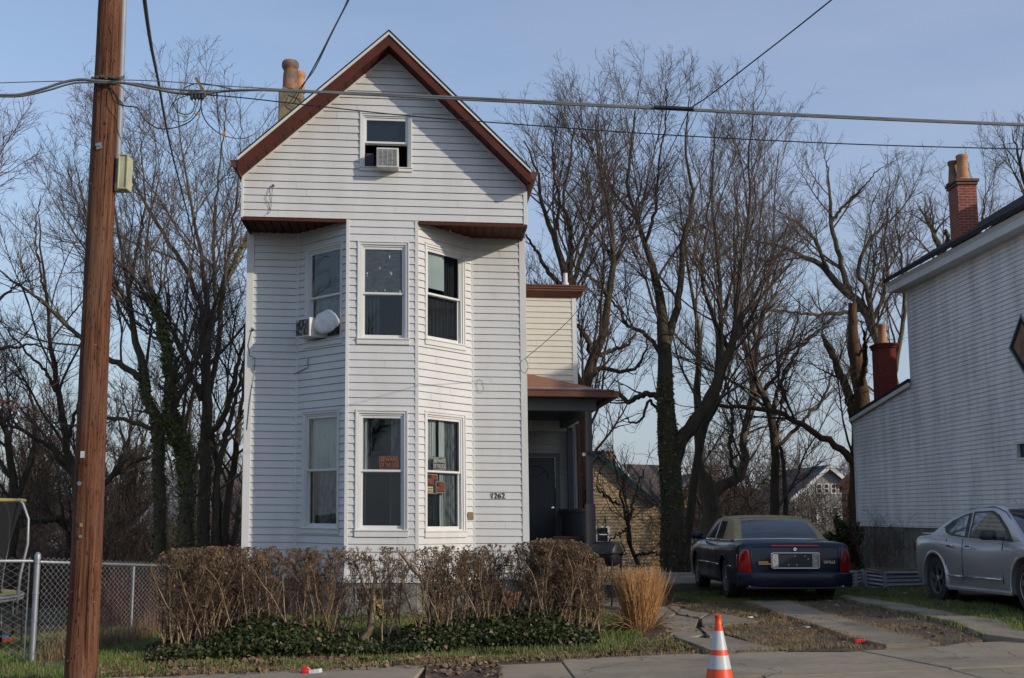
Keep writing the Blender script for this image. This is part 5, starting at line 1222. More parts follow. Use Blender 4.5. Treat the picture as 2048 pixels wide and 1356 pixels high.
# ================================================================== right-hand house
rc = P(1715.5, 1052, 35.0); RD = np.array([.049, -1.0]); RD /= np.linalg.norm(RD); RNn = np.array([RD[1], -RD[0]])  # along the wall towards the camera
RCX = np.array(rc[:2])
def RX(p):     # local: s along wall toward the camera, y into the house, z
    w = RCX + RD*p[0] - RNn*p[1]; return (float(w[0]), float(w[1]), p[2])
def rhit(px, py, depth=0):
    d = ray(px, py); o = RCX - RNn*depth; n = RNn
    t = (o @ n) / (d[:2] @ n); w = d*t; return float((w[:2]-o) @ RD), float(EYE+w[2])
rh = thing('sided_house', 'large white sided house at the right edge with a diamond window', 'house', RX((0, 0, -.2)))
zb = rc[2]; sJ, zJ = rhit(1820, 767); s0w, z0w = rhit(1711, 833); zE = rhit(1900, 538)[1]; SL = 18.6
sk, _ = rhit(1817, 640)
dm = [rhit(2020, 697), rhit(2038, 646), rhit(2043, 738)]
ds = .62; dc = (dm[0][0]+ds, dm[0][1])
RP = Plane((0, 0), (1, 0), RX)
zsl = (zJ-z0w)/(sk+.02)
g = MB(RX)
sq = rhit(2033, 883); sq2 = rhit(2033, 922)
hs = [(sq[0], sq[0]+.75, sq2[1], sq[1])]
lap_wall(g, (0, 0), (1, 0), lambda z: 0 if z < z0w else min(sk, (z-z0w)/zsl), SL, zb, zE, hs, e=.1016, t=.012, breaks=(z0w, zJ))
g.build('side_wall', M['siding_side'], rh, fix=False)
g = MB(RX); g.box(-.03, .09, -.022, .02, zb, z0w); g.build('corner_trim', M['trim'], rh); g = MB(RX); g.box(sk-.03, sk+.1, -.022, .02, zJ, zE); g.build('corner_trim', M['trim'], rh)
g = MB(RX); g.box(0, SL, .03, .3, -1.2, zb-.003); g.box(-.0, .3, .3, 7, -1.2, zb-.003); g.build('foundation', M['mud'], rh)
bw = rhit(1784, 1060); bw2 = rhit(1807, 1100)
g = MB(RX)
for i in range(3):
    for j in range(4): a = bw[0]+(bw2[0]-bw[0])*i/3; b = bw2[1]+(bw[1]-bw2[1])*j/4; g.box(a+.01, a+(bw2[0]-bw[0])/3-.01, .012, .04, b+.01, b+(bw[1]-bw2[1])/4-.01)
g.build('glass_block', M['frost'], rh)
g = MB(RX); g.add([(0, 7, zb), (0, 0, zb), (0, 0, z0w), (0, 7, z0w)], [(0,1,2,3)]); g.add([(sk, .0, zJ-.3), (sk, 7, zJ-.3), (sk, 7, zE+2.2), (sk, 3.5, zE+2.6), (sk, 0, zE)], [(0,1,2,3,4)])
g.add([(SL, 0, zb-1), (SL, 7, zb-1), (SL, 7, zE), (SL, 3.5, zE+2.6), (SL, 0, zE)], [(0,1,2,3,4)]); g.add([(0, 7, zb-1), (SL, 7, zb-1), (SL, 7, zE), (0, 7, zE)], [(0,1,2,3)]); g.build('end_wall', M['siding_side'], rh, fix=False)
g = MB(RX); g.box(sk-.45, SL+.3, -.34, .02, zE, zE+.04); g.box(sk-.45, SL+.3, -.34, -.30, zE+.04, zE+.17); g.add([(sk-.45, -.35, zE+.17), (SL+.3, -.35, zE+.17), (SL+.3, -.39, zE+.25), (sk-.45, -.39, zE+.25), (sk-.45, -.2, zE+.17), (SL+.3, -.2, zE+.17), (SL+.3, -.2, zE+.25), (sk-.45, -.2, zE+.25)], [(0,1,2,3),(4,7,6,5),(0,4,5,1),(3,2,6,7),(0,3,7,4),(1,5,6,2)]); g.build('cornice', M['trim'], rh)
g = MB(RX); rp = .60
g.add([(sk-.5, -.44, zE+.255), (SL+.35, -.44, zE+.255), (SL+.35, 3.5, zE+.255+3.94*rp), (sk-.5, 3.5, zE+.255+3.94*rp), (SL+.35, 7.4, zE+.255), (sk-.5, 7.4, zE+.255),
       (sk-.5, -.44, zE+.36), (SL+.35, -.44, zE+.36), (SL+.35, 3.5, zE+.36+3.94*rp), (sk-.5, 3.5, zE+.36+3.94*rp)], [(0,1,7,6),(6,7,8,9),(0,6,9,3),(1,2,8,7),(3,2,4,5),(0,3,2,1)])
g.build('roof', M['shingle'], rh, fix=False)
g = MB(RX); g.add([(-.12, -.1, z0w-.04), (sk, -.1, zJ+.02), (sk, 6, zJ+.02), (-.12, 6, z0w-.04), (-.12, -.1, z0w+.05), (sk, -.1, zJ+.11), (sk, 6, zJ+.11), (-.12, 6, z0w+.05)], [(0,3,2,1),(4,5,6,7),(0,1,5,4),(1,2,6,5),(2,3,7,6),(3,0,4,7)]); g.build('lean_to_roof', M['shingle'], rh)
g = MB(RX); g.bar((-.1, -.07, z0w-.1), (sk, -.07, zJ-.04), .06, .1); g.build('rake_trim', M['trim'], rh)
# added porch, unseen past the right edge, put in to shade the silver car
g = MB(RX); g.add([(SL, -.3, 2.9), (SL+3, -.3, 2.7), (SL+3, 6.5, 2.7), (SL, 6.5, 2.9), (SL, -.3, 3.25), (SL+3, -.3, 2.85), (SL+3, 6.5, 2.85), (SL, 6.5, 3.25)], [(0,3,2,1),(4,5,6,7),(0,1,5,4),(1,2,6,5),(2,3,7,6),(3,0,4,7)]); g.build('porch_roof', M['shingle'], rh)
g = MB(RX); g.box(SL, SL+2.8, -.0, 6.3, -.3, .75); g.box(SL+.02, SL+2.8, -.02, .06, .75, 1.65); g.build('porch_floor', M['mud'], rh)
for y in (.1, 6.1): g = MB(RX); g.box(SL+2.6, SL+2.75, y-.08, y+.08, .75, 2.75); g.build('porch_post', M['trim'], rh)
# diamond window
g = MB(RX); r_ = ds; c0, c1 = dc
def diamond(mb, r, w, o0, o1):
    P4 = [(c0-r*.98, c1), (c0, c1+r), (c0+r*.98, c1), (c0, c1-r)]; Q4 = [(c0-(r-w)*.98, c1), (c0, c1+r-w), (c0+(r-w)*.98, c1), (c0, c1-r+w)]
    for i in range(4):
        j = (i+1) % 4; v = [(p[0], -o, p[1]) for o in (o0, o1) for p in (P4[i], P4[j], Q4[j], Q4[i])]
        mb.add(v, [(0,3,2,1),(4,5,6,7),(0,1,5,4),(1,2,6,5),(2,3,7,6),(3,0,4,7)])
diamond(g, r_, .05, -.02, .04); g.build('window', M['flash'], rh); wd = rh.children[-1]
g = MB(RX); diamond(g, r_-.05, .13, .012, .018); g.build('frame', M['dark'], wd)
g = MB(RX); q = r_-.17; g.add([(c0-q, -.016, c1), (c0, -.016, c1+q), (c0+q, -.016, c1), (c0, -.016, c1-q)], [(0,1,2,3)]); g.build('pane', M['clay_dirty'], wd, fix=False)
g = MB(RX); RP.frame(g, hs[0][0], hs[0][1], hs[0][2], hs[0][3], .06, -.06, .03); g.build('window', M['trim'], rh); wd = rh.children[-1]
g = MB(RX); RP.box(g, hs[0][0]+.05, hs[0][1]-.05, hs[0][2]+.05, hs[0][3]-.05, -.05, -.04); g.build('pane', M['black'], wd)
# chimneys
def brick_chimney(px0, px1, pxm, pyt, Y, zb_, mat, cap, pots, name='chimney'):
    a = P(pxm, pyt, Y); wf = (px1-pxm)/F*Y*1.0; zt = P(pxm, pyt, Y)[2]
    X0 = a[0]; g = MB(); g.box(X0, X0+wf, Y, Y+wf*1.35, zb_, zt-.16); g.build(name, M[mat], rh); c = rh.children[-1]
    g = MB(); g.box(X0-.03, X0+wf+.03, Y-.03, Y+wf*1.35+.03, zt-.16, zt-.09); g.box(X0-.06, X0+wf+.06, Y-.06, Y+wf*1.35+.06, zt-.09, zt-.02); g.build('corbel', M[cap], c, bevel=.008)
    for (dx, dy, s, m) in pots:
        g = MB(); g.lathe([(a_*s*.86, zt-.03+b_*s*.92) for a_, b_ in ((.22, 0), (.15, .06), (.13, .30), (.115, .48), (.14, .52), (.15, .60), (.13, .62), (.09, .62), (.08, .5))], (X0+wf*dx, Y+wf*dy, 0), m=14); g.build('chimney_pot', M[m], c, smooth=True, angle=40)
brick_chimney(1885, 1953, 1914, 356, 27.6, zE+.1, 'brick', 'brick_cap', ((.2, 1.0, 1.0, 'clay_dirty'), (.45, .35, 1.12, 'clay')))
brick_chimney(1745, 1792, 1757, 684, 34.3, zb, 'brick_paint', 'brick_paint', ((.42, .6, 1.05, 'clay'),))

# ================================================================== houses behind
def gable_house(name, label, loc, yaw, w, L, h, rise, wall, roofm, trimm, wins=(), over=.25, gz_=None, lap=.12, front='gable', hx=None):
    c, s = math.cos(yaw), math.sin(yaw)
    def XF(p): return (loc[0]+c*p[0]-s*p[1], loc[1]+s*p[0]+c*p[1], loc[2]+p[2])
    t = thing(name, label, 'house', loc)
    g = MB(XF); lf = lambda z: 0 if z < h else (z-h)/rise*w/2; rf = lambda z: w if z < h else w-(z-h)/rise*w/2
    lap_wall(g, (0, 0), (1, 0), lf, rf, 0, h+rise-.02, e=lap, t=.02, breaks=(h,), GF=.3); lap_wall(g, (w, 0), (w, L), 0, L, 0, h, e=lap); lap_wall(g, (0, L), (0, 0), 0, L, 0, h, e=lap)
    g.add([(0, L, 0), (w, L, 0), (w, L, h), (w/2, L, h+rise), (0, L, h)], [(4,3,2,1,0)]); g.build('wall', M[wall], t, fix=False)
    g = MB(XF); k = rise/(w/2)
    for sx in (0, 1):
        x0, x1 = (-over, w/2) if sx == 0 else (w+over, w/2); z0 = h-over*k
        for (zz, nm) in ((.10, 0),):
            g.add([(x0, -over, z0), (x1, -over, h+rise), (x1, L+over, h+rise), (x0, L+over, z0), (x0, -over, z0+zz), (x1, -over, h+rise+zz), (x1, L+over, h+rise+zz), (x0, L+over, z0+zz)], [(0,3,2,1),(4,5,6,7),(0,1,5,4),(1,2,6,5),(2,3,7,6),(3,0,4,7)])
    g.build('roof', M[roofm], t); ro = t.children[-1]
    g = MB(XF); b = .2
    for x0 in (-over, w+over):
        g.bar((x0, -over-.02, h-over*k-.02), (w/2, -over-.02, h+rise-.02), .04, b)
    g.build('rake_board', M[trimm], ro)
    for (x, z, ww, hh) in wins:
        g = MB(XF); pl = Plane((0, 0), (1, 0), XF); pl.frame(g, x, x+ww, z, z+hh, .08, -.02, .05); pl.box(g, x, x+ww, z+hh*.5-.025, z+hh*.5+.025, -.0, .04); g.build('window', M['trim'], t); w_ = t.children[-1]
        g = MB(XF); pl.box(g, x+.06, x+ww-.06, z+.06, z+hh-.06, .015, .025); g.build('pane', M['black'], w_)
    return t, XF
# tan house: gable towards us, roof running off to the right
Yt = 52.0; pkx = P(1196, 906, Yt); er_ = P(1303, 1000, Yt); hw = er_[0]-pkx[0]; zg_ = gz(pkx[0], Yt)-.8
t, XF = gable_house('tan_house', 'tan sided house with green rake board, seen past the porch post', (pkx[0]-hw, Yt, zg_), rad(-2), 2*hw, 7.5, er_[2]-zg_, pkx[2]-er_[2], 'siding_tan', 'shingle_brown', 'cable_green',
   wins=((hw-.15, P(1196, 1086, Yt)[2]-zg_, .60, .72),), lap=.13)
bpy.data.materials['green_cable']
g = MB(); a = P(1325, 930, Yt+.3); g.add([P(1243, 928, Yt+.5), P(1325, 930, Yt+3), P(1332, 1010, Yt+.4), P(1300, 1010, Yt+.2)], [(0,1,2,3)]); g.build('roof', M['shingle_brown'], t, fix=False)
x1 = P(1327, 1010, Yt+.2)[0]
g = MB(); lap_wall(g, (er_[0]-.5, Yt+.25), (x1, Yt+.25), 0, x1-er_[0]+.5, zg_, P(1310, 1006, Yt)[2], e=.13, t=.02, GF=.3); g.build('side_wall', M['siding_tan'], t, fix=False)
g = MB(); q = P(1278, 1000, Yt-.08); g.box(q[0]-.04, q[0]+.04, Yt-.12, Yt-.04, zg_, er_[2]); g.build('downspout', M['siding_tan'], t)
g = MB(); a = P(1206, 930, Yt+1.2); b = P(1228, 905, Yt+1.2); g.box(a[0], P(1231, 930, Yt+1.2)[0], Yt+1.2, Yt+1.9, a[2]-1.2, P(1220, 917, Yt+1.2)[2]); g.build('chimney', M['brick'], t)
for px in (1209, 1222):
    q = P(px, 917, Yt+1.5); g = MB(); g.lathe([(.13, q[2]-.05), (.12, q[2]+.22), (.15, q[2]+.26), (.15, q[2]+.32)], (q[0], Yt+1.5, 0), m=10); g.build('chimney_pot', M['clay'], t)
# yellow house
Yy = 84.0; a = P(1352, 1000, Yy); b = P(1412, 1000, Yy); zg_ = gz(a[0], Yy)-1; w_ = b[0]-a[0]+.9
t, XF = gable_house('yellow_house', 'yellow house with white porch posts far behind the ivy-wrapped trunk', (a[0]-.2, Yy, zg_), rad(3), w_, 9, P(1360, 992, Yy)[2]-zg_, 1.5, 'siding_yellow', 'shingle_blue', 'trim', wins=((.6, P(1, 1015, Yy)[2]-zg_-.9, .8, 1.0), (1.6, P(1, 1015, Yy)[2]-zg_-.9, .8, 1.0)), over=.5)
g = MB(XF); zz = P(1352, 1033, Yy)[2]-zg_; g.box(-.3, w_+.3, -1.4, 0, zz, zz+.18)
for i in range(4): g.box(.0+i*w_/3-.12, .0+i*w_/3+.12, -1.35, -1.15, 0, zz)
g.build('porch', M['trim'], t)
# grey gabled house
Yg = 70.0; pk2 = P(1657, 933, Yg); lf_ = P(1588, 992, Yg); hw = pk2[0]-lf_[0]; zg_ = gz(pk2[0], Yg)-1
zwn = P(1, 988, Yg)[2]-zg_
t, XF = gable_house('grey_house', 'grey gabled house with four attic windows, left of the right hand house', (lf_[0], Yg, zg_), rad(4), 2*hw, 8, lf_[2]-zg_, pk2[2]-lf_[2], 'siding_grey', 'shingle_blue', 'trim',
   wins=tuple((hw-.62+i*.42-.12, zwn, .36, .62) for i in range(4)) + ((hw-1.2, P(1, 1048, Yg)[2]-zg_, .5, 1.0), (hw+.1, P(1, 1048, Yg)[2]-zg_, .45, 1.0)), over=.35)
# brick house edge behind the right house, brown house
Yb = 58.0; a = P(1684, 1045, Yb); zg_ = gz(a[0], Yb)-1
gable_house('dark_brick_house', 'dark brown house gable partly hidden behind the right hand house', (P(1686, 1045, Yb)[0], Yb, zg_), rad(-17), 5, 6, P(1, 965, Yb)[2]-zg_, 2.2, 'brick_cap', 'shingle_brown', 'brick_cap', lap=.3)
Yr = 95.0; a = P(1470, 1050, Yr); zg_ = gz(a[0], Yr)-1
gable_house('red_brick_house', 'low red-brown house far behind the dark saloon roof', (a[0], Yr, zg_), rad(88), 10, 5.5, P(1, 1020, Yr)[2]-zg_, 2.2, 'brick_cap', 'clay_dirty', 'brick_cap', lap=.3)
# white garage gable on the left among the trunks
Yl = 48.0; pk3 = P(378, 945, Yl); l3 = P(282, 1045, Yl); hw = pk3[0]-l3[0]; zg_ = gz(pk3[0], Yl)-1
gable_house('white_cottage', 'pale gabled cottage glimpsed between the ivy trunks on the left', (l3[0], Yl, zg_), rad(-12), 2*hw, 7, l3[2]-zg_, pk3[2]-l3[2], 'siding', 'shingle_brown', 'trim', wins=((hw-.2, .8, .7, 1.0),), over=.15)
Yl = 75; a = P(92, 1092, Yl); gable_house('small_white_shed', 'small white shed far off beyond the trampoline', (a[0], Yl, gz(a[0], Yl)), rad(10), 1.3, 3, P(1, 1080, Yl)[2]-gz(a[0], Yl), .5, 'siding', 'shingle_brown', 'trim', over=.1)
# houses across the street, behind the camera: the panes mirror them
gable_house('street_house', 'dark brick house across the street, mirrored in the lower window panes', (-3, -24, -.4), rad(180), 9, 9, 5.6, 2.6, 'brick_cap', 'shingle', 'trim', wins=((1.2, 1, .9, 1.5), (4, 1, .9, 1.5), (6.6, 1, .9, 1.5), (2.4, 3.6, .9, 1.4), (5.6, 3.6, .9, 1.4)), lap=.2)
gable_house('street_house', 'tan sided house across the street, left of the brick one', (-14.5, -25, -.5), rad(180), 8, 9, 5.2, 2.8, 'siding_tan', 'shingle_brown', 'trim', wins=((1.2, 1, .9, 1.5), (5, 1, .9, 1.5), (3, 3.6, .9, 1.4)), lap=.2)
# evergreen shrubs beside the right house foundation
def shrub(label, px, py, Y, r, h, mat, n, seed, name='evergreen_shrub'):
    rng = np.random.default_rng(seed); c = P(px, py, Y); z = gz(c[0], Y); t = thing(name, label, 'shrub', (c[0], Y, z))
    u = rng.normal(size=(n, 3)); u /= np.linalg.norm(u, axis=1, keepdims=True); k = rng.random(n)**.4 * (.75+.3*np.sin(u[:, 0]*6+u[:, 2]*4))
    C = np.column_stack([c[0]+u[:, 0]*r*k, Y+u[:, 1]*r*k*.8, z+h*.5+u[:, 2]*h*.5*k]); leaves('foliage', C, .07, mat, None, rng, up=0, parent=t, kind=None)
    p = np.tile([c[0], Y, z], (14, 1)) + rng.normal(0, .08, (14, 3)); d = rng.normal(0, .4, (14, 3)); d[:, 2] = 1; d /= np.linalg.norm(d, axis=1, keepdims=True)
    Pp, R = walk(p, d, np.full(14, h*.8), np.full(14, .018), np.full(14, .005), 6, .1, .05, rng); v, q = tubes(Pp, R, 5); np_mesh('stem', v, q, M['bark2'], t)
shrub('dark evergreen shrub against the corner of the right hand house', 1692, 1100, 33.5, .62, 1.75, M['ivy'], 5200, 41)
shrub('pale dried bush above the dark evergreen by the right hand house', 1700, 1045, 36.5, .5, 2.6, M['straw_pale'], 1500, 42, 'dry_bush')
shrub('yellowed little bush in front of the bay foundation', 759, 1185, 18.9, .13, .34, M['yellow'], 700, 43, 'yellow_bush')
# ================================================================== utility pole and cables
YP = 10.9
pb = P(161, 1356, YP); pt_ = P(221, 0, YP); dz_ = pt_[2]-pb[2]
def pole_at(z): t = (z-pb[2])/dz_; return (pb[0]+(pt_[0]-pb[0])*t, YP, z)
def pole_r(z): t = (z-pb[2])/dz_; return (61/F*YP/2)*(1-t)+(48.5/F*YP*1.03/2)*t
up_ = thing('utility_pole', 'tall reddish-brown wooden utility pole in the left foreground', 'utility pole', pole_at(gz(-3.9, YP)))
zz = np.linspace(gz(-3.9, YP)-.3, 9.2, 60); rgp = np.random.default_rng(2)
g = MB(); g.tube([(pole_at(z)[0]+.004*math.sin(z*1.3), YP+.004*math.sin(z*2), z) for z in zz], [pole_r(z)*(1+rgp.normal(0, .006)) for z in zz], 32); g.build('timber', M['pole'], up_, smooth=True, angle=60)
def onpole(px, py, out=0): 
    q = P(px, py, YP-.1); return q
# conduit guard, tags, bolts
g = MB(); ca = P(250, -60, YP+.02); cb = P(233, 376, YP+.02)
g.tube([ca, P(246, 40, YP+.02), P(241, 200, YP+.02), cb], .030, 12); g.build('conduit', M['conduit'], up_, smooth=True, angle=60)
g = MB(); q = P(198, 292, YP-.135); g.obox(q, (.026,0,.008), (0,.006,0), (-.008,0,.028)); g.tube([q, (q[0], q[1]-.03, q[2])], .010, 6); g.build('bolt_plate', M['metal'], up_)
for (px, py, w, h, m) in ((165, 909, .035, .06, 'white_plastic'), (159, 967, .04, .045, 'metal'), (161, 1073, .03, .03, 'metal'), (162, 1050, .022, .03, 'yellow')):
    q = P(px, py, YP-.135); g = MB(); g.lathe([(w/2, -.008), (w/2, .0), (w*.2, .006)], q, 'y', 8) if m == 'metal' else g.box(q[0]-w/2, q[0]+w/2, q[1]-.004, q[1]+.008, q[2]-h/2, q[2]+h/2); g.build('tag', M[m], up_)
g = MB(); 
for px in (187, 196, 205, 214, 223, 232): q = P(px, 154+((px*7)%5), YP-.12); g.lathe([(.0, -.03), (.016, -.03), (.02, 0), (.012, .02)], q, 'y', 7); g.obox((q[0], q[1]+.02, q[2]-.012), (.022,0,0), (0,.02,0), (0,0,.014))
g.build('bolt_row', M['rust'], up_)
rs_ = random.Random(5)
for k in range(26):
    z = rs_.uniform(.2, 3.2) if k < 18 else rs_.uniform(3.4, 7); a = rs_.uniform(-2.6, -.5); c_ = pole_at(z); r_p = pole_r(z); q = (c_[0]+r_p*math.cos(a), YP+r_p*math.sin(a), z)
    g = MB(); n_ = Vector((math.cos(a), math.sin(a), 0)); t_ = Vector((-math.sin(a), math.cos(a), 0))*rs_.uniform(.004, .011)+Vector((0, 0, rs_.uniform(-.006, .006)))
    g.tube([tuple(Vector(q)-t_-n_*.004), tuple(Vector(q)-t_+n_*.005), tuple(Vector(q)+t_+n_*.005), tuple(Vector(q)+t_-n_*.004)], .0016, 4); g.build('staple', M['metal' if k % 3 else 'rust'], up_)
bx = thing('equipment_box', 'pale yellow-green equipment box strapped to the utility pole conduit', 'equipment box', P(242, 380, YP))
def pbx(a, b): q0 = P(a, b, YP-.05); return q0
g = MB(); a0 = P(236, 378, YP-.05); a1 = P(257, 310, YP-.05); g.box(a0[0], a1[0], YP-.06, YP+.10, a0[2], a1[2]); g.build('case', M['box_cream'], bx, bevel=.012)
g = MB(); PQ = Plane((a0[0], YP-.06), (a1[0], YP-.06), None); PQ.frame(g, -.004, a1[0]-a0[0]+.004, a0[2]-.004, a1[2]+.006, .014, -.01, .012); g.build('door_rim', M['box_cream'], bx, bevel=.004)
g = MB(); b0 = P(229, 380, YP-.02); g.box(b0[0], a0[0]+.03, YP-.03, YP+.05, a0[2]-.012, a0[2]+.07); g.build('bracket', M['box_cream'], bx, bevel=.006)
def cable(label, pts, r, mat='cable_black', m=6, Y0=None, name='cable', cat='cable', n=None):
    """pts: (px,py,Y) along the run"""
    q = [(*P(*p), r) for p in pts]; C = smooth_limb(q, n or len(pts)*8, np.random.default_rng(0), 0)
    g = MB(); g.tube([tuple(c[:3]) for c in C], r, m); o = g.build(name, M[mat], smooth=True); props(o, label, cat, 'overhead cables'); return o
Yw = YP-.16
cable('thick grey cable bundle swooping in from the left edge to the pole', [(-40, 188, Yw), (0, 190, Yw), (40, 189, Yw), (85, 178, Yw), (125, 165, Yw), (160, 159, Yw), (185, 161, Yw), (230, 164, Yw), (260, 168, Yw), (310, 178, Yw), (355, 186, Yw), (400, 188, Yw), (450, 182, Yw), (500, 180, Yw), (560, 180, Yw), (650, 184, Yw), (800, 190, Yw), (1000, 199, Yw), (1200, 210, Yw), (1340, 217, Yw), (1660, 232, Yw), (2048, 249, Yw), (2300, 256, Yw)], .0125, 'cable')
cable('second grey cable lashed below the first, from the left edge across the gable', [(-40, 191, Yw), (0, 193, Yw), (45, 192, Yw), (95, 181, Yw), (135, 169, Yw), (165, 165, Yw), (230, 166, Yw), (280, 168, Yw), (340, 178, Yw), (420, 182, Yw), (500, 180, Yw-.02), (650, 186, Yw-.02), (1000, 203, Yw-.02), (1340, 219, Yw-.02), (1660, 235, Yw-.02), (2048, 251, Yw-.02), (2300, 259, Yw-.02)], .009, 'cable')
cable('thin black cable dipping across the gable and on to the right edge', [(400, 189, Yw), (480, 195, Yw), (650, 214, Yw), (820, 232, Yw), (1000, 246, Yw), (1340, 270, Yw), (1700, 288, Yw), (2048, 298, Yw), (2300, 302, Yw)], .0055)
cable('straight thin wire above the thick cables at the pole', [(-40, 167, Yw+.1), (90, 163, Yw+.1), (235, 160, Yw+.1), (330, 163, Yw+.1), (450, 172, Yw+.1), (560, 178, Yw+.1)], .0045, 'cable')
cable('black cable coming down from the top edge just right of the pole', [(286, -40, 7.5), (289, 0, 8), (302, 90, 10), (318, 170, 13), (330, 240, 16), (345, 310, 20), (368, 400, 25), (395, 505, 31)], .016)
cable('hair-thin wire hanging down in front of the many-stemmed tree', [(433, 187, Yw), (437, 240, 13), (445, 312, 16), (455, 400, 20), (469, 513, 25), (486, 614, 30)], .006)
cable('upper black drop cable from the top edge to the chimney', [(708, -30, 13), (697, 0, 14), (668, 56, 16.5), (630, 130, 20), (600, 182, 23), (588, 205, 24.6)], .012)
cable('lower black drop cable from the top edge to the chimney', [(704, -30, 13), (692, 8, 14), (662, 70, 16.5), (628, 140, 20), (600, 176, 22), (575, 210, 24.6)], .010)
cable('sagging black cable from the terminal to the chimney', [(402, 196, Yw), (404, 225, Yw+.5), (420, 252, 12), (450, 272, 14), (490, 276, 16), (520, 258, 19), (545, 222, 22), (560, 212, 24.6)], .0065)
cable('loop of cable dangling on the chimney face', [(575, 190, 24.6), (598, 200, 24.6), (598, 215, 24.6), (583, 220, 24.6), (570, 210, 24.6), (575, 195, 24.6)], .011)
cable('drooping black cable slung from the pole to the terminal', [(221, 176, YP-.14), (230, 203, Yw), (252, 212, Yw), (274, 216, Yw), (288, 238, Yw), (312, 255, Yw), (340, 257, Yw), (375, 246, Yw), (398, 222, Yw), (404, 198, Yw)], .0055)
cable('upper coil of green cable at the terminal', [(470, 180, Yw), (430, 171, Yw), (395, 167, Yw), (368, 177, Yw), (350, 200, Yw), (352, 220, Yw), (370, 229, Yw), (386, 222, Yw), (391, 198, Yw)], .005, 'cable_green')
cable('lower coil of green cable at the terminal', [(378, 190, Yw), (352, 200, Yw), (339, 222, Yw), (346, 240, Yw), (368, 243, Yw), (386, 230, Yw), (396, 205, Yw), (398, 195, Yw)], .004, 'cable_green')
cable('small loop of wire right of the terminal', [(422, 188, Yw), (424, 200, Yw), (430, 207, Yw), (435, 195, Yw), (434, 180, Yw)], .003, 'cable_black')
cable('steel tail wire sticking out right of the pole', [(236, 165, Yw), (250, 180, Yw), (270, 199, Yw)], .006, 'metal')
cable('black service wire rising from the splice to the top right', [(1384, 214, Yw), (1420, 190, Yw-.3), (1500, 128, Yw-1), (1590, 58, Yw-1.8), (1670, -6, Yw-2.4)], .006)
cable('black drop wire from the splice down to the corner of the house', [(1378, 220, Yw), (1340, 300, 12.6), (1260, 450, 15.5), (1160, 614, 18.5), (1100, 675, 19.8), (1050, 717, 20.75)], .0055)
cable('wire loop hanging on the right corner board of the house', [(1048, 718, 20.75), (1053, 722, 20.75), (1056, 735, 20.75), (1050, 746, 20.75), (1042, 740, 20.75), (1041, 725, 20.75), (1046, 719, 20.75)], .005)
cable('thick black splice sleeve on the grey cable over the treetops', [(1308, 215, Yw-.03), (1330, 215, Yw-.03), (1360, 217, Yw-.03), (1388, 218, Yw-.03)], .019, 'cable_black', name='cable_splice', cat='cable splice')
tm = thing('cable_terminal', 'cluster of cable clamps and a slanted strap hanging on the cables', 'cable clamp', P(395, 188, Yw))
g = MB(); q0 = P(377, 187, Yw-.02); q1 = P(412, 190, Yw-.02); g.bar(q0, q1, .035, .035); g.bar(P(362, 187, Yw-.02), P(378, 187, Yw-.02), .018); g.bar(P(408, 188, Yw-.02), P(424, 188, Yw-.02), .018); g.build('clamp', M['rust'], tm, bevel=.004)
g = MB(); 
for px in (384, 391, 398, 405): q = P(px, 192, Yw-.04); g.lathe([(.012, .03), (.018, .0), (.016, -.025), (.006, -.04)], q, 'z', 8)
g.build('connector', M['black'], tm)
g = MB(); g.bar(P(391, 155, Yw-.03), P(408, 184, Yw-.03), .028, .006, up=(0,1,0)); g.build('strap', M['wood_plank'], tm)
for (px, py, m) in ((371, 233, 'yellow'), (393, 228, 'clay'), (447, 268, 'clay')):
    q = P(px, py, Yw); g = MB(); g.obox(q, (.018,0,.008), (0,.004,0), (-.004,0,.012)); o = g.build('cable_tag', M[m]); props(o, {371: 'yellow tag tied to the green coil', 393: 'orange tag right of the green coil', 447: 'pale orange tag on the sagging cable'}[px], 'tag')

# ================================================================== chain link fence
fence = thing('chain_link_fence', 'galvanised chain link fence around the garden on the left', 'fence', (-5.6, 14.95, -.26))
fpx = P(75, 1122, 14.95); FX, FY = fpx[0], 14.95
def diamonds(p0, p1, zt0, zt1, name):
    p0 = np.array(p0); p1 = np.array(p1); L = np.linalg.norm(p1-p0); d = (p1-p0)/L; pitch = .072; n = int(L/pitch); k = 31
    i = np.arange(n)[:, None]; j = np.arange(k)[None, :]
    s = i*pitch + np.where((i+j) % 2 == 0, 0, pitch); s = s + .003*np.sin(i*3.1+j)
    s = np.minimum(s, L)
    X = p0[0]+d[0]*s; Y = p0[1]+d[1]*s; zt = zt0+(zt1-zt0)*s/L+.045; zb_ = np.vectorize(gz)(X, Y)+.03
    Z = zt-(zt-zb_)*(j/(k-1)); o = np.where(j % 2 == 0, .004, -.004)
    PT = np.stack([X-d[1]*o, Y+d[0]*o, Z], -1); PT[:, :, 0] += .01*np.sin(X*5); R = np.full(PT.shape[:2], .0021)
    v, q = tubes(PT, R, 4); return np_mesh(name, v, q, M['wire_metal'], fence)
zA = fpx[2]; zEnd = zA-.055*7.8
diamonds((FX-4.5, FY+.25), (FX-.05, FY), zA-.02, zA, 'mesh'); diamonds((FX+.04, FY+.05), (FX+.82, FY+7.8), zA, zEnd, 'mesh')
def fpost(x, y, zt, r, cap=True):
    g = MB(); zb_ = gz(x, y)-.2; pr = [(r, zb_), (r, zt)]
    if cap: pr += [(r*1.12, zt), (r*1.12, zt+.035), (r*.95, zt+.065), (r*.5, zt+.085), (.002, zt+.09)]
    g.lathe(pr, (x, y, 0), m=16)
    for zz in (zt-.05, zt-.42, zt-.75): g.lathe([(r*1.0, zz), (r*1.13, zz+.004), (r*1.13, zz+.026), (r*1.0, zz+.03)], (x, y, 0), m=16)
    return g.build('post', M['metal'], fence, smooth=True, angle=40)
fpost(FX, FY, zA+.02, .036)
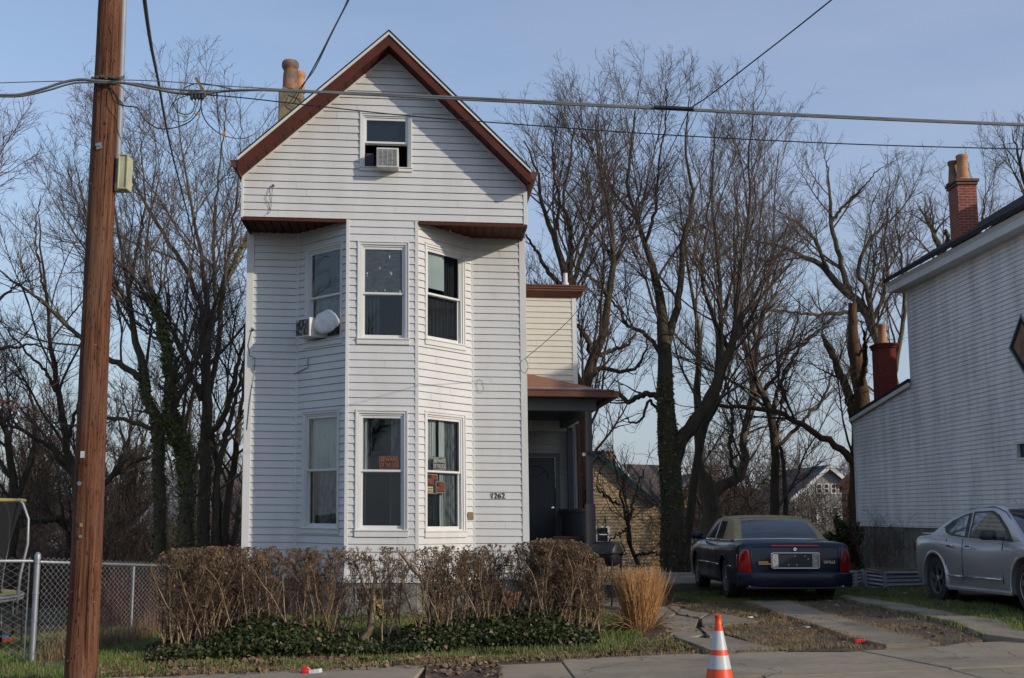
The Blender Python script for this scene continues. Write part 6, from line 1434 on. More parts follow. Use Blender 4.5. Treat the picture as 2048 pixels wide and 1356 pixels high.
for t in (2.75, 5.4, 7.8): fpost(FX+.04+.10*t, FY+.05+t, zA-.055*t-.03, .019, False)
g = MB(); g.tube([(FX-4.5, FY+.25, zA-.02), (FX-.03, FY, zA)], .019, 10); g.tube([(FX, FY, zA-.01), (FX+.04+.10*2.7, FY+2.75, zA-.055*2.75-.005), (FX+.1*5.4+.04, FY+5.4, zA-.055*5.4), (FX+.82, FY+7.8, zEnd)], .019, 10); g.build('top_rail', M['metal'], fence, smooth=True)
g = MB(); q = P(59, 1115, FY); g.box(q[0]-.008, q[0]+.008, FY+.01, FY+.02, gz(q[0], FY)+.03, q[2]); g.build('tension_bar', M['metal'], fence)
for i in range(2): fpost(FX-2.2-2.2*i, FY+.12*(i+1), zA-.03, .019, False)

# ================================================================== trampoline, toy
YT = 17.3; tc = P(50, 1196, YT); Rt = 1.55; cxT = tc[0]-Rt-.27; cyT = YT+.3; zg_ = gz(cxT, cyT); zpl = tc[2]
tr = thing('trampoline', 'trampoline with black safety net and yellow top edge, cut by the left edge', 'trampoline', (cxT, cyT, zg_))
def circ(r, z, n=48, ph=0): return [(cxT+r*math.cos(2*math.pi*k/n+ph), cyT+r*math.sin(2*math.pi*k/n+ph), z) for k in range(n+1)]
g = MB(); g.tube(circ(Rt, zpl), .024, 8); g.tube(circ(Rt, zpl-.045), .018, 6); g.build('frame', M['metal'], tr, smooth=True)
g = MB(); a = circ(Rt-.02, zpl+.03); b = circ(Rt-.28, zpl+.03); g.add(a+b, [(i, i+1, 49+i+1, 49+i) for i in range(48)]); g.build('spring_pad', M['yellow'], tr, fix=False)
g = MB(); a = circ(Rt-.28, zpl+.015); g.add(a[:-1], [tuple(range(48))]); g.build('jumping_mat', M['net'], tr, fix=False)
zt = P(48, 1000, YT)[2]
m, nt, b_ = nodes('safety_net'); b_.inputs['Base Color'].default_value = (.012,.012,.014,1); b_.inputs['Roughness'].default_value = .9
tr_ = nt.nodes.new('ShaderNodeBsdfTransparent'); mx = nt.nodes.new('ShaderNodeMixShader'); mx.inputs[0].default_value = .78
nt.links.new(tr_.outputs[0], mx.inputs[1]); nt.links.new(b_.outputs[0], mx.inputs[2]); nt.links.new(mx.outputs[0], nt.nodes['Material Output'].inputs['Surface']); M['netm'] = m
g = MB(); rows = []
for k in range(9):
    f = k/8; rows.append(circ(Rt-.30+.24*f**1.8, zpl+.05+(zt-zpl-.08)*f))
V = [p for r_ in rows for p in r_]; g.add(V, [(i*49+j, i*49+j+1, (i+1)*49+j+1, (i+1)*49+j) for i in range(8) for j in range(48)]); g.build('safety_net', M['netm'], tr, smooth=True, fix=False)
g = MB(); g.tube(circ(Rt-.05, zt), .026, 8); g.build('top_foam', M['yellow'], tr, smooth=True)
for k in range(6):
    a = k*math.pi/3+.02; ca, sa = math.cos(a), math.sin(a)
    g = MB(); g.tube([(cxT+r_*ca, cyT+r_*sa, z) for r_, z in ((Rt+.02, zpl-.25), (Rt+.05, zpl+.3), (Rt+.13, zpl+.75), (Rt+.12, zpl+1.1), (Rt+.03, zt-.05), (Rt-.05, zt+.02))], .022, 8); g.build('net_pole', M['metal'], tr, smooth=True)
    g = MB(); g.tube([(cxT+(Rt-.0)*math.cos(a-.25), cyT+Rt*math.sin(a-.25), zpl-.04), (cxT+(Rt+.03)*math.cos(a-.25), cyT+(Rt+.03)*math.sin(a-.25), zg_+.12), (cxT+(Rt+.03)*math.cos(a-.12), cyT+(Rt+.03)*math.sin(a-.12), zg_+.02), (cxT+(Rt+.03)*math.cos(a+.12), cyT+(Rt+.03)*math.sin(a+.12), zg_+.02), (cxT+(Rt+.03)*math.cos(a+.25), cyT+(Rt+.03)*math.sin(a+.25), zg_+.12), (cxT+Rt*math.cos(a+.25), cyT+Rt*math.sin(a+.25), zpl-.04)], .02, 8); g.build('leg', M['black'], tr, smooth=True)
q = PG(7, 1284); ty = thing('toy', 'small blue and red toy lying on the garden grass at the left edge', 'toy', q)
g = MB(); g.box(q[0]-.10, q[0]+.06, q[1]-.05, q[1]+.05, q[2]+.03, q[2]+.10); g.build('body', M['toy_blue'], ty, bevel=.02)
for dx in (-.06, .03, .10): g = MB(); g.lathe([(.0, -.03), (.035, -.03), (.035, .03), (0, .03)], (q[0]+dx, q[1]-.06, q[2]+.035), 'y', 12); g.build('wheel', M['red_plastic'], ty)

# ================================================================== traffic cone, cup, litter
cq = P(1440, 1397, 9.8); zc0 = gz(cq[0], 9.8)
cn = thing('traffic_cone', 'orange traffic cone with two white collars in the foreground', 'traffic cone', (cq[0], 9.8, zc0))
rz = lambda z: .118-.193*(z-.167)
def conepart(z0, z1, mat, nm, dr=0, prof=None):
    g = MB(); n = 6; pr = prof or [(rz(z0+(z1-z0)*k/n)+dr, zc0+z0+(z1-z0)*k/n) for k in range(n+1)]; g.lathe(pr, (cq[0], 9.8, 0), m=40); return g.build(nm, M[mat], cn, smooth=True, angle=40)
conepart(0, 0, 'cone_orange', 'cone', prof=[(rz(.03), zc0+.03), (rz(.2), zc0+.2), (rz(.45), zc0+.45), (rz(.63), zc0+.63), (.0285, zc0+.655), (.0255, zc0+.66), (.0255, zc0+.695), (.028, zc0+.70), (.028, zc0+.712), (.018, zc0+.712), (.016, zc0+.6)])
conepart(.445, .59, 'cone_white', 'collar', .0022); conepart(.30, .403, 'cone_white', 'collar', .0022)
g = MB(); g.box(cq[0]-.18, cq[0]+.18, 9.62, 9.98, zc0, zc0+.035); g.build('base', M['cone_orange'], cn, bevel=.012)
q = PG(612, 1347); cu = thing('plastic_cup', 'crushed red plastic cup with white inside lying by the pavement edge', 'cup', q)
g = MB(); bmv = bmesh.new(); bmesh.ops.create_uvsphere(bmv, u_segments=20, v_segments=12, radius=1)
for v in bmv.verts: x, y, z = v.co; g.v.append((q[0]+x*.062, q[1]+y*.05, q[2]+.008+max(z, -.05)*.068*(1-.12*(x > .3))))
g.f = [tuple(v.index for v in f.verts) for f in bmv.faces]; bmv.free(); g.build('cup', M['red_plastic'], cu, smooth=True)
g = MB(); g.obox((q[0]+.10, q[1]-.02, q[2]+.025), (.055, .0, .008), (.01, .035, 0), (-.004, 0, .02)); g.tube([(q[0]+.02, q[1]-.045, q[2]+.07), (q[0]+.05, q[1]-.05, q[2]+.05), (q[0]+.062, q[1]-.05, q[2]+.02)], .004, 5); g.build('lining', M['white_bag'], cu, bevel=.008)
for k, (px, py, s, m, lab) in enumerate(((1611, 1258, .05, 'metal', 'crumpled silver wrapper on the dirt between the driveway strips'), (1720, 1288, .07, 'red_plastic', 'thin red strip of litter by the end of the driveway dirt'), (1811, 1189, .035, 'white_bag', 'small white crumpled paper on the grass near the silver car'), (1200, 1265, .05, 'white_bag', 'white scrap of paper on the lawn beside the hedge end'), (770, 1277, .045, 'white_bag', 'white scrap of paper caught in the ivy under the hedge'), (1500, 1238, .04, 'white_bag', 'pale scrap of litter on the dry driveway grass'))):
    q = PG(px, py); g = MB(); bmv = bmesh.new(); bmesh.ops.create_icosphere(bmv, subdivisions=2, radius=1); rg = random.Random(k)
    for v in bmv.verts: f = rg.uniform(.6, 1.1); g.v.append((q[0]+v.co.x*s*f*1.3, q[1]+v.co.y*s*f*(.4 if k == 1 else .8), q[2]+.015+s*.22+v.co.z*s*f*.35))
    g.f = [tuple(v.index for v in f.verts) for f in bmv.faces]; bmv.free(); o = g.build('litter', M[m]); props(o, lab, 'litter')
q = P(1190, 1190, 18.6); 
pq = PG(1018, 1222); fp_ = thing('flower_pot', 'brown plant pot standing behind the hedge by the foundation', 'plant pot', (pq[0], 19.6, gz(pq[0], 19.6)))
g = MB(); z0_ = gz(pq[0], 19.6); g.lathe([(.12, z0_), (.18, z0_+.30), (.20, z0_+.30), (.20, z0_+.35), (.17, z0_+.35), (.16, z0_+.28)], (pq[0], 19.6, 0), m=24); g.build('pot', M['pot'], fp_, smooth=True, angle=40)

# ================================================================== barbecue grill
YG = 20.3; gc = P(1216, 1108, YG); gr0 = gz(gc[0], YG)
gl_ = thing('barbecue_grill', 'black barrel barbecue grill on legs between the hedge and the ornamental grass', 'grill', (gc[0], YG, gr0))
ax = Vector((-.80, .60, 0)); sx = Vector((.60, .80, 0)); up3 = Vector((0, 0, 1)); gcv = Vector(gc)
def barrel(a0, a1, l0, l1, rr_, n=18):
    """a0..a1 angles of the half shell, l0..l1 along the axis"""
    g = MB(); secs = [(l0, .72), (l0+.03, .93), (l0+.09, 1), ((l0+l1)/2, 1.03), (l1-.09, 1), (l1-.03, .93), (l1, .72)]; V = []
    for (l, k) in secs:
        for i in range(n+1):
            a = a0+(a1-a0)*i/n; V.append(tuple(gcv+ax*l+(sx*math.cos(a)+up3*math.sin(a))*rr_*k))
    m_ = n+1; Fc = [(i*m_+j, i*m_+j+1, (i+1)*m_+j+1, (i+1)*m_+j) for i in range(len(secs)-1) for j in range(n)]; Fc += [tuple(range(m_)), tuple((len(secs)-1)*m_+j for j in range(m_))]
    Fc += [(i*m_, (i+1)*m_, (i+1)*m_+n, i*m_+n) for i in range(len(secs)-1)]
    g.add(V, Fc); return g
barrel(.03, math.pi-.03, -.2, .28, .205).build('lid', M['black'], gl_, smooth=True, angle=45); barrel(-.03, -math.pi+.03, -.2, .28, .195).build('bowl', M['black'], gl_, smooth=True, angle=45)
g = MB(); c = gcv-ax*.215
g.tube([tuple(c+(sx*math.cos(a)+up3*math.sin(a))*.19) for a in np.linspace(.1, math.pi-.1, 14)], .012, 6); g.tube([tuple(c+sx*-.2+up3*.02), tuple(c+sx*.2+up3*.02)], .014, 6)
g.lathe([(.0, -.02), (.028, -.02), (.02, .02)], (c.x-.01, c.y-.0, c.z+.09), 'y', 10); g.build('lid_rim', M['car_plastic'], gl_)
for (l, s_) in ((-.17, .17), (-.17, -.17), (.24, .17), (.24, -.17)):
    t = gcv+ax*l+sx*s_*.9; b = gcv+ax*l*1.15+sx*s_*1.25; g = MB(); g.tube([(t.x, t.y, gcv.z-.08), (t.x+.01, t.y, gcv.z-.35), (b.x, b.y, gr0)], .0155, 8); g.build('leg', M['black'], gl_, smooth=True)
g = MB(); g.obox((gcv.x-.02, gcv.y, gr0+.34), ax*.26, sx*.21, up3*.032); g.build('lower_shelf', M['black'], gl_, bevel=.005)
g = MB(); a_ = P(1234, 1107, YG); b_2 = P(1250, 1107, YG-.05); g.tube([a_, b_2, P(1243, 1110, YG), P(1240, 1150, YG), P(1244, 1176, YG)], .017, 8); g.tube([P(1246, 1107, YG-.1), P(1251, 1107, YG+.1)], .03, 10); g.build('side_handle', M['black'], gl_, smooth=True)
for s_ in (-1, 1):
    w = gcv+ax*.26+sx*.22*s_; g = MB(); g.lathe([(.0, -.02), (.075, -.02), (.08, 0), (.075, .02), (0, .02)], (w.x, w.y, gr0+.08), 'y', 16); g.build('wheel', M['black'], gl_)

# ================================================================== raised beds
def bed(label, C0, A0, B0, h):
    C0, A0, B0 = [Vector((p[0], p[1], 0)) for p in (C0, A0, B0)]; D0 = A0+(B0-C0); z = gz(C0.x, C0.y)
    t = thing('raised_bed', label, 'raised bed', (C0.x, C0.y, z), 'corrugated raised beds')
    g = MB()
    for p, q in ((A0, C0), (C0, B0), (B0, D0), (D0, A0)):
        d = (q-p).normalized(); n = Vector((d.y, -d.x, 0)); N = 42; V = []
        for i in range(N+1):
            zz = z-.03+(h+.03)*i/N; o = .011*math.sin(i/N*2*math.pi*4.5)
            V += [tuple(Vector((p.x, p.y, zz))+n*o), tuple(Vector((q.x, q.y, zz))+n*o)]
        g.add(V, [(2*i, 2*i+1, 2*i+3, 2*i+2) for i in range(N)])
    g.build('panel', M['metal'], t, smooth=True, fix=False)
    g = MB()
    for p in (A0, B0, C0, D0): g = MB(); g.lathe([(.035, z-.05), (.035, z+h+.005), (.0, z+h+.01)], (p.x, p.y, 0), m=10); g.build('corner_post', M['conduit'], t)
    g = MB(); g.add([(p.x, p.y, z+h-.05) for p in (A0, C0, B0, D0)], [(0,1,2,3)]); g.build('soil', M['dirt'], t, fix=False)
    return t
bed('right hand corrugated steel bed with planks on it, beside the silver car', PG(1770, 1178), PG(1734, 1173), PG(1862, 1172), .29)
bed('left hand corrugated steel bed showing beside the dark saloon', PG(1712, 1172), PG(1640, 1171), PG(1726, 1167), .27)
g = MB(); a = P(1734, 1139, 21.9); b = P(1764, 1144, 21.5); g.bar(a, b, .09, .03); g.bar((a[0]+.05, a[1]+.1, a[2]+.01), P(1846, 1140, 22.2), .06, .04); o = g.build('plank', M['wood_plank']); props(o, 'weathered wooden planks lying on the right hand raised bed', 'plank')

# ================================================================== cars
def interp(xs, ks):
    k = np.array(ks, float); x = np.asarray(xs, float); P_ = k[:, 0]; V = k[:, 1]
    i = np.clip(np.searchsorted(P_, x)-1, 0, len(P_)-2); h = P_[i+1]-P_[i]; t = np.clip((x-P_[i])/h, 0, 1)
    m = np.zeros(len(P_)); s = np.diff(V)/np.diff(P_)
    m[1:-1] = np.where(s[:-1]*s[1:] > 0, 2*s[:-1]*s[1:]/(s[:-1]+s[1:]+1e-12), 0); m[0] = s[0]; m[-1] = s[-1]
    return (2*t**3-3*t**2+1)*V[i]+(t**3-2*t**2+t)*h*m[i]+(-2*t**3+3*t**2)*V[i+1]+(t**3-t**2)*h*m[i+1]
def xform(loc, fwd, slope=0):
    f = Vector((fwd[0], fwd[1], slope)).normalized(); l = Vector((-f.y, f.x, 0)).normalized(); u = f.cross(l); loc = Vector(loc)
    return lambda p: tuple(loc + f*p[0] + l*p[1] + u*p[2])
def bool_cut(mb, cutters):
    def ob(m_, n):
        me = bpy.data.meshes.new(n); me.from_pydata(m_.v, [], m_.f); bm = bmesh.new(); bm.from_mesh(me); bmesh.ops.remove_doubles(bm, verts=bm.verts, dist=1e-5); bmesh.ops.recalc_face_normals(bm, faces=bm.faces); bm.to_mesh(me); bm.free()
        o = bpy.data.objects.new(n, me); COL.objects.link(o); return o
    a = ob(mb, 'tmp_a'); b = ob(cutters, 'tmp_b'); md = a.modifiers.new('b', 'BOOLEAN'); md.operation = 'DIFFERENCE'; md.object = b; md.solver = 'EXACT'
    dg = bpy.context.evaluated_depsgraph_get(); me = bpy.data.meshes.new_from_object(a.evaluated_get(dg))
    r_ = MB(mb.xf); r_.v = [tuple(v.co) for v in me.vertices]; r_.f = [tuple(p.vertices) for p in me.polygons]
    for o in (a, b): bpy.data.objects.remove(o)
    bpy.data.meshes.remove(me); return r_
def loft(rings, xf):
    g = MB(xf); m_ = len(rings[0]); V = [p for r_ in rings for p in r_]
    Fc = [(i*m_+j, i*m_+(j+1) % m_, (i+1)*m_+(j+1) % m_, (i+1)*m_+j) for i in range(len(rings)-1) for j in range(m_)]
    Fc += [tuple(reversed(range(m_))), tuple((len(rings)-1)*m_+j for j in range(m_))]; g.add(V, Fc); return g
def half_ring(x, pts): return [(x, y, z) for y, z in pts] + [(x, -y, z) for y, z in reversed(pts[1:-1])]
def rounded(pts, k=3):
    """Catmull through the half section, keeping the end points"""
    A = np.array(pts, float); E = np.vstack([2*A[0]-A[1], A, 2*A[-1]-A[-2]]); out = []
    for i in range(len(A)-1):
        for s in range(k):
            f = s/k; p0, p1, p2, p3 = E[i], E[i+1], E[i+2], E[i+3]
            out.append(tuple(.5*((2*p1)+(-p0+p2)*f+(2*p0-5*p1+4*p2-p3)*f**2+(-p0+3*p1-3*p2+p3)*f**3)))
    return out + [tuple(A[-1])]
def car_paint(name, c, flake=0.0, rough=.25, metal=0.0, dirt=(.10,.09,.075), amt=.5, coat=.8, sp_=.5):
    m, nt, b = nodes(name); tc = nt.nodes.new('ShaderNodeTexCoord'); sx = nt.nodes.new('ShaderNodeSeparateXYZ'); nt.links.new(tc.outputs['Object'], sx.inputs[0])
    mr = nt.nodes.new('ShaderNodeMapRange'); mr.inputs[1].default_value = .15; mr.inputs[2].default_value = .75; mr.inputs[3].default_value = amt; mr.inputs[4].default_value = .04; nt.links.new(sx.outputs[2], mr.inputs[0])
    f = noise(nt, 3, 6, rough=.7); mu = nt.nodes.new('ShaderNodeMath'); mu.operation = 'MULTIPLY'; nt.links.new(mr.outputs[0], mu.inputs[0]); nt.links.new(ramp(nt, f, [(.3,(.2,.2,.2)),(.7,(1,1,1))]), mu.inputs[1])
    nt.links.new(mixc(nt, mu.outputs[0], c, dirt), b.inputs['Base Color']); b.inputs['Metallic'].default_value = metal; b.inputs['Roughness'].default_value = rough
    b.inputs['Coat Weight'].default_value = coat; b.inputs['Coat Roughness'].default_value = .08; b.inputs['Specular IOR Level'].default_value = sp_
    return m
M['navy'] = car_paint('navy_car_paint', (.0025,.007,.022), rough=.28, metal=.0, amt=.05, coat=.35, sp_=.25)
M['silver'] = car_paint('silver_car_paint', (.50,.505,.51), rough=.30, metal=.5, amt=.4)
def cglass(name, c):
    m, nt, b = nodes(name); b.inputs['Base Color'].default_value = (*c, 1); b.inputs['Roughness'].default_value = .03; b.inputs['Specular IOR Level'].default_value = .8; b.inputs['Coat Weight'].default_value = .6
    nt.links.new(ramp(nt, noise(nt, 3.5, 3), [(.4, c), (.7, tuple(x*1.9 for x in c))]), b.inputs['Base Color']); return m
M['car_glass'] = cglass('tinted_car_glass', (.016,.024,.026)); M['car_glass2'] = cglass('green_car_glass', (.05,.075,.075))
class Car:
    def __init__(s, name, label, loc, fwd, spec, paint, roofm, slope=0):
        s.xf = xform(loc, fwd, slope); s.t = thing(name, label, 'car', loc); s.sp = spec
        L = spec['L']; xs = np.concatenate([[0, .012, .035, .07, .12], np.linspace(.2, L-.22, 52), [L-.13, L-.07, L-.03, L]])
        w = interp(xs, spec['w']); zt = interp(xs, spec['zt']); zf = interp(xs, spec['zf']); zs = zt-interp(xs, spec['sh']); hip = interp(xs, spec.get('hip', [(0, 0), (L, 0)]))
        rings = []
        for i, x in enumerate(xs):
            W_, T_, B_, S_ = w[i], zt[i], zf[i], zs[i]; mid = B_+(S_-B_)*.5
            pts = [(0, B_), (W_*.78, B_), (W_*.95, B_+.035), (W_*.975, B_+.13), (W_*.995, mid), (W_*1.0+hip[i]*.5, S_-.15), (W_*.985+hip[i], S_-.06), (W_*.945+hip[i], S_-.005), (W_*.86+hip[i]*.5, S_+(T_-S_)*.5), (W_*.6, T_-.006), (0, T_)]
            rings.append(half_ring(x, rounded(pts, 2)))
        g = loft(rings, s.xf); cut = MB(); R_ = spec['R']
        for ax_ in spec['axles']:
            for sd in (-1, 1):
                y0, y1 = (spec['W']-.26)*sd, (spec['W']+.15)*sd; cut.lathe([(R_*1.13, min(y0, y1)), (R_*1.13, max(y0, y1))], (ax_, 0, R_+.01), 'y', 40)
        g = bool_cut(g, cut); s.body = g.build('body', M[paint], s.t, smooth=True, angle=38)
        # greenhouse
        gx0, gx1 = spec['gx']; xs = np.linspace(gx0, gx1, 44); zr = interp(xs, spec['zr']); rings = []
        for i, x in enumerate(xs):
            zb_ = s.zb(x); h = max(zr[i]-.055-zb_, .004); wb, t_ = spec['wb'], spec['tum']; k = min(1, max(zr[i]-zb_, .0)/.12)
            pts = [(0, zb_-.12), (wb, zb_-.12), (wb, zb_-.0), (wb-t_*h*.5, zb_+h*.5), (wb-t_*h, zb_+h), (wb-t_*h-.03*k, zb_+h+.030*k), (wb-t_*h-.10*k, zb_+h+.05*k), ((wb-t_*h)*.5, zb_+h+.055*k+.012*k), (0, zb_+h+.055*k+.018*k)]
            rings.append(half_ring(x, pts))
        g = loft(rings, s.xf); g.build('cabin', M[roofm], s.t, smooth=True, angle=50); s.cabin = s.t.children[-1]
    def zb(s, x): a, b = s.sp['zb']; return a+(b-a)*(x-s.sp['gx'][0])/(s.sp['gx'][1]-s.sp['gx'][0])
    def side(s, name, poly, mat, sd, off=.006, th=.006, parent=None):
        wb, t_ = s.sp['wb'], s.sp['tum']; g = MB(s.xf); n = len(poly)
        V = [(x, sd*(wb-t_*(z-s.zb(x))+o), z) for o in (off-th, off) for x, z in poly]
        g.add(V, [tuple(range(n)), tuple(reversed(range(n, 2*n)))] + [(i, (i+1) % n, (i+1) % n+n, i+n) for i in range(n)]); return g.build(name, M[mat], parent or s.t)
    def over(s, name, xa_, xb_, ya, yb, mat, lift=.008, parent=None):
        """pane following the cabin's top surface between stations xa_ and xb_ (half widths ya, yb)"""
        g = MB(s.xf); V = []; n = 10; m_ = 8
        for i in range(n+1):
            x = xa_+(xb_-xa_)*i/n; z = float(interp([x], s.sp['zr'])[0]); zb_ = s.zb(x); h = max(z-.055-zb_, .004); k = min(1, max(z-zb_, 0)/.12); top = zb_+h+.073*k; hw = ya+(yb-ya)*i/n; e = wbh = s.sp['wb']-s.sp['tum']*h-.10*k
            for j in range(m_+1):
                y = hw*(2*j/m_-1); f = min(1, abs(y)/max(e, .1)); V.append((x, y, top-.023*k*f**1.6+lift))
        g.add(V, [(i*(m_+1)+j, i*(m_+1)+j+1, (i+1)*(m_+1)+j+1, (i+1)*(m_+1)+j) for i in range(n) for j in range(m_)]); return g.build(name, M[mat], parent or s.t, smooth=True, fix=False)
    def box(s, name, x0, x1, y0, y1, z0, z1, mat, bevel=.01, parent=None):
        g = MB(s.xf); g.box(x0, x1, y0, y1, z0, z1); return g.build(name, M[mat], parent or s.t, bevel=bevel)
    def wheel(s, x, sd, spokes, style):
        R_ = s.sp['R']; W_ = s.sp['W']; yo = (W_-.035)*sd; yi = (W_-.25)*sd; t = MB(s.xf)
        m_ = yo; d = sd
        t.lathe([(R_*.62, yi), (R_*.94, yi), (R_, yi+.03*d), (R_, m_-.03*d), (R_*.95, m_-.004*d), (R_*.70, m_), (R_*.655, m_-.012*d), (R_*.64, m_-.05*d), (R_*.62, m_-.05*d)], (x, 0, R_), 'y', 40, cap=False); tyre = t.build('wheel', M['rubber'], s.t, smooth=True, angle=40)
        g = MB(s.xf); g.lathe([(R_*.655, m_-.014*d), (R_*.645, m_-.002*d), (R_*.60, m_-.006*d), (R_*.58, m_-.06*d), (R_*.60, m_-.07*d)], (x, 0, R_), 'y', 36, cap=False); g.lathe([(.0, m_-.0*d), (.05, m_-.002*d), (.065, m_-.02*d), (.06, m_-.06*d)], (x, 0, R_), 'y', 20)
        for k in range(spokes):
            a = 2*math.pi*k/spokes+.3
            for da in ((-.10, .10) if style == 'twin' else (0,)):
                c0, s0_ = math.cos(a+da*1.8), math.sin(a+da*1.8); c1, s1_ = math.cos(a+da), math.sin(a+da)
                g.bar((x+.04*c0, m_-.022*d, R_+.04*s0_), (x+R_*.62*c1, m_-.022*d, R_+R_*.62*s1_), .034 if style == 'twin' else .024, .02, up=(0, 1, 0))
        g.build('rim', M['alloy'], tyre, smooth=True, angle=30)
        g = MB(s.xf); g.lathe([(.0, m_-.075*d), (R_*.6, m_-.075*d), (R_*.62, m_-.10*d), (0, m_-.10*d)], (x, 0, R_), 'y', 24); g.build('brake_disc', M['black'], tyre)
    def strip(s, name, pts, r, mat, parent=None, m_=5):
        g = MB(s.xf); g.tube(pts, r, m_); return g.build(name, M[mat], parent or s.t, smooth=True)
# --- dark blue saloon, seen from behind
Lx = 5.26; sp = dict(L=Lx, W=.945, R=.335, axles=(1.22, 4.15), w=[(0, .80), (.012, .86), (.05, .895), (.3, .925), (1, .945), (4.2, .945), (4.9, .92), (5.15, .86), (5.26, .74)],
    zt=[(0, .86), (.012, .905), (.04, .945), (.10, .972), (.6, .985), (1.2, .97), (2.5, .95), (3.9, .955), (4.4, .90), (4.9, .82), (5.15, .74), (5.26, .62)],
    sh=[(0, .03), (.3, .05), (1, .04), (4, .05), (5.26, .06)], zf=[(0, .36), (.05, .29), (.4, .24), (4.8, .2), (5.26, .3)], gx=(.86, 3.95), zb=(.955, .935), wb=.80, tum=.34,
    zr=[(.86, .95), (1.56, 1.31), (1.72, 1.35), (2.2, 1.38), (2.8, 1.38), (3.15, 1.345), (3.95, .93)])
cy_ = 19.75; c0 = (P(1592, 1180, cy_)[0], cy_, 0); c0 = (c0[0], cy_, gz(c0[0], cy_)+.0)
cz = c0[2]
car = Car('dark_blue_saloon', 'dark blue saloon with olive vinyl roof parked facing away on the driveway', c0, (-.012, 1), sp, 'navy', 'vinyl_top', slope=.0)
for sd in (1, -1):
    car.side('side_window', [(1.98, .985), (2.02, 1.285), (2.62, 1.30), (2.66, .985)], 'car_glass', sd); car.side('side_window', [(2.72, .985), (2.70, 1.30), (2.95, 1.29), (3.30, 1.14), (3.62, .985)], 'car_glass', sd)
    car.side('window_trim', [(2.655, .96), (2.615, 1.315), (2.70, 1.315), (2.735, .96)], 'trim', sd, .009)
    car.side('window_trim', [(1.80, .955), (1.80, .972), (3.75, .965), (3.75, .945)], 'chrome', sd, .012)
    car.strip('side_moulding', [(.55, sd*.94, .56), (1.0-.15, sd*.951, .56)], .012, 'chrome'); car.strip('side_moulding', [(1.65, sd*.952, .55), (2.7, sd*.952, .55), (3.7, sd*.952, .54)], .012, 'chrome')
    for x in (1.93, 2.68, 3.65): car.strip('door_seam', [(x, sd*.90, .93), (x, sd*.938, .80), (x, sd*.950, .60), (x, sd*.942, .32)], .004, 'black')
    for x in (2.08, 2.85): g = MB(car.xf); g.obox((x, sd*.955, .79), (.075, 0, 0), (0, .014, 0), (0, 0, .014)); g.build('door_handle', M['chrome'], car.t, bevel=.006)
    g = MB(car.xf); g.obox((3.42, sd*1.02, 1.02), (.045, 0, .0), (0, .10, 0), (0, 0, .065)); g.build('wing_mirror', M['navy'], car.t, bevel=.03, smooth=True)
    g = MB(car.xf); g.obox((3.45, sd*.90, .97), (.03, 0, 0), (0, .06, 0), (0, 0, .02)); g.build('mirror_stalk', M['car_plastic'], car.t, bevel=.008)
    g = MB(car.xf); pts = [(.715, .475), (.885, .475), (.905, .60), (.895, .74), (.862, .845), (.80, .862), (.755, .83), (.735, .70)]; n = len(pts)
    g.add([(-.028+.05*(y > .86), sd*y, z) for y, z in pts] + [(.17, sd*(y+.028), z) for y, z in pts], [tuple(range(n)), tuple(reversed(range(n, 2*n)))] + [(i, (i+1) % n, (i+1) % n+n, i+n) for i in range(n)]); g.build('tail_light', M['red_lens'], car.t, bevel=.012, smooth=True, angle=50)
    for dy in (0, .12): g = MB(car.xf); g.lathe([(.040, -.025), (.043, -.03), (.034, -.03), (.032, .0), (.001, .0)], (0, sd*(.62+dy*.9), .275), 'x', 20); g.build('exhaust', M['chrome'], car.t, smooth=True)
    for ax_ in sp['axles']: car.wheel(ax_, sd, 14, 'fan')
    g = MB(car.xf); ar = [(1.22+.385*math.cos(a), sd*.948, .345+.385*math.sin(a)) for a in np.linspace(.0, math.pi, 20)]; g.tube(ar, .009, 5); g.build('arch_trim', M['navy'], car.t, smooth=True)
car.over('rear_window', .93, 1.53, .66, .555, 'car_glass'); car.over('windscreen', 3.2, 3.85, .56, .68, 'car_glass')
car.strip('roof_seam', [(1.64, -.60, 1.32), (1.64, -.52, 1.347), (1.64, 0, 1.359), (1.64, .52, 1.347), (1.64, .60, 1.32)], .008, 'vinyl_top')
for sd in (1, -1): car.strip('roof_seam', [(1.0, sd*.70, .99), (1.35, sd*.65, 1.17), (1.64, sd*.615, 1.32), (2.2, sd*.60, 1.365), (3.0, sd*.60, 1.36)], .008, 'vinyl_top')
car.strip('cabin_moulding', [(1.95, .815, .965), (1.2, .815, .965), (.95, .80, .975), (.86, .70, .99), (.83, 0, 1.0), (.86, -.70, .99), (.95, -.80, .975), (1.2, -.815, .965), (1.95, -.815, .965)], .011, 'chrome')
# bumper
g = MB(car.xf); secs = []
for y in np.linspace(-.93, .93, 25):
    k = abs(y)/.93; x = -.065+.10*k**6; secs.append([(x+.05, y, .235), (x, y, .275), (x-.012, y, .36), (x-.004, y, .455), (x+.03, y, .485), (.16, y, .487), (.16, y, .235)])
g2 = MB(car.xf); m_ = 7; g2.add([p for s_ in secs for p in s_], [(i*m_+j, i*m_+(j+1) % m_, (i+1)*m_+(j+1) % m_, (i+1)*m_+j) for i in range(24) for j in range(m_)] + [tuple(range(m_)), tuple(24*m_+j for j in range(m_))]); g2.build('rear_bumper', M['navy'], car.t, smooth=True, angle=40)
car.box('under_bumper', -.035, .2, -.80, .80, .215, .262, 'car_plastic', .01)
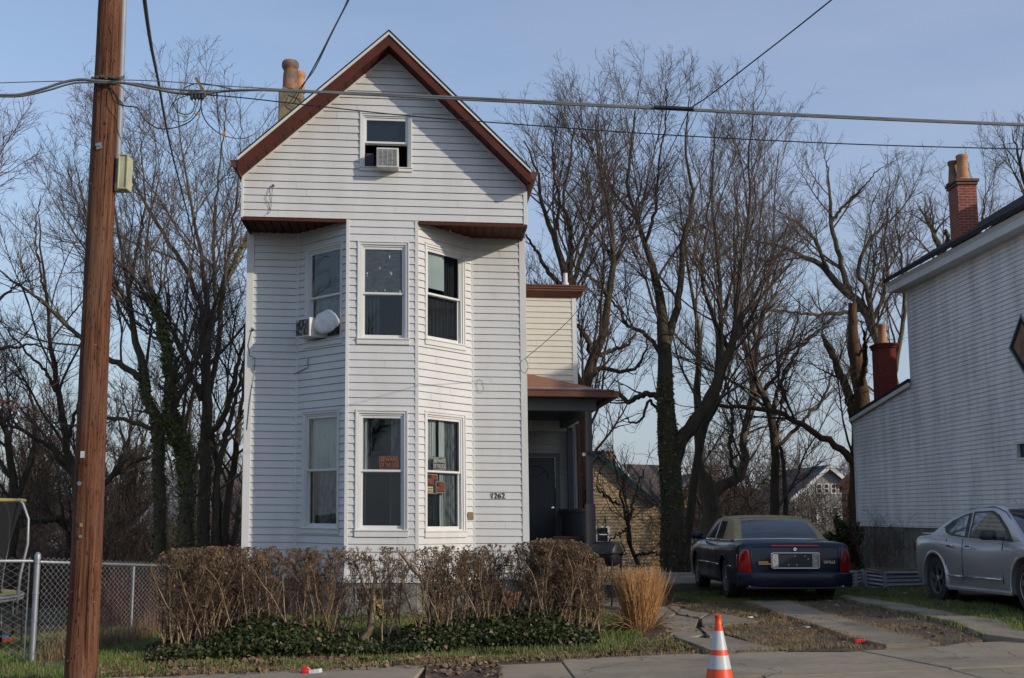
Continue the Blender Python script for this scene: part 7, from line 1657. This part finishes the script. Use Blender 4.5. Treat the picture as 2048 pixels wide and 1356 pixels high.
# boot lid details
RPL = Plane((-.016, .5), (-.016, -.5), None)
def rbox(nm, y0, y1, z0, z1, x0, x1, mat, bev=.006, parent=None): return car.box(nm, x0, x1, y0, y1, z0, z1, mat, bev, parent)
g = MB(car.xf)
for (y0, y1, z0, z1) in ((-.375, .375, .775, .80), (-.375, .375, .535, .558), (-.40, -.372, .55, .79), (.372, .40, .55, .79)): g.box(-.032, .02, y0, y1, z0, z1)
g.build('plate_surround', M['chrome'], car.t, bevel=.008); ps = car.t.children[-1]
rbox('plate_recess', -.372, .372, .558, .775, -.014, .02, 'black', 0, ps)
for sd in (1, -1): rbox('reversing_light', sd*.275, sd*.37, .562, .772, -.024, .0, 'clear_lens', .008, ps)
g = MB(car.xf)
for y, z in ((-.16, .74), (.0, .74), (-.12+.23, .60), (.0-.02, .60), (-.21, .69)): g.lathe([(.011, -.022), (.008, -.018), (.008, .0)], (0, y, z), 'x', 8)
g.build('plate_bolt', M['chrome'], ps)
rbox('high_brake_light', -.39, .39, .888, .915, -.022, .03, 'red_lens', .008)
g = MB(car.xf); g.lathe([(.0, -.024), (.020, -.026), (.030, -.024), (.034, -.016), (.034, .01)], (0, 0, .845), 'x', 20); g.build('emblem', M['chrome'], car.t)
g = MB(car.xf); g.tube([(-.020, .5-.05*0-.0, .0)] * 2, .001, 3) if False else None
for z, a, b in ((.885, -.70, .70),): car.strip('lid_seam', [(-.002, a, z+.0), (-.012, 0, z+.01), (-.002, b, z)], .003, 'black')
for sd in (1, -1): car.strip('lid_seam', [(-.006, sd*.70, .875), (-.010, sd*.712, .70), (-.012, sd*.705, .50)], .004, 'black')
class PB2:
    def __init__(s, x, xf): s.x = x; s.xf = xf
    def pt(s, a, z, o): return (s.x-o, -a, z)
letter('model_lettering', 'DEVILLE', PB2(-.014, car.xf), .46, .625, .004, .062, M['chrome'], car.t, bold=.02, xs=.85)
for (z, w_) in ((.645, .16), (.615, .2)): rbox('dealer_badge', .60-w_+.0, .60, z-.009, z+.009, -.024, .0, 'gold', .002)
for y in (-.55, -.18, .18, .55): g = MB(car.xf); g.lathe([(.0, -.083), (.014, -.082), (.014, -.06)], (0, y, .40), 'x', 8); g.build('parking_sensor', M['black'], car.t)
# --- silver saloon, facing the camera
Ls = 4.85; sp2 = dict(L=Ls, W=.905, R=.345, axles=(1.04, 3.80), w=[(0, .62), (.02, .69), (.08, .75), (.35, .845), (1.04, .895), (2.4, .895), (3.8, .905), (4.4, .87), (4.7, .78), (4.85, .62)],
    zt=[(0, .90), (.015, .97), (.05, 1.01), (.12, 1.03), (.6, 1.05), (1.2, 1.02), (2.4, .95), (3.5, .975), (4.0, .945), (4.4, .87), (4.7, .76), (4.85, .60)],
    sh=[(0, .04), (.5, .06), (1.5, .06), (3.4, .06), (4.85, .08)], zf=[(0, .40), (.06, .28), (.4, .24), (4.5, .2), (4.85, .3)], hip=[(0, -.01), (.6, .01), (1.1, .025), (1.8, -.01), (2.6, -.02), (3.3, -.005), (3.8, .015), (4.3, 0), (4.85, -.02)],
    gx=(.62, 3.62), zb=(1.02, .935), wb=.775, tum=.36, zr=[(.62, 1.02), (1.0, 1.21), (1.4, 1.36), (1.8, 1.44), (2.2, 1.475), (2.55, 1.465), (2.85, 1.40), (3.62, .94)])
raxY, raxX = 19.1, P(1872, 1160, 19.1)[0]
fw = Vector((.27, -2.72, 0)).normalized(); lft = Vector((-fw.y, fw.x, 0))     # car's left is on our right
rear = Vector((raxX, raxY, 0)) + lft*.88 - fw*1.04; zc_ = gz(raxX, 19)-.02
car2 = Car('silver_saloon', 'silver saloon facing the street at the right edge, under the white house', (rear.x, rear.y, zc_), (fw.x, fw.y), sp2, 'silver', 'silver', slope=.012)
for sd in (1, -1):
    car2.side('side_window', [(1.12, 1.15), (1.22, 1.06), (1.40, 1.02), (1.96, .985), (1.90, 1.36), (1.70, 1.335), (1.35, 1.25)], 'car_plastic', sd, .004)
    car2.side('side_window', [(1.24, 1.15), (1.34, 1.06), (1.86, 1.01), (1.82, 1.335), (1.70, 1.315), (1.42, 1.245)], 'car_glass2', sd, .008)
    car2.side('side_window', [(2.00, .985), (1.95, 1.375), (2.50, 1.385), (2.72, 1.32), (3.06, 1.13), (3.30, .945)], 'car_plastic', sd, .004)
    car2.side('side_window', [(2.06, 1.005), (2.02, 1.345), (2.48, 1.355), (2.68, 1.29), (2.98, 1.12), (3.16, .972)], 'car_glass2', sd, .008)
    for x in (1.44, 1.98, 3.18): car2.strip('door_seam', [(x, sd*.855, .975), (x, sd*.885, .84), (x, sd*.893, .62), (x-(.14 if x < 1.5 else 0), sd*.888, .36)], .006, 'black')
    for x in (1.62, 2.22): g = MB(car2.xf); g.obox((x, sd*.905, .87+.0*(x)), (.085, 0, 0), (0, .016, 0), (0, 0, .017)); g.build('door_handle', M['chrome'], car2.t, bevel=.01)
    car2.strip('side_moulding', [(1.50, sd*.906, .42), (1.95, sd*.908, .42)], .011, 'chrome'); car2.strip('side_moulding', [(2.0, sd*.908, .42), (3.15, sd*.908, .42)], .011, 'chrome')
    car2.box('sill', 1.46, 3.38, sd*.84, sd*.90, .205, .27, 'silver', .02)
    g = MB(car2.xf); g.obox((3.02, sd*1.00, 1.03), (.055, 0, 0), (0, .11, 0), (0, 0, .068)); g.build('wing_mirror', M['car_plastic'], car2.t, bevel=.035, smooth=True)
    g = MB(car2.xf); g.obox((3.08, sd*.87, .985), (.06, 0, 0), (0, .06, 0), (0, 0, .025)); g.build('mirror_stalk', M['car_plastic'], car2.t, bevel=.01)
    for ax_ in sp2['axles']:
        car2.wheel(ax_, sd, 5, 'twin')
        V = []; n = 24; g = MB(car2.xf); R_ = .345*1.13
        for i in range(n+1):
            a = -.25+(math.pi+.5)*i/n
            for (dr, y) in ((0, .80), (.0, .905), (.015, .912), (.04, .908), (.062, .885), (.062, .80)): V.append((ax_+(R_+dr)*math.cos(a), sd*y, .355+(R_+dr)*math.sin(a)))
        g.add(V, [(i*6+j, i*6+j+1, (i+1)*6+j+1, (i+1)*6+j) for i in range(n) for j in range(5)]); g.build('wheel_arch', M['silver'], car2.t, smooth=True, angle=50)
    g = MB(car2.xf); g.obox((4.55, sd*.66, .70), (.12, sd*-.04, 0), (0, .12, 0), (0, 0, .06)); g.build('headlight', M['clear_lens'], car2.t, bevel=.02)
    g = MB(car2.xf); g.obox((.07, sd*.64, .83), (.06, 0, 0), (0, .11, 0), (0, 0, .07)); g.build('tail_light', M['red_lens'], car2.t, bevel=.015)
car2.over('windscreen', 2.87, 3.55, .60, .70, 'car_glass'); car2.over('rear_window', .72, 1.55, .66, .52, 'car_glass')
g = MB(car2.xf); g.add([(.03, -.60, 1.02), (.22, -.66, 1.04), (.22, .66, 1.04), (.03, .60, 1.02), (.01, -.60, 1.06), (.20, -.66, 1.055), (.20, .66, 1.055), (.01, .60, 1.06)], [(0,3,2,1),(4,5,6,7),(0,1,5,4),(1,2,6,5),(2,3,7,6),(3,0,4,7)]); g.build('spoiler', M['silver'], car2.t, bevel=.01)
car2.strip('aerial', [(2.05, .0, 1.49), (1.95, 0, 1.56)], .004, 'black')
for sd in (1, -1): car2.strip('roof_seam', [(3.45, sd*.70, 1.0), (2.9, sd*.64, 1.36), (2.5, sd*.60, 1.44), (1.8, sd*.60, 1.42), (1.1, sd*.65, 1.2)], .006, 'car_plastic')

# ================================================================== light
sun = bpy.data.lights.new('sun', 'SUN'); so = bpy.data.objects.new('sun', sun); COL.objects.link(so)
sv = np.array([1.5, -1.0, .63]); sw = np.array([sv[0]*HU[0]+sv[1]*HV[0], sv[0]*HU[1]+sv[1]*HV[1], sv[2]]); sw /= np.linalg.norm(sw)
so.rotation_euler = Vector(sw).to_track_quat('Z', 'Y').to_euler(); so.location = (20, -20, 20)
sun.energy = 2.45; sun.angle = rad(.55); sun.color = (1, .90, .765)
w = bpy.data.worlds.new('World'); scene.world = w; w.use_nodes = True; nt = w.node_tree; bg = nt.nodes['Background']
sky = nt.nodes.new('ShaderNodeTexSky'); sky.sky_type = 'NISHITA'; sky.sun_disc = False
sky.sun_elevation = math.asin(sw[2]); sky.sun_rotation = math.atan2(sw[0], sw[1]); sky.altitude = 200; sky.air_density = 1.0; sky.dust_density = .7; sky.ozone_density = 1.6
# thin high cirrus
tc = nt.nodes.new('ShaderNodeTexCoord'); mp = nt.nodes.new('ShaderNodeMapping'); mp.inputs['Scale'].default_value = (1.2, 1.0, 6.0); mp.inputs['Rotation'].default_value = (.0, .35, .2)
nt.links.new(tc.outputs['Generated'], mp.inputs[0]); nz = nt.nodes.new('ShaderNodeTexNoise'); nz.inputs['Scale'].default_value = 2.2; nz.inputs['Detail'].default_value = 6; nt.links.new(mp.outputs[0], nz.inputs['Vector'])
f = ramp(nt, nz.outputs['Fac'], [(.38, (.22,.22,.22)), (.80, (.60,.60,.60))])
col = mixc(nt, f, sky.outputs[0], (2.5, 2.8, 3.9))
sz = nt.nodes.new('ShaderNodeSeparateXYZ'); nt.links.new(tc.outputs['Generated'], sz.inputs[0])
nt.links.new(mixc(nt, ramp(nt, sz.outputs[2], [(.0, (.85,.85,.85)), (.30, (.0,.0,.0))]), col, (1.95, 2.25, 2.75)), bg.inputs['Color'])
bg.inputs['Strength'].default_value = .15
vs = scene.view_settings; vs.view_transform = 'Standard'; vs.look = 'None'; vs.exposure = .25; vs.gamma = 1
